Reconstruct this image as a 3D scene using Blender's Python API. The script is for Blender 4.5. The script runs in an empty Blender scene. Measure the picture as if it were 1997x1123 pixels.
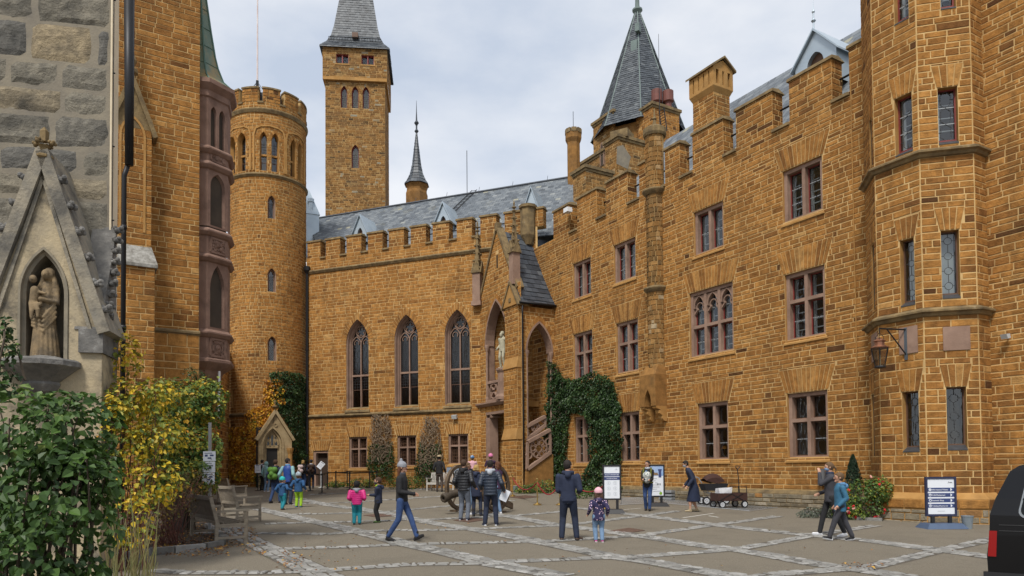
import bpy,bmesh,math,random
import numpy as np
from mathutils import Vector,Matrix,noise as mnoise
R=math.radians
PI=math.pi
rnd=random.Random(7)
sc=bpy.context.scene
COL=sc.collection
# ------------------------------------------------------------------ camera, sky, sun, exposure
W0,H0=1997.0,1123.0  # proportions of the photograph
FPX,PITCH,ROLL,CAMZ,CY,CX=1420.0,0.0297,0.0085,1.75,873.0,998.5
cam_d=bpy.data.cameras.new('camera')
cam=bpy.data.objects.new('camera',cam_d);COL.objects.link(cam)
cam_d.sensor_width=36.0
cam_d.lens=36.0*FPX/W0
cam_d.shift_y=(CY-H0/2)/W0
cam_d.clip_start=0.05;cam_d.clip_end=5000
_f=np.array([0,math.cos(PITCH),math.sin(PITCH)]);_r=np.array([1.,0,0]);_u=np.cross(_r,_f)
_c,_s=math.cos(ROLL),math.sin(ROLL)
CR,CU,CF=_r*_c-_u*_s,_u*_c+_r*_s,_f
cam.matrix_world=Matrix(((CR[0],CU[0],-CF[0],0),(CR[1],CU[1],-CF[1],0),(CR[2],CU[2],-CF[2],CAMZ),(0,0,0,1)))
sc.camera=cam
CAM=np.array([0,0,CAMZ])
SUN_EL,SUN_AZ=55,200  # soft brighter part of the cloud cover, behind and left of the viewer
world=bpy.data.worlds.new('World');sc.world=world
world.use_nodes=True
nt=world.node_tree;nt.nodes.clear()
def N(nt,typ,**kw):
 n=nt.nodes.new(typ)
 for k,v in kw.items():
  if k.startswith('i_'):
   key=k[2:]
   key=int(key)if key.isdigit()else key.replace('_',' ')
   n.inputs[key].default_value=v
  else:setattr(n,k,v)
 return n
_out=N(nt,'ShaderNodeOutputWorld')
_sky=N(nt,'ShaderNodeTexSky',sky_type='NISHITA')
_sky.sun_disc=False;_sky.sun_elevation=R(SUN_EL);_sky.sun_rotation=R(SUN_AZ)
_skm=N(nt,'ShaderNodeVectorMath',operation='SCALE');_skm.inputs['Scale'].default_value=0.08
_tc=N(nt,'ShaderNodeTexCoord')
_mp=N(nt,'ShaderNodeMapping');_mp.inputs['Scale'].default_value=(1.0,1.0,2.2)
_n1=N(nt,'ShaderNodeTexNoise');_n1.inputs['Scale'].default_value=2.0;_n1.inputs['Detail'].default_value=7;_n1.inputs['Roughness'].default_value=0.52
_cr=N(nt,'ShaderNodeValToRGB')
_cr.color_ramp.elements[0].position=0.38;_cr.color_ramp.elements[0].color=(0.245,0.275,0.325,1)
_cr.color_ramp.elements[1].position=0.58;_cr.color_ramp.elements[1].color=(0.40,0.405,0.415,1)
_mx=N(nt,'ShaderNodeMixRGB');_mx.inputs[0].default_value=0.88
_bg=N(nt,'ShaderNodeBackground');_bg.inputs['Strength'].default_value=1.0
L=nt.links.new
L(_sky.outputs[0],_skm.inputs[0]);L(_tc.outputs['Generated'],_mp.inputs[0]);L(_mp.outputs[0],_n1.inputs['Vector'])
L(_n1.outputs['Fac'],_cr.inputs[0]);L(_skm.outputs[0],_mx.inputs[1]);L(_cr.outputs[0],_mx.inputs[2])
L(_mx.outputs[0],_bg.inputs[0]);L(_bg.outputs[0],_out.inputs[0])
sun_d=bpy.data.lights.new('sun','SUN');sun_d.energy=1.5;sun_d.angle=R(13);sun_d.color=(1.0,0.955,0.88)
sun=bpy.data.objects.new('sun',sun_d);COL.objects.link(sun)
_sd=Vector((math.sin(R(SUN_AZ))*math.cos(R(SUN_EL)),math.cos(R(SUN_AZ))*math.cos(R(SUN_EL)),math.sin(R(SUN_EL))))
sun.rotation_euler=_sd.to_track_quat('Z','Y').to_euler()
vs=sc.view_settings
sc.display_settings.display_device='sRGB'
vs.view_transform='Standard';vs.look='None';vs.gamma=1.0;vs.use_curve_mapping=False
vs.exposure=1.27
# ------------------------------------------------------------------ survey helpers: sight lines onto real planes
def ray(px,py):return CF+CR*((px-CX)/FPX)-CU*((py-CY)/FPX)
def proj(p):
 q=np.asarray(p,float)-CAM;d=q@CF
 return CX+FPX*(q@CR)/d,CY-FPX*(q@CU)/d
GN=CU+(892-CY)/FPX*CF  # the courtyard is a very slightly tilted plane, 1.75 m below the eye
def ground(px,py):
 v=ray(px,py);return CAM+v*(-1.75/(v@GN))
def gz(x,y):  # height of the ground at x, y
 q=np.array([x,y,0.])-CAM
 return-(1.75+q@GN)/GN[2]
def gxy(px,Y):  # ground point seen in column px at distance Y
 x=(px-CX)/FPX*Y
 return np.array([x,Y,gz(x,Y)])
def at(px,py,Y):  # point at forward distance Y
 v=ray(px,py);return CAM+v*(Y/v[1])
class Frame:
 """vertical plane: s along it to the right, z up, d out of it towards the court"""
 def __init__(self,o,u):
  self.o=np.array([o[0],o[1],0.]);u=np.array([u[0],u[1],0.]);self.u=u/np.linalg.norm(u)
  self.n=np.array([self.u[1],-self.u[0],0.])
 def pos(self,s,z,d=0.0):return self.o+self.u*s+self.n*d+np.array([0,0,z])
 def at(self,px,py,d=0.0):
  v=ray(px,py);t=((self.o+self.n*d-CAM)@self.n)/(v@self.n)
  p=CAM+v*t;return float((p-self.o)@self.u),float(p[2])
 def offset(self,d,s=0):return Frame(self.o+self.n*d+self.u*s,self.u)
class Drum:
 """round tower: s is arc length measured from the side facing the viewer"""
 def __init__(self,c,rad):
  self.c=np.array([c[0],c[1],0.]);self.rad=rad;self.a0=math.atan2(-c[1],-c[0])
 def pos(self,s,z,d=0.0):
  a=self.a0+s/self.rad
  return self.c+np.array([math.cos(a),math.sin(a),0])*(self.rad+d)+np.array([0,0,z])
 def at(self,px,py):
  v=ray(px,py);vx,vy=v[0],v[1];cx,cy=self.c[0],self.c[1]
  A=vx*vx+vy*vy;B=-2*(vx*cx+vy*cy);C=cx*cx+cy*cy-self.rad**2
  D=max(B*B-4*A*C,0);t=(-B-math.sqrt(D))/(2*A);p=CAM+v*t
  a=math.atan2(p[1]-cy,p[0]-cx)-self.a0
  a=(a+PI)%(2*PI)-PI
  return a*self.rad,float(p[2])
  # ------------------------------------------------------------------ materials
MAT={}
def mat(name,c,c2=None,scale=3.0,rough=0.8,bump=0.0,bscale=None,tint=None,metal=0.0,spec=0.5,detail=6,obj_rand=0.0,stretch=None,dirt=None,trans=0.0,streak=None):
 """Principled material: c..c2 mixed by noise, optional 'tint' ramp read from a per-piece attribute, optional dirt patches"""
 if name in MAT:return MAT[name]
 m=bpy.data.materials.new(name);m.use_nodes=True;MAT[name]=m
 t=m.node_tree;t.nodes.clear();lk=t.links.new
 out=N(t,'ShaderNodeOutputMaterial');p=N(t,'ShaderNodeBsdfPrincipled')
 p.inputs['Roughness'].default_value=rough;p.inputs['Metallic'].default_value=metal
 p.inputs['Specular IOR Level'].default_value=spec
 lk(p.outputs[0],out.inputs[0])
 tc=N(t,'ShaderNodeTexCoord');vec=tc.outputs['Object']
 if stretch:
  mp=N(t,'ShaderNodeMapping');mp.inputs['Scale'].default_value=stretch;lk(vec,mp.inputs[0]);vec=mp.outputs[0]
 col=None
 nz=N(t,'ShaderNodeTexNoise');nz.inputs['Scale'].default_value=scale;nz.inputs['Detail'].default_value=detail;nz.inputs['Roughness'].default_value=0.6
 lk(vec,nz.inputs['Vector'])
 if tint:
  at_=N(t,'ShaderNodeAttribute');at_.attribute_name='tint'
  rp=N(t,'ShaderNodeValToRGB');rp.color_ramp.interpolation='LINEAR'
  els=rp.color_ramp.elements
  while len(els)<len(tint):els.new(0.5)
  for i,(ps,cc)in enumerate(tint):els[i].position=ps;els[i].color=(*cc,1)
  lk(at_.outputs['Fac'],rp.inputs[0]);col=rp.outputs[0]
  if c2 is not None:  # grain: multiply between c and c2
   gr=N(t,'ShaderNodeMixRGB');gr.inputs[1].default_value=(*c,1);gr.inputs[2].default_value=(*c2,1)
   mr=N(t,'ShaderNodeMapRange');mr.inputs[1].default_value=0.3;mr.inputs[2].default_value=0.7
   lk(nz.outputs['Fac'],mr.inputs[0]);lk(mr.outputs[0],gr.inputs[0])
   mu=N(t,'ShaderNodeMixRGB',blend_type='MULTIPLY');mu.inputs[0].default_value=1.0
   lk(col,mu.inputs[1]);lk(gr.outputs[0],mu.inputs[2]);col=mu.outputs[0]
 elif c2 is not None:
  mr=N(t,'ShaderNodeMapRange');mr.inputs[1].default_value=0.32;mr.inputs[2].default_value=0.68
  mx=N(t,'ShaderNodeMixRGB');mx.inputs[1].default_value=(*c,1);mx.inputs[2].default_value=(*c2,1)
  lk(nz.outputs['Fac'],mr.inputs[0]);lk(mr.outputs[0],mx.inputs[0]);col=mx.outputs[0]
 if dirt:  # (colour, scale, threshold lo, hi, amount)
  dn=N(t,'ShaderNodeTexNoise');dn.inputs['Scale'].default_value=dirt[1];dn.inputs['Detail'].default_value=8;dn.inputs['Roughness'].default_value=0.65
  lk(tc.outputs['Object'],dn.inputs['Vector'])
  mr2=N(t,'ShaderNodeMapRange');mr2.inputs[1].default_value=dirt[2];mr2.inputs[2].default_value=dirt[3];mr2.inputs[4].default_value=dirt[4]
  lk(dn.outputs['Fac'],mr2.inputs[0])
  md=N(t,'ShaderNodeMixRGB');md.inputs[2].default_value=(*dirt[0],1)
  if col is None:md.inputs[1].default_value=(*c,1)
  else:lk(col,md.inputs[1])
  lk(mr2.outputs[0],md.inputs[0]);col=md.outputs[0]
 if streak:  # weather runs: (colour, amount)
  sm=N(t,'ShaderNodeMapping');sm.inputs['Scale'].default_value=(1.6,1.6,0.13);lk(tc.outputs['Object'],sm.inputs[0])
  sn=N(t,'ShaderNodeTexNoise');sn.inputs['Scale'].default_value=1.0;sn.inputs['Detail'].default_value=9;sn.inputs['Roughness'].default_value=0.7;lk(sm.outputs[0],sn.inputs['Vector'])
  s2=N(t,'ShaderNodeMapRange');s2.inputs[1].default_value=0.5;s2.inputs[2].default_value=0.74;s2.inputs[4].default_value=streak[1];lk(sn.outputs['Fac'],s2.inputs[0])
  sx=N(t,'ShaderNodeMixRGB');sx.inputs[2].default_value=(*streak[0],1);lk(col,sx.inputs[1]);lk(s2.outputs[0],sx.inputs[0]);col=sx.outputs[0]
 if obj_rand:
  oi=N(t,'ShaderNodeObjectInfo');hs=N(t,'ShaderNodeHueSaturation')
  mr3=N(t,'ShaderNodeMapRange');mr3.inputs[3].default_value=1-obj_rand;mr3.inputs[4].default_value=1+obj_rand
  lk(oi.outputs['Random'],mr3.inputs[0]);lk(mr3.outputs[0],hs.inputs['Value'])
  if col is None:hs.inputs['Color'].default_value=(*c,1)
  else:lk(col,hs.inputs['Color'])
  col=hs.outputs[0]
 if col is None:p.inputs['Base Color'].default_value=(*c,1)
 else:lk(col,p.inputs['Base Color'])
 if bump:
  bn=N(t,'ShaderNodeTexNoise');bn.inputs['Scale'].default_value=bscale or scale*4;bn.inputs['Detail'].default_value=5;bn.inputs['Roughness'].default_value=0.65
  lk(vec,bn.inputs['Vector'])
  bp=N(t,'ShaderNodeBump');bp.inputs['Strength'].default_value=bump;bp.inputs['Distance'].default_value=0.03
  lk(bn.outputs['Fac'],bp.inputs['Height']);lk(bp.outputs[0],p.inputs['Normal'])
 if trans:
  tr=N(t,'ShaderNodeBsdfTranslucent')
  if col is None:tr.inputs['Color'].default_value=(*c,1)
  else:lk(col,tr.inputs['Color'])
  ms=N(t,'ShaderNodeMixShader');ms.inputs[0].default_value=trans
  lk(p.outputs[0],ms.inputs[1]);lk(tr.outputs[0],ms.inputs[2]);lk(ms.outputs[0],out.inputs[0])
 return m
def glass_mat(name,tintc,gloss=0.18,rough=0.06):
 if name in MAT:return MAT[name]
 m=bpy.data.materials.new(name);m.use_nodes=True;MAT[name]=m
 t=m.node_tree;t.nodes.clear();lk=t.links.new
 out=N(t,'ShaderNodeOutputMaterial');tr=N(t,'ShaderNodeBsdfTransparent');tr.inputs[0].default_value=(*tintc,1)
 gl=N(t,'ShaderNodeBsdfGlossy');gl.inputs['Roughness'].default_value=rough;gl.inputs['Color'].default_value=(.9,.93,.96,1)
 nz=N(t,'ShaderNodeTexNoise');nz.inputs['Scale'].default_value=1.7
 bp=N(t,'ShaderNodeBump');bp.inputs['Strength'].default_value=0.4;bp.inputs['Distance'].default_value=0.04
 lk(nz.outputs['Fac'],bp.inputs['Height']);lk(bp.outputs[0],gl.inputs['Normal'])
 lw=N(t,'ShaderNodeLayerWeight');lw.inputs['Blend'].default_value=0.35
 ad=N(t,'ShaderNodeMath',operation='MULTIPLY_ADD');ad.inputs[1].default_value=0.45;ad.inputs[2].default_value=gloss
 lk(lw.outputs['Fresnel'],ad.inputs[0])
 ms=N(t,'ShaderNodeMixShader');lk(ad.outputs[0],ms.inputs[0]);lk(tr.outputs[0],ms.inputs[1]);lk(gl.outputs[0],ms.inputs[2])
 lk(ms.outputs[0],out.inputs[0]);return m
 # ------------------------------------------------------------------ mesh builder
class MB:
 def __init__(self):self.v=[];self.f=[];self.m=[];self.t=[]
 def vert(self,p):self.v.append((float(p[0]),float(p[1]),float(p[2])));return len(self.v)-1
 def poly(self,pts,m=0,t=0.5):
  b=len(self.v);self.v.extend((float(p[0]),float(p[1]),float(p[2]))for p in pts)
  self.f.append(tuple(range(b,b+len(pts))));self.m.append(m);self.t.append(t)
 def faces(self,verts,faces,m=0,t=0.5):
  b=len(self.v);self.v.extend((float(p[0]),float(p[1]),float(p[2]))for p in verts)
  for f in faces:self.f.append(tuple(b+i for i in f));self.m.append(m);self.t.append(t)
 def hexa(self,p,m=0,t=0.5):  # p: 4 bottom (ccw) + 4 top
  self.faces(p,[(3,2,1,0),(4,5,6,7),(0,1,5,4),(1,2,6,5),(2,3,7,6),(3,0,4,7)],m,t)
 def box(self,c,sz,rz=0.0,m=0,t=0.5,taper=1.0,M=None):
  hx,hy,hz=sz[0]/2,sz[1]/2,sz[2]/2;ps=[]
  for k,zz in((1.0,-hz),(taper,hz)):
   for a,b in((-1,-1),(1,-1),(1,1),(-1,1)):ps.append(Vector((a*hx*k,b*hy*k,zz)))
  if M is None:M=Matrix.Rotation(rz,3,'Z')
  self.hexa([M@p+Vector(c)for p in ps],m,t)
 def fbox(self,F,s0,s1,z0,z1,d0,d1,m=0,t=0.5):  # box in a wall frame
  P=F.pos
  self.hexa([P(s0,z0,d1),P(s1,z0,d1),P(s1,z0,d0),P(s0,z0,d0),P(s0,z1,d1),P(s1,z1,d1),P(s1,z1,d0),P(s0,z1,d0)],m,t)
 def fprism(self,F,pts,d0,d1,m=0,t=0.5,caps=True):  # outline in (s,z) pushed through depth, d1 = front
  n=len(pts);a=[F.pos(s,z,d1)for s,z in pts];b=[F.pos(s,z,d0)for s,z in pts]
  self.faces(a+b,([tuple(range(n)),tuple(range(2*n-1,n-1,-1))]if caps else[])+[(i,i+n,(i+1)%n+n,(i+1)%n)for i in range(n)],m,t)
 def prism(self,pts,h,m=0,t=0.5):  # 3-D outline extruded by vector h
  n=len(pts);h=np.array(h,float);a=[np.array(p,float)for p in pts];b=[p+h for p in a]
  self.faces(a+b,[tuple(range(n-1,-1,-1)),tuple(range(n,2*n))]+[(i,(i+1)%n,(i+1)%n+n,i+n)for i in range(n)],m,t)
 def lathe(self,c,prof,n=16,m=0,t=0.5,axis=None,a0=0.0,cap=True):  # prof: (radius, height)
  c=np.array(c,float);ax=np.array([0,0,1.])if axis is None else np.array(axis,float)/np.linalg.norm(axis)
  e=np.array([1.,0,0])if abs(ax[0])<0.9 else np.array([0,1.,0])
  x=e-ax*(e@ax);x/=np.linalg.norm(x);y=np.cross(ax,x);vs_=[];fs=[]
  for r,h in prof:
   for k in range(n):
    a=a0+2*PI*k/n;vs_.append(c+ax*h+(x*math.cos(a)+y*math.sin(a))*r)
  for i in range(len(prof)-1):
   for k in range(n):
    k2=(k+1)%n;fs.append((i*n+k,i*n+k2,(i+1)*n+k2,(i+1)*n+k))
  if cap:
   fs.append(tuple(range(n-1,-1,-1)));q=(len(prof)-1)*n;fs.append(tuple(range(q,q+n)))
  self.faces(vs_,fs,m,t)
 def tube(self,pts,r,n=6,m=0,t=0.5,closed=False):
  pts=[np.array(p,float)for p in pts];k=len(pts);vs_=[];fs=[]
  rr=r if hasattr(r,'__len__')else[r]*k
  up=None
  for i,p in enumerate(pts):
   a=pts[i-1]if(i>0 or closed)else p;b=pts[(i+1)%k]if(i<k-1 or closed)else p
   d=b-a;L_=np.linalg.norm(d);d=d/L_ if L_>1e-9 else np.array([0,0,1.])
   if up is None:
    up=np.array([0,0,1.])if abs(d[2])<0.9 else np.array([1.,0,0])
   x=np.cross(d,up);x/=max(np.linalg.norm(x),1e-9);y=np.cross(x,d);up=y
   for j in range(n):
    an=2*PI*j/n;vs_.append(p+(x*math.cos(an)+y*math.sin(an))*rr[i])
  for i in range(k if closed else k-1):
   i2=(i+1)%k
   for j in range(n):
    j2=(j+1)%n;fs.append((i*n+j,i*n+j2,i2*n+j2,i2*n+j))
  if not closed:fs.append(tuple(range(n-1,-1,-1)));fs.append(tuple(range((k-1)*n,k*n)))
  self.faces(vs_,fs,m,t)
 def ball(self,c,r,n=10,k=7,m=0,t=0.5,sc_=(1,1,1),M=None):
  vs_=[];fs=[];c=Vector(c)
  for i in range(k+1):
   th=PI*i/k
   for j in range(n):
    a=2*PI*j/n;v=Vector((math.sin(th)*math.cos(a)*sc_[0],math.sin(th)*math.sin(a)*sc_[1],math.cos(th)*sc_[2]))*r
    vs_.append((M@v if M else v)+c)
  for i in range(k):
   for j in range(n):
    j2=(j+1)%n;fs.append((i*n+j,(i+1)*n+j,(i+1)*n+j2,i*n+j2))
  self.faces(vs_,fs,m,t)
 def mesh(self,name,mats,off=(0,0,0),smooth=False):
  me=bpy.data.meshes.new(name)
  v=np.array(self.v,float).reshape(-1,3)-np.array(off,float)
  me.from_pydata(v.tolist(),[],self.f)
  for mm in mats:me.materials.append(mm)
  if len(mats)>1:me.polygons.foreach_set('material_index',self.m)
  a=me.attributes.new('tint','FLOAT','FACE');a.data.foreach_set('value',self.t)
  if smooth:me.polygons.foreach_set('use_smooth',[True]*len(self.f))
  me.update();return me
ROOT={}
def thing(name,label,cat,loc,group=None):
 o=bpy.data.objects.new(name,None);COL.objects.link(o);o.location=Vector([float(x)for x in loc]);o.empty_display_size=0.2
 o['label']=label;o['category']=cat
 if group:o['group']=group
 ROOT[o.name]=np.array(loc,float);return o
def part(name,mb,mats,parent,smooth=False,label=None,stuff=False):
 if not isinstance(mats,(list,tuple)):mats=[mats]
 off=ROOT[parent.name]
 o=bpy.data.objects.new(name,mb.mesh(name,mats,off,smooth));COL.objects.link(o);o.parent=parent
 ROOT[o.name]=off
 if label:o['label']=label
 if stuff:o['kind']='stuff'
 return o
def solo(name,mb,mats,label,cat,loc,group=None,smooth=False):
 if not isinstance(mats,(list,tuple)):mats=[mats]
 o=bpy.data.objects.new(name,mb.mesh(name,mats,loc,smooth));COL.objects.link(o);o.location=Vector([float(x)for x in loc])
 o['label']=label;o['category']=cat
 if group:o['group']=group
 ROOT[o.name]=np.array(loc,float);return o
def struct(name,mb,mats,kind='structure',smooth=False):
 if not isinstance(mats,(list,tuple)):mats=[mats]
 o=bpy.data.objects.new(name,mb.mesh(name,mats,(0,0,0),smooth));COL.objects.link(o);o['kind']=kind
 ROOT[o.name]=np.zeros(3);return o
def copy_tree(o,loc,label=None,rz=None,group=None):
 c=o.copy();COL.objects.link(c);c.location=Vector([float(x)for x in loc])
 if rz is not None:c.rotation_euler[2]=rz
 if label:c['label']=label
 if group:c['group']=group
 for ch in o.children:
  d=ch.copy();COL.objects.link(d);d.parent=c
  for g in ch.children:
   e=g.copy();COL.objects.link(e);e.parent=d
 ROOT[c.name]=np.array(loc,float);return c
 # ------------------------------------------------------------------ masonry
class Op:
 """an opening in a wall: rectangle, or pointed arch when zt (apex) is given; z1 is then the springing"""
 def __init__(self,s0,s1,z0,z1,zt=None):self.s0,self.s1,self.z0,self.z1,self.zt=s0,s1,z0,z1,zt
 @property
 def top(self):return self.zt if self.zt else self.z1
 def arch(self,n=9,grow=0.0):  # left spring -> apex -> right spring
  a=(self.s1-self.s0)/2+grow;h=self.zt-self.z1+grow*1.25;c=(h*h-a*a)/(2*a);m=(self.s0+self.s1)/2
  rad=a+c;am=math.atan2(h,c)
  right=[(m-c+rad*math.cos(am*k/n),self.z1+rad*math.sin(am*k/n))for k in range(n+1)]
  left=[(2*m-s,z)for s,z in right]
  return left+right[-2::-1]
 def half(self,z):
  a=(self.s1-self.s0)/2
  if self.zt is None or z<=self.z1:return a
  h=self.zt-self.z1;c=(h*h-a*a)/(2*a);q=(a+c)**2-(z-self.z1)**2
  return max(0.0,math.sqrt(max(q,0))-c)
 def outline(self,n=9):
  if self.zt is None:return[(self.s0,self.z0),(self.s0,self.z1),(self.s1,self.z1),(self.s1,self.z0)]
  return[(self.s0,self.z0)]+self.arch(n)+[(self.s1,self.z0)]
 def cut(self,z0,z1):  # s-range removed from a course z0..z1, as [(s0,s1,zlo,zhi)]
  if z1<=self.z0+1e-4 or z0>=self.top-1e-4:return[]
  lo,hi=max(z0,self.z0),min(z1,self.top)
  h=self.half((lo+hi)/2)if self.zt and hi>self.z1 else(self.s1-self.s0)/2
  m=(self.s0+self.s1)/2
  return[(m-h,m+h,lo,hi)]
class Trap(Op):
 """a fan of lintel stones over a window: wider at the top"""
 def __init__(self,s0,s1,z0,z1,flare):super().__init__(s0,s1,z0,z1);self.fl=flare
 def cut(self,z0,z1):
  if z1<=self.z0+1e-4 or z0>=self.z1-1e-4:return[]
  lo,hi=max(z0,self.z0),min(z1,self.z1);k=((lo+hi)/2-self.z0)/(self.z1-self.z0)
  return[(self.s0-self.fl*k,self.s1+self.fl*k,lo,hi)]
def block(mb,F,s0,s1,z0,z1,t,g,proud,rr,bev=0.010,m=0):
 j=lambda k:(rr.random()-0.5)*k
 s0+=g/2;s1-=g/2;z0+=g/2;z1-=g/2
 if s1-s0<0.025 or z1-z0<0.02:return
 P=F.pos;k=0.012 if(s1-s0)>0.15 else 0.004
 a=[(s0+j(k),z0+j(k)),(s1+j(k),z0+j(k)),(s1+j(k),z1+j(k)),(s0+j(k),z1+j(k))]
 b=min(bev,(s1-s0)/4,(z1-z0)/4)
 inn=[(a[0][0]+b,a[0][1]+b),(a[1][0]-b,a[1][1]+b),(a[2][0]-b,a[2][1]-b),(a[3][0]+b,a[3][1]-b)]
 base=[P(s,z,0.0)for s,z in a];top=[P(s,z,proud+j(proud*0.8))for s,z in inn]
 mb.faces(base+top,[(4,5,6,7),(0,1,5,4),(1,2,6,5),(2,3,7,6),(3,0,4,7)],m,t)
def courses(s0,s1,z0,z1,ch,ll,ops,rr,smin=None,chv=0.22):
 """list of (s0,s1,z0,z1) for the blocks of a wall, openings cut out. s0/s1 may be functions of z"""
 out=[];z=z0
 fs0=s0 if callable(s0)else(lambda q:s0);fs1=s1 if callable(s1)else(lambda q:s1)
 while z<z1-0.03:
  h=ch*(1+(rr.random()-0.5)*2*chv);zz=min(z+h,z1)
  if z1-zz<ch*0.45:zz=z1
  a,b=fs0((z+zz)/2),fs1((z+zz)/2)
  cuts=[]
  for o in ops:cuts+=o.cut(z,zz)
  s=a-rr.random()*ll*0.5
  while s<b-1e-3:
   l=ll*(0.5+rr.random()*1.0);e=s+l
   if b-e<ll*0.3:e=b
   segs=[(max(s,a),min(e,b),z,zz)]
   for c0,c1,lo,hi in cuts:
    ns=[]
    for q0,q1,y0,y1 in segs:
     if q1<=c0 or q0>=c1:ns.append((q0,q1,y0,y1));continue
     if q0<c0:ns.append((q0,c0,y0,y1))
     if q1>c1:ns.append((c1,q1,y0,y1))
     m0,m1=max(q0,c0),min(q1,c1)
     if lo-y0>0.03:ns.append((m0,m1,y0,lo))
     if y1-hi>0.03:ns.append((m0,m1,hi,y1))
    segs=ns
   out+=[q for q in segs if q[1]-q[0]>0.05]
   s=e
  z=zz
 return out
def backing(mb,F,s0,s1,z0,z1,ops,m=0,step=None,d=0.0):
 """the bedding behind the blocks: a sheet with holes for the openings"""
 hs=[o for o in ops if type(o)is Op]
 S=sorted({s0,s1}|{min(max(x,s0),s1)for o in hs for x in(o.s0,o.s1)});Z=sorted({z0,z1}|{min(max(x,z0),z1)for o in hs for x in(o.z0,o.top)})
 if step:
  S=sorted(set(S)|set(np.arange(s0,s1,step)))
 for i in range(len(S)-1):
  for k in range(len(Z)-1):
   a,b,c,e=S[i],S[i+1],Z[k],Z[k+1];ms,mz=(a+b)/2,(c+e)/2
   if any(o.s0<ms<o.s1 and o.z0<mz<o.top for o in hs):continue
   mb.poly([F.pos(a,c,d),F.pos(b,c,d),F.pos(b,e,d),F.pos(a,e,d)],m)
 for o in hs:
  if o.zt:
   ar=o.arch(8);n=len(ar)//2
   for q in range(n):
    mb.poly([F.pos(*ar[q],d),F.pos(*ar[q+1],d),F.pos(o.s0,ar[q+1][1],d),F.pos(o.s0,ar[q][1],d)],m)
   for q in range(n,len(ar)-1):
    mb.poly([F.pos(*ar[q],d),F.pos(*ar[q+1],d),F.pos(o.s1,ar[q+1][1],d),F.pos(o.s1,ar[q][1],d)],m)
def reveal(mb,F,op,d0,d1,m=0,t=0.5,bottom=True):
 ol=op.outline(8);n=len(ol)
 for i in range(n if bottom else n-1):
  a,b=ol[i],ol[(i+1)%n]
  mb.poly([F.pos(*a,d1),F.pos(*b,d1),F.pos(*b,d0),F.pos(*a,d0)],m,t)
def ring(mb,F,op,w,proud,rr,n=9,tr=(0.35,0.95),gap=0.02,below=0.0,d=0.0):
 """voussoirs round a pointed arch"""
 a=op.arch(n);b=op.arch(n,grow=w)
 for i in range(len(a)-1):
  def ip(p,q,k):return(p[0]+(q[0]-p[0])*k,p[1]+(q[1]-p[1])*k)
  g=gap/max(0.05,math.dist(a[i],a[i+1]))/2
  q=[ip(a[i],a[i+1],g),ip(a[i],a[i+1],1-g),ip(b[i],b[i+1],1-g*0.8),ip(b[i],b[i+1],g*0.8)]
  t=rr.uniform(*tr);base=[F.pos(s,z,d)for s,z in q];top=[F.pos(s,z,d+proud)for s,z in q]
  mb.faces(base+top,[(7,6,5,4),(0,4,5,1),(1,5,6,2),(2,6,7,3),(3,7,4,0)],0,t)
def fan(mb,F,s0,s1,z0,z1,flare,proud,rr,w=0.17,tr=(0.4,0.95),gap=0.022):
 """radiating lintel stones"""
 n=max(4,int(round((s1-s0)/w)))
 for i in range(n):
  k0,k1=i/n,(i+1)/n;g=gap/2
  q=[(s0+(s1-s0)*k0+g,z0),(s0+(s1-s0)*k1-g,z0),(s0-flare+(s1-s0+2*flare)*k1-g,z1),(s0-flare+(s1-s0+2*flare)*k0+g,z1)]
  t=rr.uniform(*tr);dd=proud*rr.uniform(.7,1.2);base=[F.pos(s,z,0)for s,z in q];top=[F.pos(s,z,dd)for s,z in q]
  mb.faces(base+top,[(4,5,6,7),(0,1,5,4),(1,2,6,5),(2,3,7,6),(3,0,4,7)],0,t)
def lay(parent,F,blocks,mats,rr,gap,proud,single=300,tfun=None,name='stone_block',bev=0.010,shade=None):
 """blocks -> the ones that show largest as separate objects, the rest as one 'stuff' part"""
 if not isinstance(mats,(list,tuple)):mats=[mats]
 sc_=[]
 for q in blocks:
  p=F.pos((q[0]+q[1])/2,(q[2]+q[3])/2);v=p-CAM;d=v@CF
  x,y=proj(p)if d>0.5 else(-999,-999)
  nrm=(F.pos((q[0]+q[1])/2,q[2],1.0)-F.pos((q[0]+q[1])/2,q[2],0.0));face=-(nrm@v)/np.linalg.norm(v)
  ok=-20<x<W0+20 and-20<y<H0+20 and face>0.05
  sc_.append(((q[1]-q[0])*(q[3]-q[2])*face/d**2)if ok else-1)
 order=np.argsort(-np.array(sc_));best=set(int(i)for i in order[:single]if sc_[i]>0)
 rest=MB()
 for i,q in enumerate(blocks):
  t=tfun(q,rr)if tfun else min(1,max(0,rr.gauss(0.5,0.2)))
  if i in best:
   mb=MB();block(mb,F,*q,t,gap,proud,rr,bev)
   if mb.f:part(name,mb,mats,parent)
  else:block(rest,F,*q,t,gap,proud,rr,bev)
 if rest.f:part('stone_courses',rest,mats,parent,stuff=True)
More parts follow.
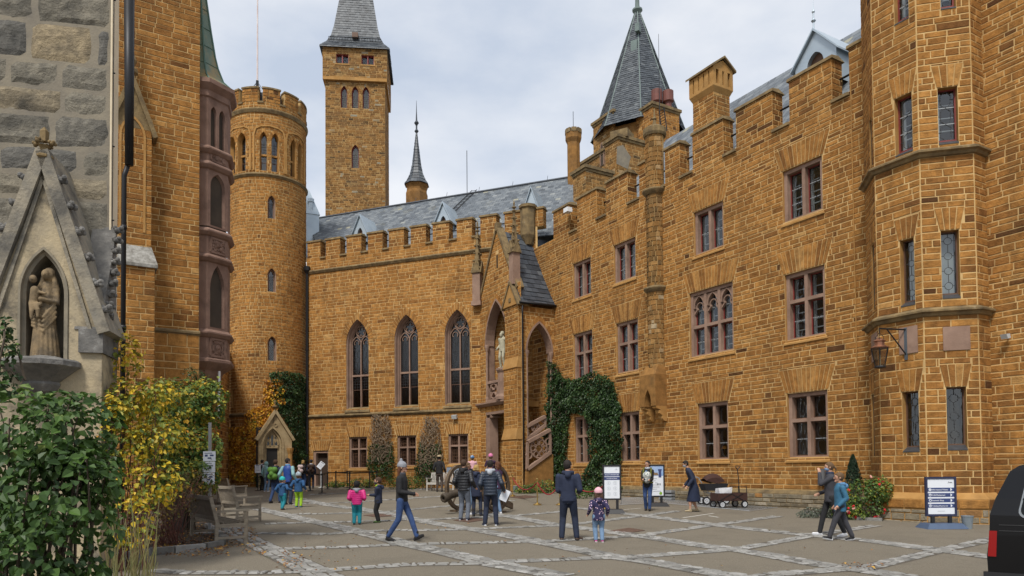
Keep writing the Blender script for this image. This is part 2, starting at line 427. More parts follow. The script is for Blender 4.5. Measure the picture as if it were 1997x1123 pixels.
 # ------------------------------------------------------------------ materials of the buildings
STONE_T=[(0.0,(0.10,0.046,0.019)),(0.2,(0.22,0.100,0.031)),(0.5,(0.345,0.163,0.045)),(0.78,(0.425,0.213,0.062)),(1.0,(0.47,0.28,0.105))]
M_STONE=mat('ochre sandstone',(0.60,0.58,0.56),(1.22,1.2,1.17),scale=5,rough=0.9,bump=0.8,bscale=22,tint=STONE_T,spec=0.12,dirt=((0.12,0.068,0.028),0.5,0.52,0.78,0.5),streak=((0.085,0.05,0.025),0.6))
M_STONE_D=mat('weathered ochre sandstone',(0.62,0.60,0.58),(1.1,1.05,1.0),scale=4,rough=0.92,bump=0.6,bscale=20,spec=0.12,
tint=[(0.0,(0.13,0.085,0.04)),(0.3,(0.22,0.125,0.045)),(0.55,(0.31,0.165,0.055)),(0.8,(0.38,0.225,0.085)),(1.0,(0.40,0.33,0.22))],dirt=((0.10,0.075,0.05),0.9,0.5,0.75,0.6))
M_MORT=mat('pale lime mortar',(0.62,0.43,0.20),(0.46,0.295,0.125),scale=1.3,rough=0.95,bump=0.3,bscale=40,spec=0.1,dirt=((0.24,0.15,0.065),0.5,0.48,0.75,0.7))
M_COPE=mat('weathered coping stone',(0.115,0.085,0.050),(0.26,0.185,0.09),scale=3,rough=0.92,bump=0.5,bscale=18,spec=0.15,dirt=((0.35,0.33,0.27),6,0.62,0.75,0.6))
M_RED=mat('mauve sandstone',(0.22,0.142,0.105),(0.33,0.22,0.165),scale=1.6,rough=0.85,bump=0.25,bscale=30,spec=0.2,dirt=((0.10,0.065,0.05),1.2,0.55,0.8,0.6))
M_TRIM=mat('dressed ochre stone',(0.34,0.18,0.055),(0.44,0.25,0.09),scale=2,rough=0.88,bump=0.3,bscale=25,spec=0.15,dirt=((0.12,0.08,0.04),0.8,0.52,0.75,0.6))
M_PLINTH=mat('grey rubble plinth',(0.65,0.65,0.65),(1.15,1.1,1.05),scale=4,rough=0.95,bump=0.9,bscale=14,spec=0.1,
tint=[(0.0,(0.14,0.115,0.08)),(0.5,(0.27,0.235,0.17)),(0.85,(0.36,0.32,0.25)),(1.0,(0.38,0.20,0.075))],dirt=((0.07,0.055,0.035),0.9,0.5,0.7,0.7))
M_CASE=mat('red painted casement',(0.23,0.035,0.028),(0.17,0.03,0.025),scale=8,rough=0.5)
M_CASEB=mat('brown timber casement',(0.13,0.065,0.035),(0.09,0.045,0.026),scale=8,rough=0.6)
M_LEAD=mat('lead came',(0.045,0.045,0.047),rough=0.55,metal=0.3)
M_LEADL=mat('pale lead came',(0.34,0.36,0.37),rough=0.5,metal=0.2)
M_GLASS=glass_mat('old window glass',(0.66,0.70,0.70),0.075,0.07)
M_GLASSD=glass_mat('dark leaded glass',(0.16,0.17,0.18),0.05,0.2)
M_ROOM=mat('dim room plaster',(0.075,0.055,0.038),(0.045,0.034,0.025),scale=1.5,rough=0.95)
M_WHITE=mat('white window paint',(0.72,0.74,0.75),rough=0.5)
M_SILLM=mat('dark zinc sill',(0.055,0.056,0.06),(0.09,0.09,0.095),scale=5,rough=0.45,metal=0.4)
M_IRON=mat('black iron',(0.018,0.018,0.02),rough=0.5,metal=0.5)
M_ZINC=mat('pale zinc sheet',(0.36,0.43,0.49),(0.46,0.53,0.58),scale=1.2,rough=0.4,metal=0.45,bump=0.1)
SLATE_T=[(0.0,(0.055,0.065,0.078)),(0.4,(0.105,0.122,0.140)),(0.75,(0.165,0.182,0.195)),(0.93,(0.22,0.235,0.24)),(1.0,(0.28,0.27,0.20))]
M_SLATE=mat('grey slate',(0.8,0.8,0.8),(1.1,1.1,1.1),scale=6,rough=0.5,bump=0.2,bscale=30,tint=SLATE_T,spec=0.4,dirt=((0.20,0.19,0.13),0.8,0.58,0.74,0.5))
M_SLATED=mat('dark blue slate',(0.8,0.8,0.8),(1.1,1.1,1.1),scale=6,rough=0.5,bump=0.2,bscale=30,spec=0.4,
tint=[(0.0,(0.025,0.03,0.038)),(0.6,(0.055,0.064,0.078)),(1.0,(0.095,0.105,0.115))])
M_SLATEM=mat('dark grey slate',(0.8,0.8,0.8),(1.1,1.1,1.1),scale=6,rough=0.5,bump=0.2,bscale=30,spec=0.4,tint=[(0.0,(0.03,0.036,0.044)),(0.5,(0.066,0.077,0.09)),(1.0,(0.125,0.138,0.148))])
M_COPPER=mat('green copper',(0.15,0.20,0.14),(0.085,0.135,0.11),scale=1.4,rough=0.6,metal=0.1,dirt=((0.30,0.20,0.07),0.8,0.47,0.6,0.8))
TH=R(-30.3);TB=R(-68.3)
RW=Frame(ground(1567,993),(-math.sin(TH),-math.cos(TH)))
S_COR=-17.1
BW=Frame(RW.pos(S_COR,0),(-math.sin(TB),-math.cos(TB)))
CO_MERL,CO_CREN=15.25,13.72
# ------------------------------------------------------------------ windows
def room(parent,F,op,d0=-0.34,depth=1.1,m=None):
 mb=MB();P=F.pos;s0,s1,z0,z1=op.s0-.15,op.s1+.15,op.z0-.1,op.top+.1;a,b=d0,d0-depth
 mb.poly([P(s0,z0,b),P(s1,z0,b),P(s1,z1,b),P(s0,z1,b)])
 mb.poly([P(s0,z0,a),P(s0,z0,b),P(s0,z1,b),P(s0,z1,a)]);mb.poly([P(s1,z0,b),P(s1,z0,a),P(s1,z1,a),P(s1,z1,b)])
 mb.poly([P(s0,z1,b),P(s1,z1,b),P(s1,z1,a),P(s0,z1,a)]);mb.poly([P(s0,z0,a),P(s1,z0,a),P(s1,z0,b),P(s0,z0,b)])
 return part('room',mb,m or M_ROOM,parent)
def bar2(mb,F,a,b,w,d0,d1,m=0):  # flat bar between two (s,z) points in a wall frame
 dx,dz=b[0]-a[0],b[1]-a[1];L_=math.hypot(dx,dz)
 if L_<1e-5:return
 nx,nz=-dz/L_*w/2,dx/L_*w/2
 mb.fprism(F,[(a[0]+nx,a[1]+nz),(a[0]-nx,a[1]-nz),(b[0]-nx,b[1]-nz),(b[0]+nx,b[1]+nz)],d0,d1,m)
def lattice(mb,F,s0,s1,z0,z1,kind,d,w=0.014):
 W,H=s1-s0,z1-z0
 def seg(a,b,ww=w,m=0):bar2(mb,F,a,b,ww,d-.004,d+.004,m)
 if kind=='hex':  # zigzag cames with light glazing bars
  n=max(1,int(round(H/(W*1.15))));h=H/n
  for i in range(n):
   a=z0+i*h
   seg((s0+W*.5,a),(s0+W*.2,a+h*.22));seg((s0+W*.5,a),(s0+W*.8,a+h*.22))
   seg((s0+W*.2,a+h*.22),(s0+W*.2,a+h*.78));seg((s0+W*.8,a+h*.22),(s0+W*.8,a+h*.78))
   seg((s0+W*.2,a+h*.78),(s0+W*.5,a+h));seg((s0+W*.8,a+h*.78),(s0+W*.5,a+h))
   seg((s0,a+h*.5),(s0+W*.2,a+h*.5));seg((s0+W*.8,a+h*.5),(s1,a+h*.5))
   if i:seg((s0,a),(s1,a),0.022,1)
 elif kind=='ring':
  n=max(1,int(round(H/(W*1.25))));h=H/n
  for i in range(n):
   c=(s0+W/2,z0+(i+.5)*h);r=W*.27
   q=[(c[0]+r*math.cos(2*PI*k/10),c[1]+r*math.sin(2*PI*k/10))for k in range(10)]
   for k in range(10):seg(q[k],q[(k+1)%10])
   seg((s0,c[1]),(c[0]-r,c[1]));seg((c[0]+r,c[1]),(s1,c[1]));seg((c[0],c[1]+r),(c[0],z0+(i+1)*h));seg((c[0],z0+i*h),(c[0],c[1]-r))
 elif kind=='diamond':
  n=max(2,int(round(W/.12)));st=W/n;k=-int(H/st)-1
  while k<n:
   for sg in(1,-1):
    a0=s0+k*st;x0,y0,x1,y1=a0,z0,a0+H,z1
    if x0<s0:y0+=s0-x0;x0=s0
    if x1>s1:y1-=x1-s1;x1=s1
    if y1>y0+.01:
     if sg>0:seg((x0,y0),(x1,y1))
     else:seg((s0+s1-x0,y0),(s0+s1-x1,y1))
   k+=1
 elif kind=='grid':
  n=max(1,int(round(W/.14)));m_=max(1,int(round(H/.17)))
  for i in range(1,n):seg((s0+W*i/n,z0),(s0+W*i/n,z1))
  for i in range(1,m_):seg((s0,z0+H*i/m_),(s1,z0+H*i/m_))
def cross_window(parent,F,s0,s1,z0,z1,cols=2,trans=0.60,kind='hex',red=True,frame=M_RED,glass=None,fw=0.13,mw=0.13,sill=True,gothic=False,white=True,name='window',curtain=None,bars=False):
 """mullioned window: stone frame as the part, casements, panes, cames and sill as its sub-parts"""
 mb=MB();dF,dB=-0.085,-0.27
 mb.fbox(F,s0,s0+fw,z0,z1,dB,dF);mb.fbox(F,s1-fw,s1,z0,z1,dB,dF)
 mb.fbox(F,s0+fw,s1-fw,z1-fw,z1,dB,dF-.001);mb.fbox(F,s0+fw,s1-fw,z0,z0+fw*.55,dB,dF-.001)
 # inner moulding, a step further back
 iw=0.045;a,b,c,e=s0+fw,s1-fw,z0+fw*.55,z1-fw
 cw=(b-a-mw*(cols-1))/cols;xs=[a+i*(cw+mw)for i in range(cols)]
 zt=c+(e-c)*trans if trans else None
 for i in range(1,cols):mb.fbox(F,xs[i]-mw,xs[i],c,e,dB,dF-.004)
 if zt:
  for x in xs:mb.fbox(F,x,x+cw,zt-mw*.45,zt+mw*.45,dB,dF-.006)
 w=part(name,mb,frame,parent)
 rows=[(c,e)]if not zt else[(c,zt-mw*.45),(zt+mw*.45,e)]
 cs=MB();lt=MB()
 if gothic:  # cusped heads in the upper lights
  gm=MB()
  for x in xs:
   y1=rows[-1][1];o=Op(x+.02,x+cw-.02,y1-cw*1.35,y1-cw*.85,y1-.03);ar=o.arch(7);n=len(ar)//2
   for q in range(len(ar)-1):
    k=x if q<n else x+cw
    gm.fprism(F,[ar[q],ar[q+1],(k,ar[q+1][1]),(k,ar[q][1])][::(1 if q>=n else-1)],dB,dF-.05)
   for q in range(len(ar)-1):bar2(gm,F,ar[q],ar[q+1],.045,dB,dF-.025)
   mid=(x+cw/2,y1-cw*.8);rr_=cw*.30
   ang=np.linspace(R(-30),R(210),9)
   for q in range(8):bar2(gm,F,(mid[0]+rr_*math.cos(ang[q]),mid[1]+rr_*math.sin(ang[q])),(mid[0]+rr_*math.cos(ang[q+1]),mid[1]+rr_*math.sin(ang[q+1])),.035,dB,dF-.07)
   for sg in(-1,1):
    bar2(gm,F,(mid[0]+sg*cw*.48,mid[1]-cw*.42),(mid[0]+sg*rr_*.86,mid[1]-rr_*.5),.045,dB,dF-.07)
  part('tracery',gm,frame,w)
 for(y0,y1)in rows:
  for x in xs:
   f=0.035
   for q in((x,x+f,y0,y1),(x+cw-f,x+cw,y0,y1)):cs.fbox(F,*q,-.30,-.262)
   cs.fbox(F,x+f,x+cw-f,y0,y0+f,-.30,-.263);cs.fbox(F,x+f,x+cw-f,y1-f,y1,-.30,-.263)
   g=MB();P=F.pos;q=(x+f,x+cw-f,y0+f,y1-f)
   g.poly([P(q[0],q[2],-.285),P(q[1],q[2],-.285),P(q[1],q[3],-.285),P(q[0],q[3],-.285)])
   part('pane',g,glass or M_GLASS,w)
   if kind:lattice(lt,F,*q,kind,-.278)
   if bars:
    for i in range(1,5):lt.fbox(F,x+cw*i/5-.011,x+cw*i/5+.011,y0,y1,-.235,-.213)
    for i in range(1,3 if y1-y0<.8 else 5):
     zz=y0+(y1-y0)*i/(3 if y1-y0<.8 else 5);lt.fbox(F,x,x+cw,zz-.011,zz+.011,-.245,-.235)
 part('casement',cs,M_CASE if red else M_CASEB,w)
 if lt.f:part('came_lattice',lt,[M_LEAD,M_LEADL]if not bars else[M_CASEB,M_CASEB],w)
 if sill:
  sm=MB();P=F.pos;l,r_=s0-.08,s1+.08
  sm.hexa([P(l,z0-.16,.05),P(r_,z0-.16,.05),P(r_,z0-.16,-.02),P(l,z0-.16,-.02),P(l,z0-.10,.05),P(r_,z0-.10,.05),P(s1-.005,z0+.03,-.09),P(s0+.005,z0+.03,-.09)])
  part('sill',sm,M_TRIM,w)
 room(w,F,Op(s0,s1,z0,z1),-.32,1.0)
 if white:  # inner double window standing behind
  wm=MB()
  for(y0,y1)in rows:
   for x in xs:
    wm.fbox(F,x-.01,x+.07,y0,y1,-.46,-.40)
    for i in range(1,4 if y1-y0>.8 else 2):
     zz=y0+(y1-y0)*i/(4 if y1-y0>.8 else 2);wm.fbox(F,x+.07,x+cw,zz-.015,zz+.015,-.45,-.42)
  part('inner_window',wm,M_WHITE,w)
 if curtain:
  cm=MB();n=14
  for sx0,sx1 in((s0,s0+(s1-s0)*.30),):
   pts=[(sx0+(sx1-sx0)*i/n,-.55+.03*math.sin(i*2.1))for i in range(n+1)]
   for i in range(n):cm.poly([F.pos(pts[i][0],z0,pts[i][1]),F.pos(pts[i+1][0],z0,pts[i+1][1]),F.pos(pts[i+1][0],z1,pts[i+1][1]),F.pos(pts[i][0],z1,pts[i][1])])
  part('curtain',cm,curtain,w)
 return w
def crenels(parent,F,merl,z0,zm,rr,th=0.55,cope=0.16,rail=True,mats=None,over=0.06,single=60):
 """merlons [(s0,s1)] of a parapet from z0 to zm: each a part with its stones, coping and the sills between"""
 for i,(a,b)in enumerate(merl):
  core=MB();core.fbox(F,a+.012,b-.012,z0,zm-cope,-th,-.001)
  m=part('merlon',core,M_MORT,parent)
  bl=courses(a,b,z0,zm-cope,0.19,0.5,[],rr)
  mb=MB()
  for q in bl:block(mb,F,*q,min(1,max(0,rr.gauss(.45,.2))),.03,.012,rr)
  FR=Frame(F.pos(b-.012,0,0),-F.n);FL=Frame(F.pos(a+.012,0,-th),F.n)
  for G in(FR,FL):
   for q in courses(0,th,z0,zm-cope,0.19,0.4,[],rr):block(mb,G,*q,min(1,max(0,rr.gauss(.35,.2))),.03,.012,rr)
  part('stone_courses',mb,mats or M_STONE,m,stuff=True)
  c=MB();P=F.pos;o=over
  c.hexa([P(a-o,zm-cope,o),P(b+o,zm-cope,o),P(b+o,zm-cope,-th-o),P(a-o,zm-cope,-th-o),P(a-o+.02,zm-.05,o-.02),P(b+o-.02,zm-.05,o-.02),P(b+o-.02,zm,-th*.55),P(a-o+.02,zm,-th*.55)])
  part('coping',c,M_COPE,m)
 for(a,b),(a2,b2)in zip(merl[:-1],merl[1:]):
  c=MB();P=F.pos;x0,x1=b+.01,a2-.01
  c.hexa([P(x0-.03,z0-.13,.09),P(x1+.03,z0-.13,.09),P(x1+.03,z0-.13,-th),P(x0-.03,z0-.13,-th),P(x0,z0-.03,.085),P(x1,z0-.03,.085),P(x1,z0+.05,-th),P(x0,z0+.05,-th)])
  part('crenel_sill',c,M_COPE,parent)
  if rail:
   r_=MB();zz=z0+(zm-z0)*.52;r_.tube([P(x0-.05,zz,-th*.8),P(x1+.05,zz,-th*.8)],.035,6)
   part('guard_rail',r_,M_IRON,parent)
def slates(F3,u0,u1,v0,v1,du,dv,rr,mb,keep=None,lift=0.03):
 """overlapping slates on a slope; F3(u,v,h) gives the point; each its own little tilted sheet with an edge"""
 nv=max(1,int((v1-v0)/dv))
 for j in range(nv):
  v=v0+(v1-v0)*j/nv;vv=v+(v1-v0)/nv*1.12;n=max(1,int((u1-u0)/du));st=(u1-u0)/n
  for i in range(-1,n+1):
   a=u0+(i+(0.5 if j%2 else 0))*st;b=a+st*.97
   a,b=max(a,u0),min(b,u1)
   if b-a<st*.2:continue
   if keep and not keep((a+b)/2,(v+vv)/2):continue
   h=lift*rr.uniform(.7,1.4)
   p=[F3(a,v,h),F3(b,v,h),F3(b,vv,.004),F3(a,vv,.004)]
   q=[F3(a,v,0),F3(b,v,0)]
   t=min(1,max(0,rr.gauss(.5,.22)))
   mb.poly(p,0,t);mb.poly([q[0],q[1],p[1],p[0]],0,t*.5)
   # ------------------------------------------------------------------ the court itself
gmb=MB();NG=24;ext=260
for i in range(NG):
 for k in range(NG):
  x0,x1=-ext+2*ext*i/NG,-ext+2*ext*(i+1)/NG;y0,y1=-ext+2*ext*k/NG,-ext+2*ext*(k+1)/NG
  gmb.poly([(x0,y0,gz(x0,y0)),(x1,y0,gz(x1,y0)),(x1,y1,gz(x1,y1)),(x0,y1,gz(x0,y1))])
M_GROUND=mat('rolled gravel surface',(0.145,0.126,0.098),(0.248,0.219,0.170),scale=55,rough=0.95,bump=0.8,bscale=90,spec=0.15,detail=6,dirt=((0.10,0.09,0.075),0.8,0.52,0.76,0.45))
COURT=struct('courtyard_ground',gmb,M_GROUND)
# ------------------------------------------------------------------ the right wing
rr=random.Random(11)
WING=thing('castle_wing','long ochre stone wing with mullioned windows and battlements along the right of the court','castle wing',(*RW.pos(-6,0)[:2],gz(*RW.pos(-6,0)[:2])))
S_END=8.5
ops=[];fans=[];wins=[]
def wpx(xl,xr,yt,yb,**k):
 s0=RW.at(xl,(yt+yb)/2)[0];s1,z1=RW.at(xr,yt);z0=RW.at(xr,yb)[1]
 wins.append((s0,s1,z0,z1,k));ops.append(Op(s0,s1,z0,z1))
 fl=0.27;h=k.pop('fh',0.82);fans.append((s0-.06,s1+.06,z1+.03,z1+h,fl));ops.append(Trap(s0-.06,s1+.06,z1-.001,z1+h+.02,fl+.01))
for a in((1526,1602.5,302,408),(1353,1410,390.5,479),(1197,1239,461,538.6),(1117.5,1152,500.4,572)):wpx(*a,trans=None,fh=.78)
wpx(1531,1607.8,515,651);wpx(1344.5,1428.8,547.6,682,cols=3,gothic=True,trans=.47);wpx(1202,1244,619.7,721.7);wpx(1118.5,1155,642,738)
M_CURT=mat('grey curtain',(0.10,0.095,0.10),rough=0.9)
wpx(1536,1613.3,759.5,891.6,red=False,white=False,curtain=M_CURT);wpx(1361,1419.5,781,896,red=False,white=False);wpx(1210,1246.7,801,899.6,red=False,white=False);wpx(1120.5,1149.5,810,903,red=False,white=False)
Z_PL=0.98
wall=MB();backing(wall,RW,S_COR,S_END,-1.0,CO_CREN,ops)
for o in ops:
 if type(o)is Op:reveal(wall,RW,o,-.30,0.0,1)
WALLR=part('wall',wall,[M_MORT,M_TRIM],WING)
MERL=[(RW.at(1078,440)[0]+.05,RW.at(1110.5,445)[0]),(RW.at(1125,384)[0],RW.at(1164,422)[0]),(RW.at(1181.5,352)[0],RW.at(1224,390)[0]),(RW.at(1245.6,317)[0],RW.at(1266,330)[0]),
(RW.at(1296,292)[0],RW.at(1326,340)[0]),(RW.at(1349.6,256)[0],RW.at(1411,299)[0]),(RW.at(1434,210)[0],RW.at(1507,246)[0]),(RW.at(1537.6,153)[0],RW.at(1623,192)[0]),(RW.at(1654,85)[0],RW.at(1694,110)[0])]
bl=courses(S_COR,S_END,Z_PL,CO_CREN,0.165,0.50,ops,rr,chv=.32)
S_PIL=(RW.at(1266,600)[0],RW.at(1299,600)[0])
def tone(q,r_):return min(1,max(0,r_.gauss(.52,.14)-(.3 if r_.random()<.05 else 0)))
lay(WALLR,RW,bl,M_STONE,rr,.027,.012,tfun=tone)
for a in fans:
 mb=MB();fan(mb,RW,*a,.019,rr,w=.14,tr=(.25,.9),gap=.036);part('lintel_arch',mb,M_STONE,WING)
for s0,s1,z0,z1,k in wins:cross_window(WING,RW,s0,s1,z0,z1,**k)
crenels(WING,RW,MERL,CO_CREN,CO_MERL,rr)
# plinth of rougher grey stone with a sloping top course
mb=MB();mb.fbox(RW,S_COR,S_END,-1.0,Z_PL-.14,0.0,.10)
P=RW.pos;mb.hexa([P(S_COR,Z_PL-.14,.10),P(S_END,Z_PL-.14,.10),P(S_END,Z_PL-.14,0),P(S_COR,Z_PL-.14,0),P(S_COR,Z_PL-.02,.02),P(S_END,Z_PL-.02,.02),P(S_END,Z_PL-.02,0),P(S_COR,Z_PL-.02,0)])
PLI=part('plinth',mb,M_COPE,WING)
lay(PLI,RW.offset(.10),courses(S_COR,S_END,-.1,Z_PL-.15,0.17,0.5,[],rr),M_PLINTH,rr,.03,.02,single=80,name='plinth_stone')
# slate roof behind the parapet
ZRI=RW.at(1556,126,-6)[1]-13.4
def RF(u,v,h):  # v from eaves (0) to ridge (1)
 d=-0.9-5.1*v;z=13.4+ZRI*v+h
 return RW.pos(u,z,d-h*.5)
mb=MB();mb.poly([RF(-13,0,-.03),RF(S_END,0,-.03),RF(S_END,1,-.03),RF(-13,1,-.03)],0,.3)
mb.poly([RF(-13,1,-.03),RF(S_END,1,-.03),RW.pos(S_END,13.4,-11),RW.pos(-13,13.4,-11)],0,.3);mb.poly([RF(-13,0,-.03),RF(-13,1,-.03),RW.pos(-13,13.4,-11)],0,.3);mb.poly([RF(S_END,0,-.03),RF(S_END,1,-.03),RW.pos(S_END,13.4,-11)],0,.3)
ROOFR=part('roof',mb,M_SLATED,WING)
mb=MB();slates(RF,-13,S_END,0,1,.42,.048,rr,mb);part('slate_shingles',mb,M_SLATE,ROOFR,stuff=True)
S_HI=RW.at(1912,500)[0];mb=MB();mb.fbox(RW,S_HI,S_END,CO_CREN-.01,20,-.6,-.001);HIW=part('upper_wall',mb,M_MORT,WING);lay(HIW,RW,courses(S_HI,S_END,CO_CREN,20,.185,.58,[],rr),M_STONE,rr,.026,.011,single=20,tfun=tone)
# half-round pilaster turret with rings, cap, and a bracketed niche at its foot
sc_=(S_PIL[0]+S_PIL[1])/2;pr=.40
PILc=RW.pos(sc_,0,0.02);PIL=Drum(PILc[:2],pr);PIL.a0=math.atan2(RW.n[1],RW.n[0])
z_r1,z_r2,z_top=RW.at(1282,565)[1],RW.at(1282,374)[1],RW.at(1282,252)[1];z_n0,z_n1,z_nb=RW.at(1285,737)[1],RW.at(1285,790)[1],RW.at(1285,822)[1]
mb=MB();mb.lathe(PILc,[(pr-.03,z_n0-.2),(pr-.03,z_top)],20)
PILP=part('pilaster_turret',mb,M_MORT,WING,smooth=False)
bl=courses(-pr*1.75,pr*1.75,z_n0,z_top,.2,.2,[],rr)
lay(PILP,PIL,bl,M_STONE_D,rr,.022,.012,single=110,tfun=lambda q,r_:min(1,max(0,r_.gauss(.55 if q[2]<z_r1 or q[2]>z_r2 else.35,.2))))
for z in(z_r1,z_r2):
 mb=MB();mb.lathe(PILc+np.array([0,0,z]),[(pr+.02,-.16),(pr+.16,-.02),(pr+.17,.05),(pr+.02,.11)],20,cap=False);part('string_ring',mb,M_COPE,PILP,smooth=True)
mb=MB();mb.lathe(PILc+np.array([0,0,z_top]),[(pr+.06,-.3),(pr+.10,-.2),(pr+.10,.02),(pr-.05,.12),(.10,.2),(.06,.45),(.10,.5),(.05,.6),(.02,.95)],14);part('turret_cap',mb,M_COPE,PILP,smooth=False)
# niche box
mb=MB();nw=.50;F=RW;o=Op(sc_-.20,sc_+.20,z_nb+.35,z_n1+.10,z_n1+.62)
fd=.62
G=RW.offset(fd)
ar=o.arch(8);zt_=z_n0+.10
mb.fbox(RW,sc_-nw,o.s0,z_nb+.62,zt_,0,fd);mb.fbox(RW,o.s1,sc_+nw,z_nb+.62,zt_,0,fd)
n=len(ar)//2
for q in range(len(ar)-1):
 mb.poly([G.pos(*ar[q]),G.pos(*ar[q+1]),G.pos(ar[q+1][0],zt_),G.pos(ar[q][0],zt_)])
 mb.poly([G.pos(*ar[q]),RW.pos(*ar[q]),RW.pos(*ar[q+1]),G.pos(*ar[q+1])])
P=RW.pos
mb.hexa([P(sc_-nw,zt_,fd),P(sc_+nw,zt_,fd),P(sc_+nw,zt_,0),P(sc_-nw,zt_,0),P(sc_-nw*.75,zt_+.42,fd*.55),P(sc_+nw*.75,zt_+.42,fd*.55),P(sc_+nw*.75,zt_+.42,0),P(sc_-nw*.75,zt_+.42,0)])
NICHE=part('wall_niche',mb,M_STONE_D,WING)
mb=MB()
for sx in(-1,1):
 a,b=sorted((sc_+sx*.24,sc_+sx*nw))
 for k,(dd,z0,z1)in enumerate(((.58,.44,.62),(.42,.22,.44),(.26,.0,.22))):
  G_=[(0,z_nb+z0),(dd*.55,z_nb+z0),(dd,z_nb+z0+.10),(dd,z_nb+z1-.002),(0,z_nb+z1-.002)]
  pts=[RW.pos(a,z,d)for d,z in G_];mb.prism(pts,RW.u*(b-a))
part('bracket',mb,M_TRIM,NICHE)
# cable and rod conduits down the wall
mb=MB();s,_=RW.at(1663,300);mb.tube([RW.pos(s,14.2,.03),RW.pos(s,1.2,.03)],.018,5);s2,_=RW.at(1689,300);mb.tube([RW.pos(s2,14.2,.03),RW.pos(s2,1.2,.03)],.022,5)
part('conduit',mb,M_TRIM,WING)
# chimney
def chimney_at(xl,xc,xr,yb,d):
 pass
CHF=RW.offset(-2.6)
sL,sR=CHF.at(1351,230)[0],CHF.at(1392,200)[0];zc0=CHF.at(1397,250)[1]-.8;zc1=CHF.at(1397,164)[1];ztop=CHF.at(1397,131)[1];zr=CHF.at(1409,115)[1]+.38
CH=thing('chimney','ochre stone chimney with gabled slotted cap on the roof of the right wing','chimney',RW.pos((sL+sR)/2,zc0,-2.6))
cd=.5
while proj(CHF.pos(sR,zc1,-cd))[0]<1423:cd+=.02
mb=MB();mb.fbox(CHF,sL+.012,sR-.012,zc0,zc1,-cd+.012,-.012);sh=part('shaft',mb,M_MORT,CH)
FRs=Frame(CHF.pos(sR-.012,0,0),-CHF.n);FFs=CHF.offset(-.012)
lay(sh,FFs,courses(sL,sR,zc0,zc1,.19,.5,[],rr),M_STONE,rr,.03,.012,single=40);lay(sh,FRs,courses(0,cd,zc0,zc1,.19,.5,[],rr),M_STONE,rr,.03,.012,single=40)
mb=MB();a,b=sL-.10,sR+.10;P=CHF.pos
mb.hexa([P(sL,zc1-.22,0),P(sR,zc1-.22,0),P(sR,zc1-.22,-cd),P(sL,zc1-.22,-cd),P(a,zc1,.10),P(b,zc1,.10),P(b,zc1,-cd-.10),P(a,zc1,-cd-.10)])
mb.fbox(CHF,a,b,zc1,zc1+.12,-cd-.10,.10)
nsl=4;zt0,zt1=zc1+.12,ztop;W_=b-a
for i in range(nsl+1):
 w_=.24;x=a+(W_-w_)*i/nsl
 for dd in((-.06,.10),(-cd-.10,-cd+.06)):mb.fbox(CHF,x,x+w_,zt0,zt1,*dd)
for i in range(1,3):
 y=-cd-.10+(cd+.20-.22)*i/3
 for x in(a,b-.22):mb.fbox(CHF,x,x+.22,zt0,zt1,y,y+.22)
mb.fbox(CHF,a+.2,b-.2,zt0,zt1,-cd*.6,-cd*.4)
mb.fbox(CHF,a,b,zt1,zt1+.14,-cd-.10,.10)
for x in(a,b-.1):
 mb.prism([P(x,zt1+.14,.10),P(x,zt1+.14,-cd-.10),P(x,zr-.08,-cd/2)],CHF.u*.1)
part('cap',mb,M_TRIM,CH)
mb=MB()
for sg in(0,1):
 y0=.20 if sg==0 else-cd-.20;zq=zt1+.06
 mb.prism([P(a-.12,zq,y0),P(a-.12,zr,-cd/2),P(a-.12,zr+.09,-cd/2),P(a-.12,zq+.09,y0)],CHF.u*(W_+.24))
part('cap_roof',mb,M_COPE,CH)
# zinc dormer
def dormer(F,s,z0,w,hw,hg,d_len,label,finial=True,mt=None):
 t=thing('dormer',label,'dormer',F.pos(s,z0,0),'zinc dormers on the slate roofs')
 mb=MB();P=F.pos;zt=z0+hw;ap=zt+hg
 o=Op(s-w*.2,s+w*.2,z0+hw*.25,z0+hw*.8,z0+hw+hg*.25)
 ar=o.outline(7)
 # front with opening: strips left and right of the opening up to the gable edge
 def edge(z):return w/2 if z<=zt else w/2*(ap-z)/hg
 zs=sorted({z0,zt,*[q[1]for q in ar],ap})
 for y0,y1 in zip(zs[:-1],zs[1:]):
  for sg in(-1,1):
   h0,h1=(o.half(y)if o.z0<=y<=o.zt else 0 for y in(y0+1e-4,y1-1e-4))
   q=[(s+sg*h0,y0),(s+sg*edge(y0),y0),(s+sg*edge(y1),y1),(s+sg*h1,y1)]
   mb.poly([P(*c)for c in(q if sg>0 else q[::-1])])
 reveal(mb,F,o,-.18,0)
 for sg in(-1,1):mb.poly([P(s+sg*w/2,z0,0),P(s+sg*w/2,z0,-d_len),P(s+sg*w/2,zt,-d_len),P(s+sg*w/2,zt,0)][::sg])
 part('body',mb,mt or M_ZINC,t)
 mb=MB()
 for sg in(-1,1):
  e=w/2+.14;k=hg/(w/2);zq=zt-.14*k
  mb.prism([P(s,ap+.03,.12),P(s+sg*e,zq+.03,.12),P(s+sg*e,zq+.10,.12),P(s,ap+.12,.12)],F.n*-(d_len+.1))
 part('gable_roof',mb,mt or M_ZINC,t)
 mb=MB();mb.fbox(F,o.s0-.05,o.s1+.05,o.z0,o.zt,-.22,-.18);part('louvre',mb,M_CASEB,t)
 if finial:
  mb=MB();mb.lathe(P(s,ap+.08,.05),[(.03,0),(.03,.25),(.09,.32),(.03,.4),(.03,.6),(.06,.66),(.015,.75),(.005,1.1)],8);part('finial',mb,M_ZINC,t)
 return t
DF=RW.offset(-2.2)
s,_=DF.at(1590,130);zb=DF.at(1590,140)[1];za=DF.at(1587,63)[1]
dormer(DF,s,zb-.6,1.75,1.1,za-zb-.5,2.6,'largest zinc dormer, with tall finial, above the parapet beside the bay tower')
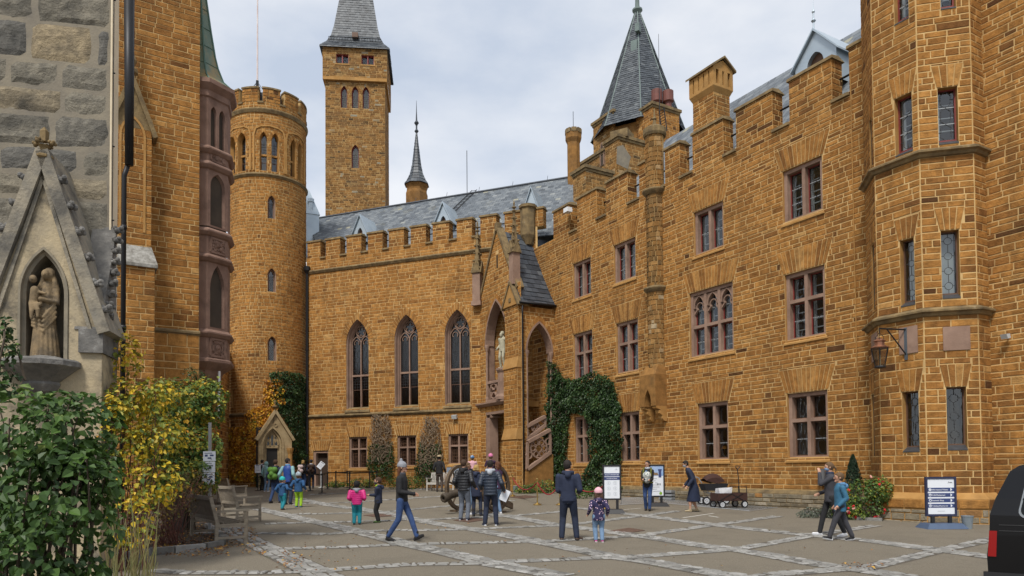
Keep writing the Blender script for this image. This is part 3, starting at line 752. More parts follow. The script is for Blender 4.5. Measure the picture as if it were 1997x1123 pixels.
# ------------------------------------------------------------------ the bay tower on the right
D_B,A_B=1.5,1.3;kk=A_B*.70711
s1=RW.at(1709.5,500,D_B)[0]
pts=[RW.pos(s1-kk,0,0),RW.pos(s1-kk,0,D_B-kk),RW.pos(s1,0,D_B),RW.pos(s1+A_B,0,D_B),RW.pos(s1+A_B+kk,0,D_B-kk),RW.pos(s1+A_B+kk,0,0)]
BAY=thing('bay_tower','polygonal ochre stone bay with narrow leaded windows and dark string courses at the right','bay tower',(*pts[3][:2],gz(*pts[3][:2])))
Z_B1,Z_B2=RW.at(1803,296,D_B)[1],RW.at(1800,609,D_B)[1]
ZTOP=RW.at(1800,0,D_B)[1]+3.5
ZPB=RW.at(1790,962,D_B)[1]
faces_=[]
for i in range(5):
 a,b=pts[i],pts[i+1];u=(b-a)[:2];faces_.append((Frame(a,u),float(np.linalg.norm(b-a))))
def bwin(i,xl,xr,yt,yb):
 F=faces_[i][0];s0,z1=F.at(xl,yt);s1_,_=F.at(xr,yt);z0=F.at(xl,yb)[1];return(s0,s1_,z0,z1)
WB={2:[bwin(2,1744,1778,194,308),bwin(2,1754.5,1782,470,600),bwin(2,1759,1791,765,882),],3:[bwin(3,1828,1867,172,283),bwin(3,1834.5,1870,450,583),bwin(3,1845,1884,755,878)],1:[]}
# matching openings one storey up (top of the frame) and the narrow one on the far-left face
for i,xl,xr,yt,yb in((2,1742,1770,-60,52),(3,1832,1862,-75,20)):WB[i].append(bwin(i,xl,xr,yt,yb))
F1=faces_[1][0]
for(yt,yb)in((230,325),(480,610),(770,890)):
 s0,z1=F1.at(1699.5,yt);s0=min(s0,A_B-.5);s1_=s0+.3;WB[1].append((s0,s1_,F1.at(1699.5,yb)[1],z1))
body=MB()
for(F,Ln),i in zip(faces_,range(5)):
 op=[Op(*w_)for w_ in WB.get(i,[])];backing(body,F,0,Ln,-1,ZTOP,op)
 for o in op:reveal(body,F,o,-.22 if i!=1 else-.05,0,1)
BW_=part('wall',body,[M_MORT,M_TRIM],BAY)
ZL=[]
z=ZPB
while z<ZTOP:h=.19*rr.uniform(.85,1.15);ZL.append((z,z+h));z+=h
cnt={0:20,1:60,2:110,3:110,4:60}
for(F,Ln),i in zip(faces_,range(5)):
 op=[Op(*w_)for w_ in WB.get(i,[])]
 for w_ in WB.get(i,[]):op.append(Trap(w_[0]-.03,w_[1]+.03,w_[3]-.001,w_[3]+.62,.13))
 bl=[]
 for z0,z1 in ZL:
  if any(z0<zz+.10 and z1>zz-.12 for zz in()):continue
  bl+=courses(0.005,Ln-.005,z0,z1,.5,.5,op,rr,chv=0)
 lay(BW_,F,bl,M_STONE,rr,.028,.012,single=cnt[i],tfun=tone)
 for w_ in WB.get(i,[]):
  mb=MB();fan(mb,F,w_[0]-.03,w_[1]+.03,w_[3]+.02,w_[3]+.6,.12,.019,rr,w=.12,tr=(.25,.9),gap=.03);part('lintel_arch',mb,M_STONE,BAY)
  if i==1:
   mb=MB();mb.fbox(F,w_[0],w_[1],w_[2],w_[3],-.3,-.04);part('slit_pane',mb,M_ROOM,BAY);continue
  mb=MB();f=.035;a,b,c,e=w_
  c2=c+.14
  for q in((a,a+f,c2,e),(b-f,b,c2,e),(a+f,b-f,c2,c2+f),(a+f,b-f,e-f,e)):mb.fbox(F,*q,-.24,-.17)
  wf=part('window',mb,M_CASE if w_[3]>Z_B1 else M_CASEB,BAY)
  g=MB();g.poly([F.pos(a+f,c2+f,-.205),F.pos(b-f,c2+f,-.205),F.pos(b-f,e-f,-.205),F.pos(a+f,e-f,-.205)]);part('pane',g,M_GLASS,wf)
  lt=MB();lattice(lt,F,a+f,b-f,c2+f,e-f,'hex' if w_[3]>Z_B1 else 'ring',-.197,.013);part('came_lattice',lt,[M_LEAD,M_LEADL],wf)
  sm=MB();sm.hexa([F.pos(a,c,.02),F.pos(b,c,.02),F.pos(b,c,-.2),F.pos(a,c,-.2),F.pos(a,c+.03,.02),F.pos(b,c+.03,.02),F.pos(b,c2,-.17),F.pos(a,c2,-.17)]);part('sill',sm,M_SILLM,wf)
  room(wf,F,Op(a,b,c2,e),-.26,.5)
  if Z_B2<w_[3]<Z_B1+.5:  # white blind drawn behind the glass
   bm_=MB();bm_.fbox(F,a+.03,b-.02,c2,e,-.42,-.40);part('blind',bm_,mat('pale blind',(.80,.82,.82),rough=.8),wf)
  elif w_[3]>Z_B1:
   bm_=MB();bm_.fbox(F,a+.02,a+.12,c2,e,-.36,-.32)
   for q in range(1,4):bm_.fbox(F,a+.12,b,c2+(e-c2)*q/4-.014,c2+(e-c2)*q/4+.014,-.35,-.33)
   part('inner_window',bm_,M_WHITE,wf)
def poly_band(mb,pl,z,prof,m=0,closed=False):
 """moulding along a polyline of ground points: prof [(out, dz)]"""
 n=len(pl);nor=[]
 for i in range(n):
  ns=[]
  if i>0:d=pl[i]-pl[i-1];d=d[:2]/np.linalg.norm(d[:2]);ns.append(np.array([d[1],-d[0]]))
  if i<n-1:d=pl[i+1]-pl[i];d=d[:2]/np.linalg.norm(d[:2]);ns.append(np.array([d[1],-d[0]]))
  v=sum(ns);v=v/np.linalg.norm(v);k=1/max(.3,float(v@ns[0]));nor.append(v*k)
 rows=[[(p[0]+q[0]*o,p[1]+q[1]*o,z+dz)for p,q in zip(pl,nor)]for o,dz in prof]
 for r0,r1 in zip(rows[:-1],rows[1:]):
  for i in range(n-1):mb.poly([r0[i],r0[i+1],r1[i+1],r1[i]],m)
for z in(Z_B1,Z_B2):
 mb=MB();poly_band(mb,pts,z,[(.0,-.14),(.06,-.12),(.10,-.05),(.17,-.02),(.17,.03),(.05,.10),(0,.12)]);part('string_course',mb,M_COPE,BAY)
mb=MB();poly_band(mb,pts,0,[(.17,-1),(.17,ZPB-.42),(.17,ZPB-.40),(.19,ZPB-.20),(.19,ZPB-.14),(.04,ZPB+.02),(0,ZPB+.02)])
PB=part('plinth',mb,M_TRIM,BAY)
for(F,Ln),i in zip(faces_,range(5)):
 ex=.19*.4142;lay(PB,F.offset(.19),courses(-ex,Ln+ex,ZPB-.40,ZPB-.15,.25,.8,[],rr,chv=0),M_STONE,rr,.024,.012,single=6)
 G=F.offset(.17);ex=.17*.4142
 lay(PB,G,courses(-ex,Ln+ex,-.1,ZPB-.42,.17,.42,[],rr),M_PLINTH,rr,.028,.02,single=40)
for i,(xl,xr,yt,yb)in((3,(1838,1891,638,684)),(2,(1754,1790,640,692)),(1,(1701,1712,655,708))):
 F=faces_[i][0];a,z1=F.at(xl,yt);b=F.at(xr,yt)[0];z0=F.at(xl,yb)[1];mb=MB();mb.fbox(F,a,min(b,faces_[i][1]-.02),z0,z1,-.02,.034);part('plaque',mb,M_RED,BAY)
 # ------------------------------------------------------------------ gothic window with tracery
def tracery_window(parent,F,op,pattern='ring',splay=.15,dep=.40,fw=.0,transom=None,cols=2,mat_=None,glass=None,simple=False,name='window',sill=True,bw=.055):
 mt=mat_ or M_RED;dep_=dep
 inn=Op(op.s0+splay,op.s1-splay,op.z0+.02,op.z1,op.zt-splay*1.35)
 mb=MB();a,b=op.outline(8),inn.outline(8);n=len(a);P=F.pos
 steps=[(0.0,.004,0.0),(.02,-.03,0),(.35,-.10,0),(.45,-.22,0),(.85,-.30,0),(1.0,-dep,0)]
 for(k0,d0,_),(k1,d1,_)in zip(steps[:-1],steps[1:]):
  for i in range(n):
   j=(i+1)%n
   l=lambda i_,k:(a[i_][0]+(b[i_][0]-a[i_][0])*k,a[i_][1]+(b[i_][1]-a[i_][1])*k)
   mb.poly([P(*l(i,k0),d0),P(*l(j,k0),d0),P(*l(j,k1),d1),P(*l(i,k1),d1)])
 w=part(name,mb,mt,parent)
 W=inn.s1-inn.s0;m=(inn.s0+inn.s1)/2;d0,d1=-dep-.12,-dep+.02
 tr=MB();ar=inn.arch(8)
 for q in range(len(ar)-1):bar2(tr,F,ar[q],ar[q+1],bw,d0,d1)
 for x in(inn.s0+bw/4,inn.s1-bw/4):bar2(tr,F,(x,inn.z0),(x,inn.z1),bw*.8,d0,d1)
 lights=[(inn.s0,inn.s1)]
 if cols==2:
  bar2(tr,F,(m,inn.z0),(m,inn.z1+.05),bw*1.15,d0,d1+.01);lights=[(inn.s0,m),(m,inn.s1)]
  for x0,x1 in lights:
   o=Op(x0,x1,inn.z0,inn.z1-.02,inn.z1+W*.36);ar=o.arch(6)
   for q in range(len(ar)-1):bar2(tr,F,ar[q],ar[q+1],bw*.8,d0+.005,d1-.005)
   c=((x0+x1)/2,inn.z1+W*.06);r=W*.13  # cusps
   an=np.linspace(R(-40),R(220),9)
   for q in range(8):bar2(tr,F,(c[0]+r*math.cos(an[q]),c[1]+r*math.sin(an[q])),(c[0]+r*math.cos(an[q+1]),c[1]+r*math.sin(an[q+1])),bw*.5,d0+.02,d1-.02)
  hh=inn.zt-inn.z1;c=(m,inn.z1+hh*.60);r=W*.265
  an=np.linspace(0,2*PI,19)
  for q in range(18):bar2(tr,F,(c[0]+r*math.cos(an[q]),c[1]+r*math.sin(an[q])),(c[0]+r*math.cos(an[q+1]),c[1]+r*math.sin(an[q+1])),bw*.8,d0+.003,d1-.003)
  if not simple:
   for k in range(5):
    aa=PI/2+2*PI*k/5;cc=(c[0]+r*.52*math.cos(aa),c[1]+r*.52*math.sin(aa));r2=r*.36
    an2=np.linspace(aa-R(120),aa+R(120),7)
    for q in range(6):bar2(tr,F,(cc[0]+r2*math.cos(an2[q]),cc[1]+r2*math.sin(an2[q])),(cc[0]+r2*math.cos(an2[q+1]),cc[1]+r2*math.sin(an2[q+1])),bw*.45,d0+.02,d1-.015)
 if transom:bar2(tr,F,(inn.s0,transom),(inn.s1,transom),.11,d0,d1+.012)
 part('tracery',tr,mt,w)
 gd=-dep-.07
 rows=[(inn.z0,inn.z1)]if not transom else[(inn.z0,transom),(transom,inn.z1)]
 lt=MB()
 for ri,(y0,y1)in enumerate(rows):
  for x0,x1 in lights:
   g=MB();g.poly([P(x0,y0,gd),P(x1,y0,gd),P(x1,y1,gd),P(x0,y1,gd)]);part('pane',g,glass or M_GLASSD,w)
   ys=y1 if(ri==1 or not transom)else y1-.10
   if pattern:
    if transom and ri==0:
     h_=(y1-y0)*.42;lattice(lt,F,x0+.04,x1-.04,y1-h_,y1-.03,'grid',gd+.01,.012)
     lt.fbox(F,x0+.03,x0+.06,y0,y1-h_,gd,gd+.03,1);lt.fbox(F,x1-.06,x1-.03,y0,y1-h_,gd,gd+.03,1);lt.fbox(F,x0+.03,x1-.03,y1-h_-.03,y1-h_,gd,gd+.03,1);lt.fbox(F,x0+.03,x1-.03,y0,y0+.05,gd,gd+.03,1)
    else:lattice(lt,F,x0+.03,x1-.03,y0+.02,ys,pattern,gd+.01,.018 if pattern!='diamond' else.012)
 g=MB();ar=inn.arch(8);g.poly([P(s,z,gd)for s,z in ar[::-1]]);part('pane',g,glass or M_GLASSD,w)
 if lt.f:part('came_lattice',lt,[M_LEAD if not simple else M_LEAD,M_CASEB],w)
 if sill:
  sm=MB();l,r_=op.s0-.10,op.s1+.10
  sm.hexa([P(l,op.z0-.22,.10),P(r_,op.z0-.22,.10),P(r_,op.z0-.22,-.02),P(l,op.z0-.22,-.02),P(l+.03,op.z0-.12,.08),P(r_-.03,op.z0-.12,.08),P(op.s1,op.z0+.10,-.2),P(op.s0,op.z0+.10,-.2)]);part('sill',sm,M_COPE,w)
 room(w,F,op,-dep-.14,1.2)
 return w
def band(mb,F,s0,s1,z,prof,step=None,m=0):
 """horizontal moulding on a wall: prof [(out, dz)] from bottom to top"""
 ss=[s0,s1]if not step else list(np.arange(s0,s1,step))+[s1]
 for(o0,z0),(o1,z1)in zip(prof[:-1],prof[1:]):
  for a,b in zip(ss[:-1],ss[1:]):mb.poly([F.pos(a,z+z0,o0),F.pos(b,z+z0,o0),F.pos(b,z+z1,o1),F.pos(a,z+z1,o1)],m)
 if not step:
  for s in(s0,s1):mb.poly([F.pos(s,z+q,o)for o,q in prof][::(1 if s==s0 else-1)],m)
STRING=[(0,-.12),(.05,-.11),(.09,-.03),(.13,-.01),(.13,.05),(.02,.12),(0,.12)]
# ------------------------------------------------------------------ the wing across the back of the court
rr=random.Random(23)
S_BL=BW.at(598,800)[0]
HALL=thing('castle_hall','wing at the back of the court with three tall gothic tracery windows and slate roof','castle wing',(*BW.pos(-7,0)[:2],gz(*BW.pos(-7,0)[:2])))
ZS,ZP=BW.at(640,811.5)[1],BW.at(604,531.4)[1]
ZC,ZM=BW.at(628,500)[1],BW.at(634.5,464)[1]
gops=[]
for xl,xr,ax,ay,sy,by in((675.5,719,699,622,668,797),(769.5,815.5,793,613.7,661,792),(867.5,916.5,893,602.5,653,788)):
 s0,s1=BW.at(xl,700)[0],BW.at(xr,700)[0];gops.append(Op(s0,s1,BW.at(ax,by)[1],BW.at(ax,sy)[1],BW.at(ax,ay)[1]))
zap=sum(o.zt for o in gops)/3;zsp=sum(o.z1 for o in gops)/3;zb_=sum(o.z0 for o in gops)/3
for o in gops:o.zt,o.z1,o.z0=zap,zsp,zb_
rops=[]
for xl,xr,yt,yb in((681,716,852.5,913),(775,812,849.8,909),(874.5,913.5,846.8,905)):s0,s1=BW.at(xl,880)[0],BW.at(xr,880)[0];rops.append(Op(s0,s1,BW.at(xl,yb)[1],BW.at(xl,yt)[1]))
dop=Op(BW.at(611,900)[0],BW.at(640,900)[0],-0.5,BW.at(620,879)[1])
ops=gops+rops+[dop];tops=[Trap(o.s0-.05,o.s1+.05,o.z1-.001,o.z1+.62,.22)for o in rops+[dop]]
class RingCut(Op):
 def cut(self,z0,z1):
  lo,hi=max(z0,self.z1),min(z1,self.zt)
  if hi<=lo:return[]
  return super().cut(lo,hi)
rings=[RingCut(o.s0-.32,o.s1+.32,o.z1,o.z1,o.zt+.42)for o in gops]
wall=MB();backing(wall,BW,S_BL,.3,-1,ZC,ops)
for o in rops+[dop]:reveal(wall,BW,o,-.32,0,1)
WALLH=part('wall',wall,[M_MORT,M_RED],HALL)
bl=courses(S_BL,.2,.2,ZC,.20,.56,ops+tops+rings,rr)
lay(WALLH,BW,bl,M_STONE,rr,.027,.012,tfun=lambda q,r_:min(1,max(0,r_.gauss(.6,.15))),bev=.008)
for o in gops:
 mb=MB();ring(mb,BW,o,.34,.018,rr,n=11,gap=.035);part('window_arch',mb,M_STONE,HALL)
for o in rops+[dop]:
 mb=MB();fan(mb,BW,o.s0-.05,o.s1+.05,o.z1+.02,o.z1+.6,.2,.018,rr,w=.13,tr=(.3,.9),gap=.04);part('lintel_arch',mb,M_STONE,HALL)
ztr=BW.at(697,731)[1]
for o,pt in zip(gops,('ring','diamond','ring')):tracery_window(HALL,BW,o,pt,transom=ztr)
for o in rops:cross_window(HALL,BW,o.s0,o.s1,o.z0,o.z1,kind=None,red=False,white=False,bars=True,fw=.10,mw=.10,trans=.64,glass=M_GLASSD)
mb=MB();o=dop
for q in((o.s0,o.s0+.16,-.5,o.z1),(o.s1-.06,o.s1,-.5,o.z1),(o.s0+.16,o.s1-.06,o.z1-.14,o.z1)):mb.fbox(BW,*q,-.3,-.05)
d_=part('door',mb,M_RED,HALL);room(d_,BW,dop,-.33,.6)
mb=MB();mb.fbox(BW,o.s0+.16,o.s1-.06,-.5,o.z1-.14,-.31,-.29);part('door_leaf',mb,mat('dark brown door',(.03,.018,.012),(.05,.03,.018),scale=6,rough=.7),d_)
mb=MB();band(mb,BW,S_BL,BW.at(919,800)[0],ZS,STRING);part('string_course',mb,M_COPE,HALL)
mb=MB();band(mb,BW,S_BL,.1,ZP,[(0,-.14),(.06,-.12),(.12,-.02),(.14,.02),(.10,.10),(0,.13)]);part('string_course',mb,M_COPE,HALL)
ml=[(60,140),(172,260),(298,388),(428,518),(555,648),(688,782),(822,922),(968,1062),(1112,1210),(1260,1358),(1415,1496)]
MB_=[(BW.at(580+a/3.119,460)[0],BW.at(580+b/3.119,460)[0])for a,b in ml]
crenels(HALL,BW,MB_,ZC,ZM,rr)
DR=-5.6;zri=BW.at(855,388,DR)[1];ze=ZC-.25
def BF(u,v,h):return BW.pos(u,ze+(zri-ze)*v+h,-.9+(DR+.9)*v-h*.4)
SR1=2.5
mb=MB();S_RL=BW.at(612,424,DR)[0]
mb.poly([BF(S_BL,0,-.03),BF(SR1,0,-.03),BF(SR1,1,-.03),BF(S_RL,1,-.03)],0,.3);mb.poly([BF(S_RL,1,-.03),BF(SR1,1,-.03),BW.pos(SR1,ze,-11),BW.pos(S_BL,ze,-11)],0,.3);mb.poly([BF(S_BL,0,-.03),BF(S_RL,1,-.03),BW.pos(S_BL,ze,-11)],0,.3);mb.poly([BF(SR1,0,-.03),BW.pos(SR1,ze,-11),BF(SR1,1,-.03)],0,.3)
RH=part('roof',mb,M_SLATED,HALL)
mb=MB();slates(BF,min(S_BL,S_RL),SR1,0,1,.34,.036,rr,mb,keep=lambda u,v:u>S_BL+(S_RL-S_BL)*v);part('slate_shingles',mb,M_SLATE,RH,stuff=True)
mb=MB();mb.tube([BF(S_RL,1,.02),BF(SR1,1,.02)],.09,6)
for k in range(9):
 s=S_RL+(SR1-S_RL)*(k+.5)/9;mb.tube([BF(s,1,.05),BF(s,1,.42)],.012,4)
part('ridge',mb,M_SLATED,RH)
DBF=BW.offset(-2.0)
for xc,yap,yb,lb in((702,421,462,'leftmost small zinc dormer on the back slate roof'),(864,397,440,'small zinc dormer on the back slate roof beside the roof ladder'),(1036,368,430,'small zinc dormer on the back slate roof nearest the right wing')):
 s,za=DBF.at(xc,yap);z0=DBF.at(xc,yb)[1]-.35;t=dormer(DBF,s,z0,.95,(za-z0)*.42,(za-z0)*.58,1.7,lb,finial=False)
 # roof ladder and rods
mb=MB();s=BW.at(905,410,DR*.75)[0]
for q in(-.18,.18):mb.tube([BF(s+q-1.3,.35,.14),BF(s+q,1.03,.14)],.025,4)
for k in range(14):v=.37+.65*k/13;so=s-1.3+1.3*(v-.35)/.68;mb.tube([BF(so-.18,v,.14),BF(so+.18,v,.14)],.016,4)
solo('roof_ladder',mb,M_IRON,'dark iron ladder lying on the back slate roof','ladder',BF(s,.6,.1))
mb=MB();p=BW.pos(BW.at(911,380,DR)[0],zri,DR);mb.tube([p,p+np.array([0,0,2.9])],.022,5);solo('lightning_rod',mb,M_IRON,'thin lightning rod on the ridge of the back slate roof','rod',p)
# corner block where the two parapets meet
mb=MB();c=BW.pos(-.2,0,.1)
mb.lathe((c[0],c[1],ZC-1.0),[(.22,0),(.42,.5),(.42,ZM-ZC+.85),(.50,ZM-ZC+.9),(.50,ZM-ZC+1.05)],8);part('corner_turret',mb,M_COPE,HALL)
# ------------------------------------------------------------------ the stair porch in the corner
rr=random.Random(31)
PO=RW.offset(2.0);s_pc=PO.at(1018,800)[0];PSF=Frame(PO.pos(s_pc,0),-RW.n)
PORCH=thing('stair_porch','gabled stone stair porch with tall pointed openings and pinnacles in the corner of the court','porch',(*PO.pos(s_pc,0)[:2],gz(*PO.pos(s_pc,0)[:2])))
sl=-19.5;ps=PO.at(990,700)[0];pl_=PO.at(947.5,700)[0]
za_,zsp_=PO.at(967,584)[1],PO.at(967,668)[1];zsl=PO.at(960,786)[1];zlo=PO.at(960,803)[1]
o_up=Op(pl_,ps,zsl+.1,zsp_,za_);o_lo=Op(pl_+.02,ps,-.5,zlo)
zg0,zgap=PO.at(997,556)[1],PO.at(964.6,450)[1];sm_=(PO.at(939,594)[0]+PO.at(997,550)[0])/2;hw=(s_pc-.35-sl)/2
mid=sl+hw
def gedge(z):return hw if z<=zg0 else max(0,hw*(zgap-z)/(zgap-zg0))
wall=MB();backing(wall,PO,sl,s_pc,-1,zg0,[o_up,o_lo]);wall.poly([PO.pos(mid-hw,zg0),PO.pos(mid+hw,zg0),PO.pos(mid,zgap)])
reveal(wall,PO,o_up,-.55,0,1);reveal(wall,PO,o_lo,-.6,0,1)
# side wall
pe=PSF.at(1083,700)[0];a0,a1=PSF.at(1026.5,690)[0],PSF.at(1077,690)[0]
o_sd=Op(a0,a1,PSF.at(1050,800)[1]-2.2,PSF.at(1050,685)[1],PSF.at(1050,628)[1]);ze_s=PSF.at(1050,600)[1]
o_sd.z0=1.6
backing(wall,PSF,0,pe,-1,ze_s,[o_sd]);reveal(wall,PSF,o_sd,-.45,0,1,bottom=False)
W_P=part('wall',wall,[M_MORT,M_RED],PORCH)
tr_=lambda q,r_:min(1,max(0,r_.gauss(.58,.16)))
rc=[RingCut(o.s0-.26,o.s1+.26,o.z1,o.z1,o.zt+.34)for o in(o_up,o_sd)]
fl=Trap(o_lo.s0-.1,o_lo.s1,o_lo.z1,o_lo.z1+.42,.0)
bl=courses(sl,s_pc,.2,zg0,.2,.5,[o_up,o_lo,rc[0],fl],rr)+courses(lambda z:mid-gedge(z),lambda z:mid+gedge(z),zg0,zgap,.2,.5,[Op(mid-.12,mid+.12,zgap-2.2,zgap-1.2)],rr)
lay(W_P,PO,bl,M_STONE,rr,.034,.012,tfun=tr_,single=160)
lay(W_P,PSF,courses(0,pe,.2,ze_s,.2,.5,[o_sd,rc[1]],rr),M_STONE,rr,.034,.012,tfun=tr_,single=120)
for F,o in((PO,o_up),(PSF,o_sd)):
 mb=MB();ring(mb,F,o,.28,.02,rr,n=9);part('arch_stones',mb,M_STONE,PORCH)
 mb=MB();ar=o.arch(9)
 for q in range(len(ar)-1):bar2(mb,F,ar[q],ar[q+1],.10,-.5,.035)
 for s in(o.s0+.05,o.s1-.05):
  mb.lathe(F.pos(s,o.z0,-.05),[(.10,0),(.10,.2),(.065,.3),(.065,o.z1-o.z0-.35),(.075,o.z1-o.z0-.32),(.13,o.z1-o.z0-.12),(.14,o.z1-o.z0),(.10,o.z1-o.z0+.02)],8)
 part('arch_moulding',mb,M_RED,PORCH)
mb=MB();fan(mb,PO,o_lo.s0-.1,o_lo.s1,o_lo.z1+.02,o_lo.z1+.42,0,.02,rr);part('lintel_arch',mb,M_STONE,PORCH)
mb=MB();mb.fbox(PO,o_lo.s0-.02,o_lo.s0+.40,-.5,zlo-.3,-.5,.03);mb.fbox(PO,o_lo.s0-.02,o_lo.s1,zlo-.14,zlo+.0,-.5,.03)
for k in range(5):mb.fbox(PO,o_lo.s0+.40+.02,o_lo.s0+.40+.28-k*.05,zlo-.3+k*.04,zlo-.28+(k+1)*.04,-.5,.02)
part('doorway_frame',mb,M_RED,PORCH)
mb=MB();mb.fbox(PO,mid-.14,mid+.14,zgap-2.2,zgap-1.35,-.1,.02);mb.fbox(PO,mid-.07,mid+.07,zgap-2.1,zgap-1.4,.02,.024,1);part('slit_window',mb,[M_TRIM,M_IRON],PORCH)
# sill band, balustrade with plinth for the statue
mb=MB();band(mb,PO,sl-.2,ps+.05,zsl,[(0,-.16),(.10,-.14),(.22,-.02),(.22,.06),(0,.10)]);part('string_course',mb,M_RED,PORCH)
zbt=PO.at(960,742)[1]
mb=MB();mb.fbox(PO,pl_-.05,ps,zbt-.14,zbt,-.3,-.02);mb.fbox(PO,pl_-.05,ps,zsl+.1,zsl+.22,-.28,-.03)
s_st=(PO.at(972,720)[0]+PO.at(986,720)[0])/2
zst=PO.at(979,718)[1]
mb.lathe(PO.pos(s_st,zsl+.1,-.05),[(.40,0),(.40,.15),(.30,.3),(.27,.9),(.27,zst-zsl-.35),(.36,zst-zsl-.2),(.36,zst-zsl-.1)],6)
for x0,x1 in((pl_+.1,s_st-.42),(s_st+.42,ps-.02)):
 if x1-x0<.15:continue
 c=((x0+x1)/2,(zsl+.22+zbt-.14)/2);r=min(x1-x0,zbt-zsl-.36)/2*.95
 an=np.linspace(0,2*PI,13)
 for q in range(12):bar2(mb,PO,(c[0]+r*math.cos(an[q]),c[1]+r*math.sin(an[q])),(c[0]+r*math.cos(an[q+1]),c[1]+r*math.sin(an[q+1])),.07,-.25,-.05)
 for k in range(4):
  a=PI/4+k*PI/2;bar2(mb,PO,(c[0]+r*.2*math.cos(a),c[1]+r*.2*math.sin(a)),(c[0]+r*1.3*math.cos(a),c[1]+r*1.3*math.sin(a)),.07,-.24,-.06)
 for x in(x0,x1):mb.fbox(PO,x-.04,x+.04,zsl+.2,zbt-.1,-.25,-.05)
part('balustrade',mb,M_RED,PORCH)
# corner pier with weatherings, gablet and pinnacle; left pier with pinnacle
pz1,pz2=PO.at(1003,650+0)[1],PO.at(1003,735)[1]
pz1=PO.at(1003,717)[1];pz2=PO.at(1003,855)[1];pzt=PO.at(1003,590)[1]
def pier(F,s0,s1,tiers,gab,pin,ztop_pin,d_back=-.3,stones=True):
 mb=MB();zz=-.8
 for z1,out in tiers:mb.fbox(F,s0,s1-.013,zz,z1,d_back,out-.013);zz=z1
 m=part('pier',mb,M_MORT,PORCH)
 zz=.2
 for z1,out in tiers:
  G=F.offset(out-.012);bl=courses(s0,s1,zz,z1-.02,.22,.45,[],rr);lay(m,G,bl,M_STONE,rr,.03,.012,tfun=tr_,single=25)
  GR=Frame(F.pos(s1-.012,0,out-.012),-F.n);lay(m,GR,courses(0,out-.02,zz,z1-.02,.22,.4,[],rr),M_STONE,rr,.03,.012,tfun=tr_,single=20)
  zz=z1
 mb=MB()
 for(z1,out),(z2,out2)in zip(tiers[:-1],tiers[1:]):
  P=F.pos;mb.hexa([P(s0-.03,z1-.06,out+.04),P(s1+.03,z1-.06,out+.04),P(s1+.03,z1-.06,0),P(s0-.03,z1-.06,0),P(s0,z1+.5,out2+.006),P(s1,z1+.5,out2+.006),P(s1,z1+.5,0),P(s0,z1+.5,0)])
 if mb.f:part('weathering',mb,M_TRIM,m)
 return m
PRT=[(pz2,.36),(pz1,.26),(pzt,.16)]
pier(PO,ps,s_pc-.02,PRT,True,True,0)
def pinnacle(F,s,z0,z1,w,dd,mt=M_RED,gablets=True):
 c=F.pos(s,0,dd);mb=MB();zsh=z0+(z1-z0)*.42
 rz=math.atan2(F.u[1],F.u[0])
 mb.box((c[0],c[1],(z0+zsh)/2),(w,w,zsh-z0),rz);mb.box((c[0],c[1],z0+.12),(w*1.25,w*1.25,.24),rz)
 p=part('pinnacle',mb,mt,PORCH)
 mb=MB()
 for k in range(4):
  a=rz+k*PI/2;u=np.array([math.cos(a),math.sin(a),0]);v=np.array([-u[1],u[0],0]);b=np.array([c[0],c[1],zsh-.1])+u*(w/2+.01)
  mb.prism([b-v*w*.62,b+v*w*.62,b+np.array([0,0,w*1.5])],u*.06)
 part('gablet',mb,M_COPE,p)
 mb=MB();mb.lathe((c[0],c[1],zsh-.05),[(w*.55,0),(w*.30,(z1-zsh)*.45),(.04,(z1-zsh)*.93),(.09,(z1-zsh)*.95),(.02,z1-zsh)],4,a0=rz+PI/4);sp=part('spirelet',mb,M_COPE,p)
 mb=MB()
 for j in range(6):
  k=(j+.4)/6.2;z=zsh+(z1-zsh)*k;r=w*.55*(1-k*.93)
  for q in range(4):
   a=rz+PI/4+q*PI/2;b=Vector((c[0]+math.cos(a)*(r+.03),c[1]+math.sin(a)*(r+.03),z));mb.ball(b,.085-.03*k,6,4,sc_=(1,1,.8))
 mb.lathe((c[0],c[1],z1-.22),[(.03,0),(.12,.06),(.12,.1),(.03,.14),(.05,.3),(.01,.45)],6)
 part('crockets',mb,M_COPE,sp)
sP=PO.at(1002,545)[0];pinnacle(PO,sP,PO.at(1002,556)[1],PO.at(1002,398)[1],.42,-.05)
mb=MB();P=PO.pos;b=ps-.05;e=s_pc+.03;zz=PO.at(1003,590)[1]
mb.prism([P(b,zz-.2,.24),P(e,zz-.2,.24),P((b+e)/2,zz+.95,.24)],-PO.n*.9);part('gablet',mb,M_TRIM,PORCH)
mb=MB()
for sg in(-1,1):
 c0=((b+e)/2,zz+1.06);c1=((b+e)/2+sg*((e-b)/2+.1),zz-.28);bar2(mb,PO,c0,c1,.10,-.4,.29)
bar2(mb,PO,((b+e)/2-.1,zz+.1),((b+e)/2+.1,zz+.1),.2,.24,.27)
part('gablet_coping',mb,M_COPE,PORCH)
s_lp=PO.at(933,560)[0]
zlp=PO.at(934,597)[1]
s_lp=BW.at(934,560)[0];zlp=BW.at(934,598)[1];mb=MB();mb.fbox(BW,s_lp-.42,s_lp+.42,-.8,zlp,-.1,.13);m=part('pier',mb,M_MORT,PORCH);lay(m,BW.offset(.13),courses(s_lp-.42,s_lp+.42,.3,zlp,.21,.5,[],rr),M_STONE,rr,.03,.012,tfun=tr_,single=40)
LPB=BW;
pinnacle(BW,s_lp,zlp,BW.at(934,440)[1],.46,.16)
# gable copings
mb=MB()
for sg in(-1,1):bar2(mb,PO,(mid,zgap+.12),(mid+sg*(hw+.05),zg0-.25),.14,-.35,.08)
mb.fbox(PO,mid-.12,mid+.12,zgap-.1,zgap+.35,-.2,.1)
part('gable_coping',mb,M_COPE,PORCH)
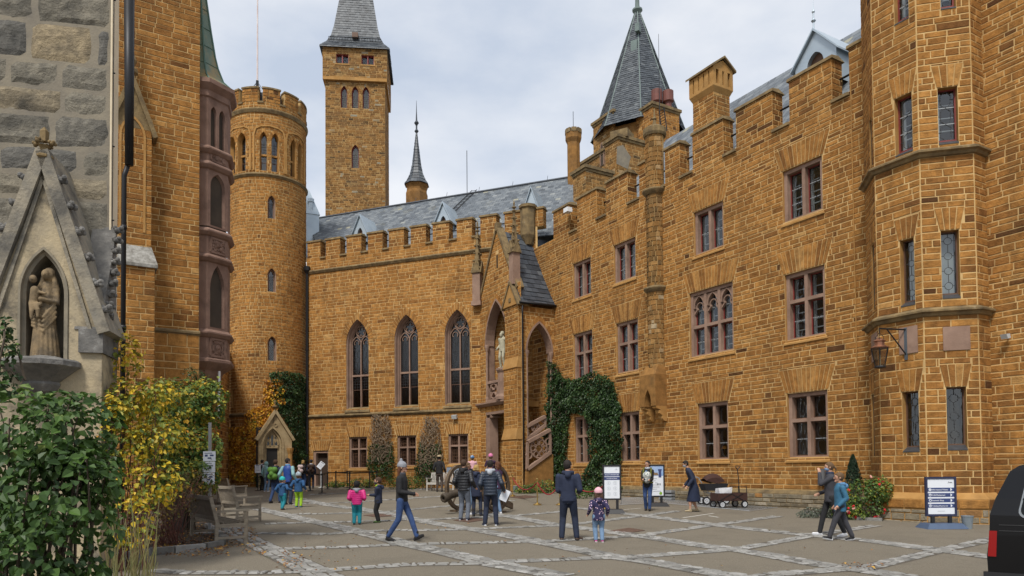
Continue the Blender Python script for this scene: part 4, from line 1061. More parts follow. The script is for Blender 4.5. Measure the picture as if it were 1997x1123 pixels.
# roof of the porch: slopes to the side (over the side arch) and to the other side
def porch_slope(sg):
 zr_,dd=zgap-.1,pe
 run=(mid+hw-mid)+.55
 def f(u,v,h):  # u: into the wing, v: 0 eave .. 1 ridge, with a kick at the eave
  off=run*(1-v);z=ze_s+.12+(zr_-ze_s-.12)*(v**1.12)+h
  return PO.pos(mid+sg*(off+h*.6),z,-u)
 return f
mb=MB();f=porch_slope(1);g=porch_slope(-1);nseg=8
for F_ in(f,g):
 for k in range(nseg):mb.poly([F_(.02,k/nseg,-.03),F_(pe+2.0,k/nseg,-.03),F_(pe+2.0,(k+1)/nseg,-.03),F_(.02,(k+1)/nseg,-.03)],0,.3)
PR=part('roof',mb,M_SLATED,PORCH)
mb=MB();slates(f,-.05,pe+.25,0,1,.36,.065,rr,mb);part('slate_shingles',mb,M_SLATED,PR,stuff=True)
mb=MB();mb.tube([f(-.2,0,.02),f(pe+.3,0,.02)],.07,6);mb.tube([f(-.02,0,-.05)+np.array([0,0,-.1]),*[PSF.pos(.02+0,z,.10)for z in(ze_s-.4,5,.5)]],.05,6);part('gutter_pipe',mb,M_IRON,PORCH,smooth=True)
# interior of the porch: back wall, floor, ramped stairs with traceried balustrades seen through the openings
mb=MB();IN=PO.offset(-1.9)
mb.fbox(PO,sl+.3,s_pc-1.5,zsl-.25,zsl+.05,-3.2,-.5)
INW=part('inner_floor',mb,M_TRIM,PORCH)
bl=courses(s_pc-4.4,s_pc-.08,.4,ze_s+.2,.22,.5,[Op(s_pc-3.5,s_pc-2.3,.3,3.2)],rr)
iw=MB();backing(iw,RW.offset(.03),s_pc-4.6,s_pc-.06,-.5,ze_s+.3,[])
iwp=part('inner_wall',iw,M_MORT,PORCH);lay(iwp,RW.offset(.03),bl,M_STONE,rr,.034,.012,single=0)
def stair_rail(F,p0,p1,p2,p3,d0,d1,rosette=True,m=None):
 """raking balustrade between bottom line p0-p1 and top line p2-p3 (left, right)"""
 mb=MB();bar2(mb,F,p2,p3,.16,d0-.04,d1+.05);bar2(mb,F,p0,p1,.16,d0-.04,d1+.05)
 for a,b in((p0,p2),(p1,p3)):bar2(mb,F,a,b,.12,d0,d1)
 c=((p0[0]+p1[0]+p2[0]+p3[0])/4,(p0[1]+p1[1]+p2[1]+p3[1])/4);r=min(abs(p2[1]-p0[1])*.36,abs(p1[0]-p0[0])*.42)
 def ringat(c_,r_,w_,nn=14):
  an=np.linspace(0,2*PI,nn+1)
  for q in range(nn):bar2(mb,F,(c_[0]+r_*math.cos(an[q]),c_[1]+r_*math.sin(an[q])),(c_[0]+r_*math.cos(an[q+1]),c_[1]+r_*math.sin(an[q+1])),w_,d0+.02,d1-.02)
 ringat(c,r,.07);ringat(c,r*.42,.05,10)
 for k in range(6):
  a=k*PI/3;ringat((c[0]+r*.68*math.cos(a),c[1]+r*.68*math.sin(a)),r*.28,.045,8)
 for k in(-1,1):
  q=(c[0]+k*(abs(p1[0]-p0[0])*.42),c[1]+k*(p1[1]-p0[1])*.42);ringat(q,r*.35,.045,8)
 return part('stair_balustrade',mb,m or M_RED,PORCH)
q=lambda x,y:PSF.at(x,y,.35)
G_=PSF.offset(.35)
stair_rail(G_,G_.at(1029,915),G_.at(1074,882),G_.at(1030,862),G_.at(1073,838),-.12,0)
stair_rail(PSF,PSF.at(1027,858),PSF.at(1064,829),PSF.at(1027,832),PSF.at(1064,812),-.14,-.02)
mb=MB();a_,b_=G_.at(1028,921),G_.at(1076,886);mb.fprism(G_,[(a_[0]-.1,-.5),a_,b_,(b_[0]+.1,b_[1]),(b_[0]+.1,-.5)][::-1],-.34,-.02);part('stair_wall',mb,M_STONE_D,PORCH)
IL=PO.offset(-.9)
stair_rail(IL,IL.at(972,915),IL.at(992,895),IL.at(972,868),IL.at(992,850),-.1,0)
mb=MB()
for k in range(9):
 s=IL.at(966,900)[0]+k*.25;mb.fbox(PO,s,s+.27,0,.75+k*.19,-1.9,-.95)
part('stair_steps',mb,M_TRIM,PORCH)
# ------------------------------------------------------------------ round tower
rr=random.Random(41)
aL,aR=math.atan2(443-CX,FPX),math.atan2(596.5-CX,FPX);am,ah=(aL+aR)/2,(aR-aL)/2
DT=47.6;RT=DT*math.sin(ah);TC=np.array([DT*math.sin(am),DT*math.cos(am)])
DR_=Drum(TC,RT)
TOWER=thing('round_tower','stout round stone tower with paired gothic windows, battlements and a flagpole at the left','round tower',(*TC,gz(*TC)))
def dz(y):return DR_.at(520,y)[1]
z_s0=ZS;z_s1=dz(341);z_s2=dz(214);z_cr=dz(199);z_mt=dz(170)
tops_=[];lan=[]
for x0,x1,yb,ys,ya in((523.5,535,425,392,380),(523.5,536.5,568,536,522),(524,537.5,703,669,655)):
 s0,s1=DR_.at(x0,500)[0],DR_.at(x1,500)[0];lan.append(Op(s0-.05,s1+.05,dz(yb),dz(ys),dz(ya)))
for x0,x1,yb,ys,ya in((446,458.5,333,268,253),(463.5,479,333,268,253),(506,521.5,338,273,257),(529,544.5,338,273,257),(566.5,577.5,350,290,275),(581,588,356,300,285)):
 s0,s1=DR_.at(x0,300)[0],DR_.at(x1,300)[0];tops_.append(Op(s0,s1,z_s1+.25,dz(273),dz(257)))
smalls=[Op(DR_.at(x,y0)[0]-.12,DR_.at(x,y0)[0]+.12,dz(y1),dz(y0))for x,y0,y1 in((452,517,545),(452,655,680),(454,757,792))]
allop=lan+tops_+smalls
SM=RT*1.72
wall=MB();backing(wall,DR_,-SM,SM,-1,z_cr,allop,step=.15,d=-.004);wall.lathe((*TC,0),[(RT-.9,-1),(RT-.9,z_cr)],24,cap=False)
for o in smalls:reveal(wall,DR_,o,-.4,0,1)
TW=part('wall',wall,[M_MORT,M_TRIM],TOWER)
rcs=[RingCut(o.s0-.14,o.s1+.14,o.z1,o.z1,o.zt+.2)for o in lan+tops_]
lay(TW,DR_,courses(-SM,SM,.1,z_cr,.19,.32,allop+rcs,rr),M_STONE,rr,.036,.017,tfun=lambda q,r_:min(.84,max(0,r_.gauss(.56,.14))),bev=.008)
for o in lan+tops_:
 mb=MB();ring(mb,DR_,o,.17,.018,rr,n=6,gap=.016);part('window_arch',mb,M_STONE,TOWER)
for o in lan:tracery_window(TOWER,DR_,o,'diamond',splay=.07,dep=.25,cols=1,simple=True,bw=.04,glass=M_GLASS,sill=False)
for o in tops_:tracery_window(TOWER,DR_,o,'grid',splay=.03,dep=.25,cols=1,transom=o.z0+(o.z1-o.z0)*.55,simple=True,bw=.03,glass=M_GLASS,sill=False,mat_=M_TRIM)
for z,pr_ in((z_s1,STRING),(z_s2,[(0,-.2),(.06,-.18),(.13,-.02),(.13,.04),(.02,.1)]),(z_s0,STRING)):
 mb=MB();band(mb,DR_,-SM,SM,z,pr_,step=.3);part('string_course',mb,M_COPE,TOWER)
 # hoods over the paired windows
for a,b in((tops_[0],tops_[1]),(tops_[2],tops_[3]),(tops_[4],tops_[5])):
 mb=MB();l,r_=a.s0-.32,b.s1+.32;zt=a.zt+.32;pl=[(l,a.z0),(l,zt-.5),(l+.1,zt-.15),(l+.4,zt),(l+(r_-l)*.5,zt+.06),(r_-.4,zt),(r_-.1,zt-.15),(r_,zt-.5),(r_,a.z0)]
 for p,q in zip(pl[:-1],pl[1:]):bar2(mb,DR_,p,q,.09,0,.07)
 part('window_hood',mb,M_TRIM,TOWER)
 # battlements: wide merlons, narrow gaps
PRM=Drum(TC,RT+.02)
gaps=[DR_.at(380+x/2.674,185)[0]for x in(190,238,342,440)]+[DR_.at(380+523/2.674,200)[0]]
st=gaps[2]-gaps[1];gaps=[gaps[1]+st*k for k in range(-3,6)]
gw_=.13
for i in range(len(gaps)-1):
 a,b=gaps[i]+gw_,gaps[i+1]-gw_;core=MB();ns=4
 for k in range(ns):core.fbox(PRM,a+(b-a)*k/ns,a+(b-a)*(k+1)/ns,z_cr,z_mt-.1,-.42,-.02)
 m=part('merlon',core,M_MORT,TOWER);mb=MB()
 for q in courses(a,b,z_cr,z_mt-.1,.2,.4,[],rr):block(mb,PRM,*q,min(1,max(0,rr.gauss(.55,.2))),.03,.012,rr)
 part('stone_courses',mb,M_STONE,m,stuff=True)
 c=MB()
 for k in range(ns):c.fbox(PRM,a-.03+(b-a+.06)*k/ns,a-.03+(b-a+.06)*(k+1)/ns,z_mt-.1,z_mt,-.48,.05)
 part('coping',c,M_COPE,m)
 mb=MB();mb.fbox(PRM,gaps[i]-gw_-.05,gaps[i]+gw_+.05,z_cr-.08,z_cr+.03,-.42,.05);part('crenel_sill',mb,M_COPE,TOWER)
mb=MB();mb.lathe((*TC,0),[(RT-.45,z_cr),(RT-.45,z_mt-.1),(.3,z_mt+.55),(.28,z_mt+.9)],24);part('roof',mb,M_SLATED,TOWER)
p=np.array([*TC,z_mt+.5]);pb=at(499,160,TC[1]);
FLAG=thing('flagpole','tall thin flagpole stayed with wires on top of the round tower','flagpole',p)
px0=np.array([TC[0]+(499-519.7)/FPX*TC[1],TC[1],0])
mb=MB();mb.tube([(px0[0],px0[1],z_mt+.2),(px0[0],px0[1],z_mt+1.6)],.09,8);mb.lathe((px0[0],px0[1],z_mt+1.0),[(.09,0),(.17,.06),(.17,.18),(.09,.24)],8);part('base',mb,M_IRON,FLAG)
mb=MB();mb.tube([(px0[0],px0[1],z_mt+1.6),(px0[0],px0[1],z_mt+9)],[.055,.035],6);part('pole',mb,mat('weathered pale pole',(.55,.42,.40),(.72,.66,.64),scale=1.5,rough=.6,stretch=(1,1,1)),FLAG)
mb=MB()
for k in range(6):a=k*PI/3+.3;mb.tube([(px0[0],px0[1],z_mt+1.55),(px0[0]+1.0*math.cos(a),px0[1]+1.0*math.sin(a),z_mt+.1)],.013,4)
part('stay_wires',mb,M_IRON,FLAG)
fp=at(587,205,TC[1]+.6);mb=MB();mb.lathe((fp[0],fp[1],z_cr-1.6),[(.13,0),(.13,2.0),(.26,2.2),(.26,2.3),(.12,2.32)],10);solo('flue_pipe',mb,M_IRON,'dark metal flue with flared cowl at the right edge of the round tower battlements','flue',(fp[0],fp[1],z_cr-1.6))
# rain pipe in the corner between tower and hall
mb=MB();q=BW.pos(BW.at(598,700)[0]+.12,0,.12);mb.tube([(q[0],q[1],ZP+.1),(q[0],q[1],.7)],.085,8);mb.lathe((q[0],q[1],ZP),[(.09,-.1),(.2,.1),(.2,.35)],8)
for z in(3.0,6.2,9.2):mb.lathe((q[0],q[1],z),[(.11,0),(.11,.1)],8)
solo('rain_pipe',mb,M_IRON,'dark rain pipe in the corner between round tower and back wing','rain pipe',(q[0],q[1],.7))
# small roof piece behind the tower
mb=MB();q=at(601,420,50.);mb.box((q[0],q[1],q[2]-1.6),(1.3,1.3,3.0),.4);mb.lathe((q[0],q[1],q[2]-.1),[(1.0,0),(.06,1.9)],4,a0=.4+PI/4);mb.lathe((q[0]+.3,q[1]-.4,q[2]),[(.16,-.6),(.16,.75),(.22,.78),(.22,1.0)],8)
solo('stair_turret',mb,[M_ZINC],'small zinc roofed turret peeping out between round tower and back wing','turret',q)
# gothic doorway at the foot of the tower
DOF=Frame(DR_.pos(DR_.at(536,880)[0],0,.32),np.array([-DR_.pos(DR_.at(536,880)[0],0,1)[1]+DR_.c[1],DR_.pos(DR_.at(536,880)[0],0,1)[0]-DR_.c[0]]))
s0,s1=DOF.at(504,870)[0],DOF.at(569,870)[0];zf,za=DOF.at(537,853)[1],DOF.at(535,806)[1]
oi=Op(DOF.at(511.5,880)[0],DOF.at(552,880)[0],-.5,DOF.at(530,868)[1],DOF.at(533,833)[1])
M_PALE=mat('pale yellow sandstone',(.40,.31,.18),(.30,.22,.12),scale=3,rough=.9,bump=.3,spec=.15,dirt=((.13,.10,.065),1.5,.5,.75,.6))
DOORP=thing('tower_doorway','gabled pale stone gothic doorway at the foot of the round tower','doorway',(*DOF.pos((s0+s1)/2,0)[:2],gz(*DOF.pos((s0+s1)/2,0)[:2])))
mb=MB();mm=(s0+s1)/2
backing(mb,DOF,s0,s1,-.5,zf,[oi])if oi.zt<zf else None
def gable_wall(mb,F,s0,s1,zf,za,o,d1,d0):
 m=(s0+s1)/2;hw=(s1-s0)/2;e=lambda z:hw if z<=zf else hw*(za-z)/(za-zf)
 zs=sorted({o.z0,zf,za,o.z1,*[q[1]for q in o.arch(8)]})
 for y0,y1 in zip(zs[:-1],zs[1:]):
  for sg in(-1,1):
   h0,h1=(o.half(y)if y<o.zt else 0 for y in(y0+1e-4,y1-1e-4));om=(o.s0+o.s1)/2
   a0=om+sg*h0 if y0<o.zt-1e-3 else om;a1=om+sg*h1 if y1<o.zt-1e-3 else om
   q=[(a0,y0),(m+sg*e(y0),y0),(m+sg*e(y1),y1),(a1,y1)];mb.poly([F.pos(*c,d1)for c in(q if sg>0 else q[::-1])])
 for sg in(-1,1):
  q=[(m+sg*hw,o.z0),(m+sg*hw,zf),(m,za)]
  for c0,c1 in zip(q[:-1],q[1:]):mb.poly([F.pos(*c0,d1),F.pos(*c0,d0),F.pos(*c1,d0),F.pos(*c1,d1)][::sg])
mb=MB();gable_wall(mb,DOF,s0,s1,zf,za,oi,0,-.8)
part('gable_wall',mb,M_PALE,DOORP)
mb=MB()
for k,(g,d)in enumerate(((0,.03),(-.12,-.10),(-.22,-.22))):
 o2=Op(oi.s0-g,oi.s1+g,oi.z0,oi.z1,oi.zt+g*1.2);o2=Op(oi.s0+abs(g),oi.s1-abs(g),oi.z0,oi.z1,oi.zt-abs(g)*1.2);ol=[q for q in o2.outline(8)]
 for p_,q_ in zip(ol[:-1],ol[1:]):bar2(mb,DOF,p_,q_,.11,d-.2,d)
part('arch_moulding',mb,M_PALE,DOORP)
mb=MB();z1=oi.z1
d0,d1=-.27,-.15;i0,i1=oi.s0+.25,oi.s1-.25
ztm=DOF.at(530,871)[1]
tm=Op(i0,i1,ztm,oi.z1,oi.zt-.3)
bar2(mb,DOF,(i0,ztm),(i1,ztm),.16,d0,d1)
w_=(i1-i0)/3
for k in range(1,3):bar2(mb,DOF,(i0+w_*k,ztm),(i0+w_*k,tm.zt-.12),.10,d0,d1)
for k in range(3):
 top=tm.zt-(.05 if k==1 else.42);x=i0+w_*(k+.5);o2=Op(x-w_/2,x+w_/2,ztm,top-.32,top);ar=o2.arch(5)
 for q in range(len(ar)-1):bar2(mb,DOF,ar[q],ar[q+1],.09,d0,d1)
part('tympanum_tracery',mb,M_PALE,DOORP)
mb=MB();ol=tm.outline(8);mb.poly([DOF.pos(s,z,-.22)for s,z in ol[::-1]]);part('tympanum_glass',mb,M_GLASSD,DOORP)
mb=MB();mb.fbox(DOF,oi.s0-.3,oi.s1+.3,-.5,oi.zt,-.29,-.24);part('door_leaf',mb,mat('near black interior shade',(.012,.010,.009),rough=.7),DOORP)  # near-black sheet: the darkness inside the doorway is put into its colour
mb=MB()
for sg in(-1,1):bar2(mb,DOF,(mm,za+.14),(mm+sg*((s1-s0)/2+.12),zf-.16),.16,-.8,.12)
part('gable_coping',mb,M_PALE,DOORP)
mb=MB();mb.lathe(DOF.pos(mm,za+.1,-.1),[(.06,0),(.06,.2),(.16,.28),(.16,.34),(.05,.4),(.07,.6),(.01,.7)],8);part('finial',mb,M_COPE,DOORP)
mb=MB();an=np.linspace(0,2*PI,9);zc=zf+(za-zf)*.52
for q in range(8):bar2(mb,DOF,(mm+.1*math.cos(an[q]),zc+.1*math.sin(an[q])),(mm+.1*math.cos(an[q+1]),zc+.1*math.sin(an[q+1])),.05,0,.04)
part('roundel',mb,M_PALE,DOORP)
mb=MB()
for s in(s1-.12,):mb.lathe(DOF.pos(s,-.3,.12),[(.2,0),(.2,.9),(.13,1.0),(.13,DOF.at(560,882)[1]+.2),(.2,DOF.at(560,878)[1]+.3),(.22,DOF.at(560,874)[1]+.3)],10)
part('column',mb,M_TRIM,DOORP)
# ------------------------------------------------------------------ building at the left with buttress
rr=random.Random(53)
TL=R(58.3);LE=at(389,500,25.)
LW=Frame(LE,(math.sin(TL),math.cos(TL)))
LEFT=thing('left_building','tall plain ochre stone building with a buttress and rain gutter behind the autumn shrubs','building',(*LW.pos(-1.5,0)[:2],gz(*LW.pos(-1.5,0)[:2])))
Z_L=24.0
wall=MB();wall.fbox(LW,-7,-.012,-1,Z_L,-4,-.001);LWW=part('wall',wall,M_MORT,LEFT)
zsl_=LW.at(340,648)[1]
lay(LWW,LW,courses(-4.5,0,zsl_,Z_L,.185,.48,[],rr),M_STONE,rr,.026,.012,tfun=lambda q,r_:min(1,max(0,r_.gauss(.5,.15))))
lay(LWW,LW.offset(.06),courses(-4.5,0,0,zsl_,.3,.7,[],rr),M_STONE,rr,.03,.012,single=60,tfun=lambda q,r_:min(1,max(0,r_.gauss(.62,.12))))
mb=MB();mb.fbox(LW,-4.5,-.004,-1,zsl_,-.01,.059);part('lower_wall',mb,M_MORT,LEFT)
mb=MB();band(mb,LW,-4.5,.02,zsl_,STRING);part('string_course',mb,M_COPE,LEFT)
b0,b1=-2.75,LW.at(296,400,.5)[0];zb1=LW.at(280,520,.8)[1];zb2=LW.at(281,200,.5)[1]
BUT=part('buttress',(lambda m:(m.fbox(LW,b0,b1-.012,-1,zb2-.9,0,.488),m.fbox(LW,b0-.1,b1+.06,-1,zb1,0,.938),m)[-1])(MB()),M_MORT,LEFT)
for a,b,dd,z0,z1,n_ in((b0,b1,.488,zb1,zb2-.9,100),(b0-.1,b1+.07,.938,0,zb1,60)):
 G=LW.offset(dd);lay(BUT,G,courses(a,b,z0,z1,.19,.45,[],rr),M_STONE,rr,.026,.012,single=n_,tfun=tone)
 GR=Frame(LW.pos(b-.012,0,dd),-LW.n);lay(BUT,GR,courses(0,dd,z0,z1,.19,.4,[],rr),M_STONE,rr,.026,.012,single=n_,tfun=tone)
P=LW.pos;mb=MB();a,b=b0-.16,b1+.14
mb.hexa([P(a,zb1-.05,1.02),P(b,zb1-.05,1.02),P(b,zb1-.05,0),P(a,zb1-.05,0),P(a,zb1+.05,1.02),P(b,zb1+.05,1.02),P(b1,zb1+.75,.49),P(a,zb1+.75,.49)]);part('weathering',mb,mat('lichened capping',(.16,.15,.13),(.36,.35,.32),scale=9,rough=.95,bump=.4,dirt=((.07,.06,.045),2,.5,.7,.7)),LEFT)
mb=MB();m_=(b0+b1)/2;zz=zb2-.9;mb.prism([P(b0,zz,.5),P(b1,zz,.5),P(m_,zz+1.5,.5)],-LW.n*.5)
for sg in(-1,1):bar2(mb,LW,(m_,zz+1.66),(m_+sg*((b1-b0)/2+.1),zz-.22),.14,0,.60)
mb.lathe(P(m_,zz+1.5,.3),[(.09,0),(.09,.3),(.2,.38),(.2,.5),(.08,.6),(.16,.8),(.06,1.1),(.03,2.4)],8)
part('gablet',mb,M_COPE,LEFT)
mb=MB();o=Op(b0+.28,b1-.22,zb1+1.2,zz-.3,zz+.35);ol=o.outline(6)
for p_,q_ in zip(ol[:-1],ol[1:]):bar2(mb,LW,p_,q_,.07,.48,.525)
part('blind_panel',mb,M_TRIM,LEFT)
# rain pipe and gutter in front of it
q=at(240,640,21.5);q2=at(241,330,21.5)
mb=MB();mb.tube([(q[0],q[1],.6),(q[0],q[1],q2[2]-.2),(q[0]+.10,q[1],q2[2]+.1)],.072,8)
q3=at(252,322,21.5);q4=at(252,-40,21.5)
mb.tube([(q3[0],q3[1],q3[2]),(q4[0],q4[1],q4[2])],[.12,.15],10)
for z in(3,6,9):mb.lathe((q[0],q[1],z),[(.09,0),(.09,.12)],8)
solo('rain_pipe',mb,M_IRON,'dark rain pipe widening to a hopper beside the grey chapel wall','rain pipe',(q[0],q[1],.6),smooth=True)
# oriel at its corner: plan of an octagon bay
M_ORI=mat('dark mauve sandstone',(.18,.108,.08),(.265,.168,.128),scale=1.6,rough=.85,bump=.3,bscale=24,spec=.2,dirt=((.07,.045,.035),1.4,.52,.75,.7))
OC=thing('oriel','mauve stone oriel with tracery windows, carved panels and a green copper spire','oriel',LW.pos(.2,LW.at(400,730)[1],-.2))
o0=at(390,400,25.25)[:2];p1=at(405,400,25.35)[:2]
ua=np.array([math.sin(R(31)),math.cos(R(31))]);
def hit(px,p,u):
 k=(px-CX)/FPX;t=(k*p[1]-p[0])/(u[0]-k*u[1]);return p+u*t
p2=hit(442.5,p1,ua);p3=p2+np.array([math.sin(R(-16)),math.cos(R(-16))])*.9;p0=p1+np.array([-math.sin(R(76)),-math.cos(R(76))])*1.2
PL=[np.array([*p,0.])for p in(p0,p1,p2,p3)]
FA=Frame(PL[1],p2-p1);FAL=float(np.linalg.norm(p2-p1));FB=Frame(PL[0],p1-p0)
def oz(y):return FA.at(424,y)[1]
def oband(name,prof,m=M_ORI,lab=None):mb=MB();poly_band(mb,PL,0,prof);return part(name,mb,m,OC)
ob=oz(733)
oband('corbel',[(-.55,ob-.35),(-.5,ob-.25),(-.30,ob),(-.22,ob+.2),(.10,ob+.42),(.14,ob+.46),(.14,ob+.55),(0,ob+.62)])
zA0,zA1,zB0,zB1,zC0,zC1,zD0,zD1,zE=oz(702),oz(656),oz(645),oz(512),oz(497),oz(462),oz(445),oz(335),oz(318)
zF=oz(298);zG=oz(182);
def shell(z0,z1,ops=[]):
 mb=MB();backing(mb,FA,0,FAL,z0,z1,ops)
 backing(mb,FB,0,1.2,z0,z1,[])
 F3_=Frame(PL[2],p3-p2);backing(mb,F3_,0,.9,z0,z1,[])
 return mb
mb=MB();ccn=sum(PL)/4+np.array([.1,.3,0]);mb.prism([ccn+(p-ccn)*.72+np.array([0,0,ob+.5])for p in PL],(0,0,zG-ob));part('room',mb,M_ROOM,OC)  # dark core added inside the oriel so no sky leaks through the shell
def cornice(z):oband('cornice',[(0,z-.14),(.07,z-.1),(.15,z),(.15,z+.05),(.03,z+.16),(0,z+.16)],M_ORI)
def relief(z0,z1,kind):
 mb=MB();a,b=.12,FAL-.12;c=((a+b)/2,(z0+z1)/2);
 for q in(((a,z0),(b,z0)),((a,z1),(b,z1)),((a,z0),(a,z1)),((b,z0),(b,z1))):bar2(mb,FA,*q,.07,-.05,.035)
 r=(z1-z0)*.34
 def ringat(c_,r_,w_,n=12):
  an=np.linspace(0,2*PI,n+1)
  for q in range(n):bar2(mb,FA,(c_[0]+r_*math.cos(an[q]),c_[1]+r_*math.sin(an[q])),(c_[0]+r_*math.cos(an[q+1]),c_[1]+r_*math.sin(an[q+1])),w_,-.05,.03)
 if kind=='medal':
  ringat(c,r,.06);p=FA.pos(*c,-.02);mb.ball(p,r*.55,8,6);p=FA.pos(c[0]+.03,c[1]-r*.55,-.03);mb.ball(p,r*.5,8,6)
 else:
  for k in range(14):p=FA.pos(c[0]+rr.uniform(-.38,.38)*(b-a),c[1]+rr.uniform(-.36,.36)*(z1-z0),-.01);mb.ball(p,rr.uniform(.05,.10),6,5)
  ringat((c[0],c[1]),r*.7,.06)
 for sx in(-1,1):
  for sz in(-1,1):ringat((c[0]+sx*(b-a)*.36,c[1]+sz*(z1-z0)*.30),r*.42,.045,8)
 return part('relief_panel',mb,M_ORI,OC)
oA=Op(.11,FAL-.13,zB0+.1,zB0+(zB1-zB0)*.60,zB1-.12)
oB=Op(.11,FAL-.13,zD0+.05,zD0+(zD1-zD0)*.72,zD1-.1)
ow=(FAL-.34)/2
oC=[Op(.11,.11+ow,zF+.12,zF+(zG-zF)*.62,zG-.55),Op(.21+ow,.21+2*ow,zF+.12,zF+(zG-zF)*.62,zG-.55)]
for z0,z1,op in((zA0,zA1,[]),(zB0,zB1,[oA]),(zC0,zC1,[]),(zD0,zD1,[oB]),(zE,zF,[]),(zF,zG,oC)):
 part('wall',shell(z0-.02,z1+.14,op),M_ORI,OC)
for z in(zA1+.05,zB1+.08,zC1+.08,zD1+.12,zF-.02):cornice(z)
for o in(oA,oB):tracery_window(OC,FA,o,None,splay=.09,dep=.22,cols=2,bw=.05,simple=True,glass=M_GLASSD,sill=False,mat_=M_ORI)
for o in oC:tracery_window(OC,FA,o,'grid',splay=.05,dep=.16,cols=1,bw=.04,simple=True,glass=M_GLASSD,sill=False,mat_=M_ORI)
relief(zA0+.12,zA1-.12,'medal');relief(zC0+.05,zC1-.1,'leaf');relief(zE+.02,zF-.14,'leaf')
oband('cornice',[(0,zG-.3),(.05,zG-.25),(.05,zG-.05),(.22,zG+.15),(.22,zG+.30),(.1,zG+.35)],M_ORI)
mb=MB();zsp=zG+.33
cen=np.array([*at(386,180,26.2)[:2],0.])
prof=[(1.10,0),(.84,.28),(.66,.8),(.55,1.3),(.39,2.4),(.25,3.5),(.02,5.6)]
ring_=[p for p in PL]+[PL[3]+np.array([-1.2,.6,0]),PL[0]+np.array([-.6,1.2,0])]
rows=[[cen+(p-cen)*k+np.array([0,0,zsp+h])for p in ring_]for k,h in prof]
for r0,r1 in zip(rows[:-1],rows[1:]):
 for i in range(len(ring_)):j=(i+1)%len(ring_);mb.poly([r0[i],r0[j],r1[j],r1[i]])
SPI=part('spire',mb,M_COPPER,OC)
mb=MB()
for i in range(4):
 mb.tube([r[i]for r in rows],.035,5)
for k,h in((.66,.8),(.52,1.5),(.42,2.2),(.32,2.95)):
 for i in range(3):mb.tube([cen+(PL[i]-cen)*k+np.array([0,0,zsp+h]),cen+(PL[i+1]-cen)*k+np.array([0,0,zsp+h])],.022,4)
part('standing_seams',mb,mat('dark green copper seam',(.07,.14,.11),rough=.6),SPI)
mb=MB();q=at(427.5,740,25.9);mb.tube([(q[0],q[1],q[2]+.3),(q[0],q[1],q[2]-1.4)],.045,6);solo('white_pipe',mb,M_WHITE,'slim white pipe below the mauve oriel','pipe',(q[0],q[1],.8))
# lower wall linking the left building and the round tower
rr=random.Random(57)
la,lb_=at(372,850,33.),at(447,850,43.5);LKF=Frame(la,(lb_-la)[:2]);lkl=float(np.linalg.norm((lb_-la)[:2]))
LINK=thing('link_wall','stone wall between the mauve oriel building and the round tower','wall',(la[0],la[1],gz(la[0],la[1])))
mb=MB();mb.fbox(LKF,-3,lkl,-1,9,-1,-.001);lw_=part('wall',mb,M_MORT,LINK);lay(lw_,LKF,courses(-3,lkl,0,9,.22,.5,[],rr),M_STONE,rr,.03,.012,single=60)
# ------------------------------------------------------------------ chapel wall at the far left with its niche pier
rr=random.Random(61)
CHW=Frame(at(0,500,11.2),(.975,.222));xr_=CHW.at(214,400)[0]
M_CHP=mat('old grey ashlar',(0.62,0.62,0.62),(1.2,1.17,1.12),scale=7,rough=.95,bump=1.0,bscale=26,spec=.12,
tint=[(0,(.09,.09,.088)),(.3,(.15,.146,.135)),(.55,(.23,.212,.172)),(.8,(.33,.27,.18)),(1,(.36,.32,.25))],dirt=((.045,.045,.043),1.2,.47,.68,.75))
M_CHM=mat('grey render',(.26,.225,.165),(.17,.15,.12),scale=2,rough=.95,bump=.3,bscale=30,dirt=((.12,.11,.10),1.2,.5,.75,.6))
CHAP=thing('chapel_wall','grey weathered chapel wall of large rough ashlar at the left edge','wall',(*CHW.pos(0,0)[:2],gz(*CHW.pos(0,0)[:2])))
mb=MB();mb.fbox(CHW,-6,xr_,-1,11.5,-.30,-.001);CHM=part('core',mb,M_CHM,CHAP)
bl=[]
z=-.2
while z<11.3:
 h=rr.uniform(.36,.66);s=-5.5+rr.random()
 while s<xr_-.02:
  l=rr.uniform(.5,1.35)*(1.1 if h>.5 else.85);e=min(s+l,xr_-.01)
  if rr.random()<.97:bl.append((s+rr.uniform(.0,.03),e-rr.uniform(.0,.03),z+rr.uniform(0,.03),z+h-rr.uniform(0,.03)))
  s=s+l+rr.uniform(0,.05)
 z+=h
def rough_block(mb,F,s0,s1,z0,z1,t,dep):
 nx,nz=max(3,int((s1-s0)/.09)),max(3,int((z1-z0)/.09));sd=rr.random()*50;vs_=[]
 for k in range(nz+1):
  for i in range(nx+1):
   u,v=i/nx,k/nz;ed=(i in(0,nx))or(k in(0,nz));w_=.012
   js=w_*2.6*mnoise.noise(Vector((u*3+sd,v*3,1)));jz=w_*2.6*mnoise.noise(Vector((u*3,v*3+sd,5)))
   h=-.004 if ed else dep*(.8+.9*mnoise.noise(Vector((u*(s1-s0)*6+sd,v*(z1-z0)*6,2)))+.5*mnoise.noise(Vector((u*(s1-s0)*17+sd,v*(z1-z0)*17,3))))
   vs_.append(F.pos(s0+(s1-s0)*u+js,z0+(z1-z0)*v+jz,h))
 mb.faces(vs_,[(k*(nx+1)+i,k*(nx+1)+i+1,(k+1)*(nx+1)+i+1,(k+1)*(nx+1)+i)for k in range(nz)for i in range(nx)],0,t)
for q in bl:
 mb=MB();g_=rr.uniform(.002,.012);rough_block(mb,CHW,q[0]+g_,min(q[1]-g_,xr_-.015),q[2]+g_,q[3]-g_,rr.choice((.3,.4,.48,.52,.58,.66,.72,.8,.9)),.026);part('ashlar_block',mb,M_CHP,CHM,smooth=False)
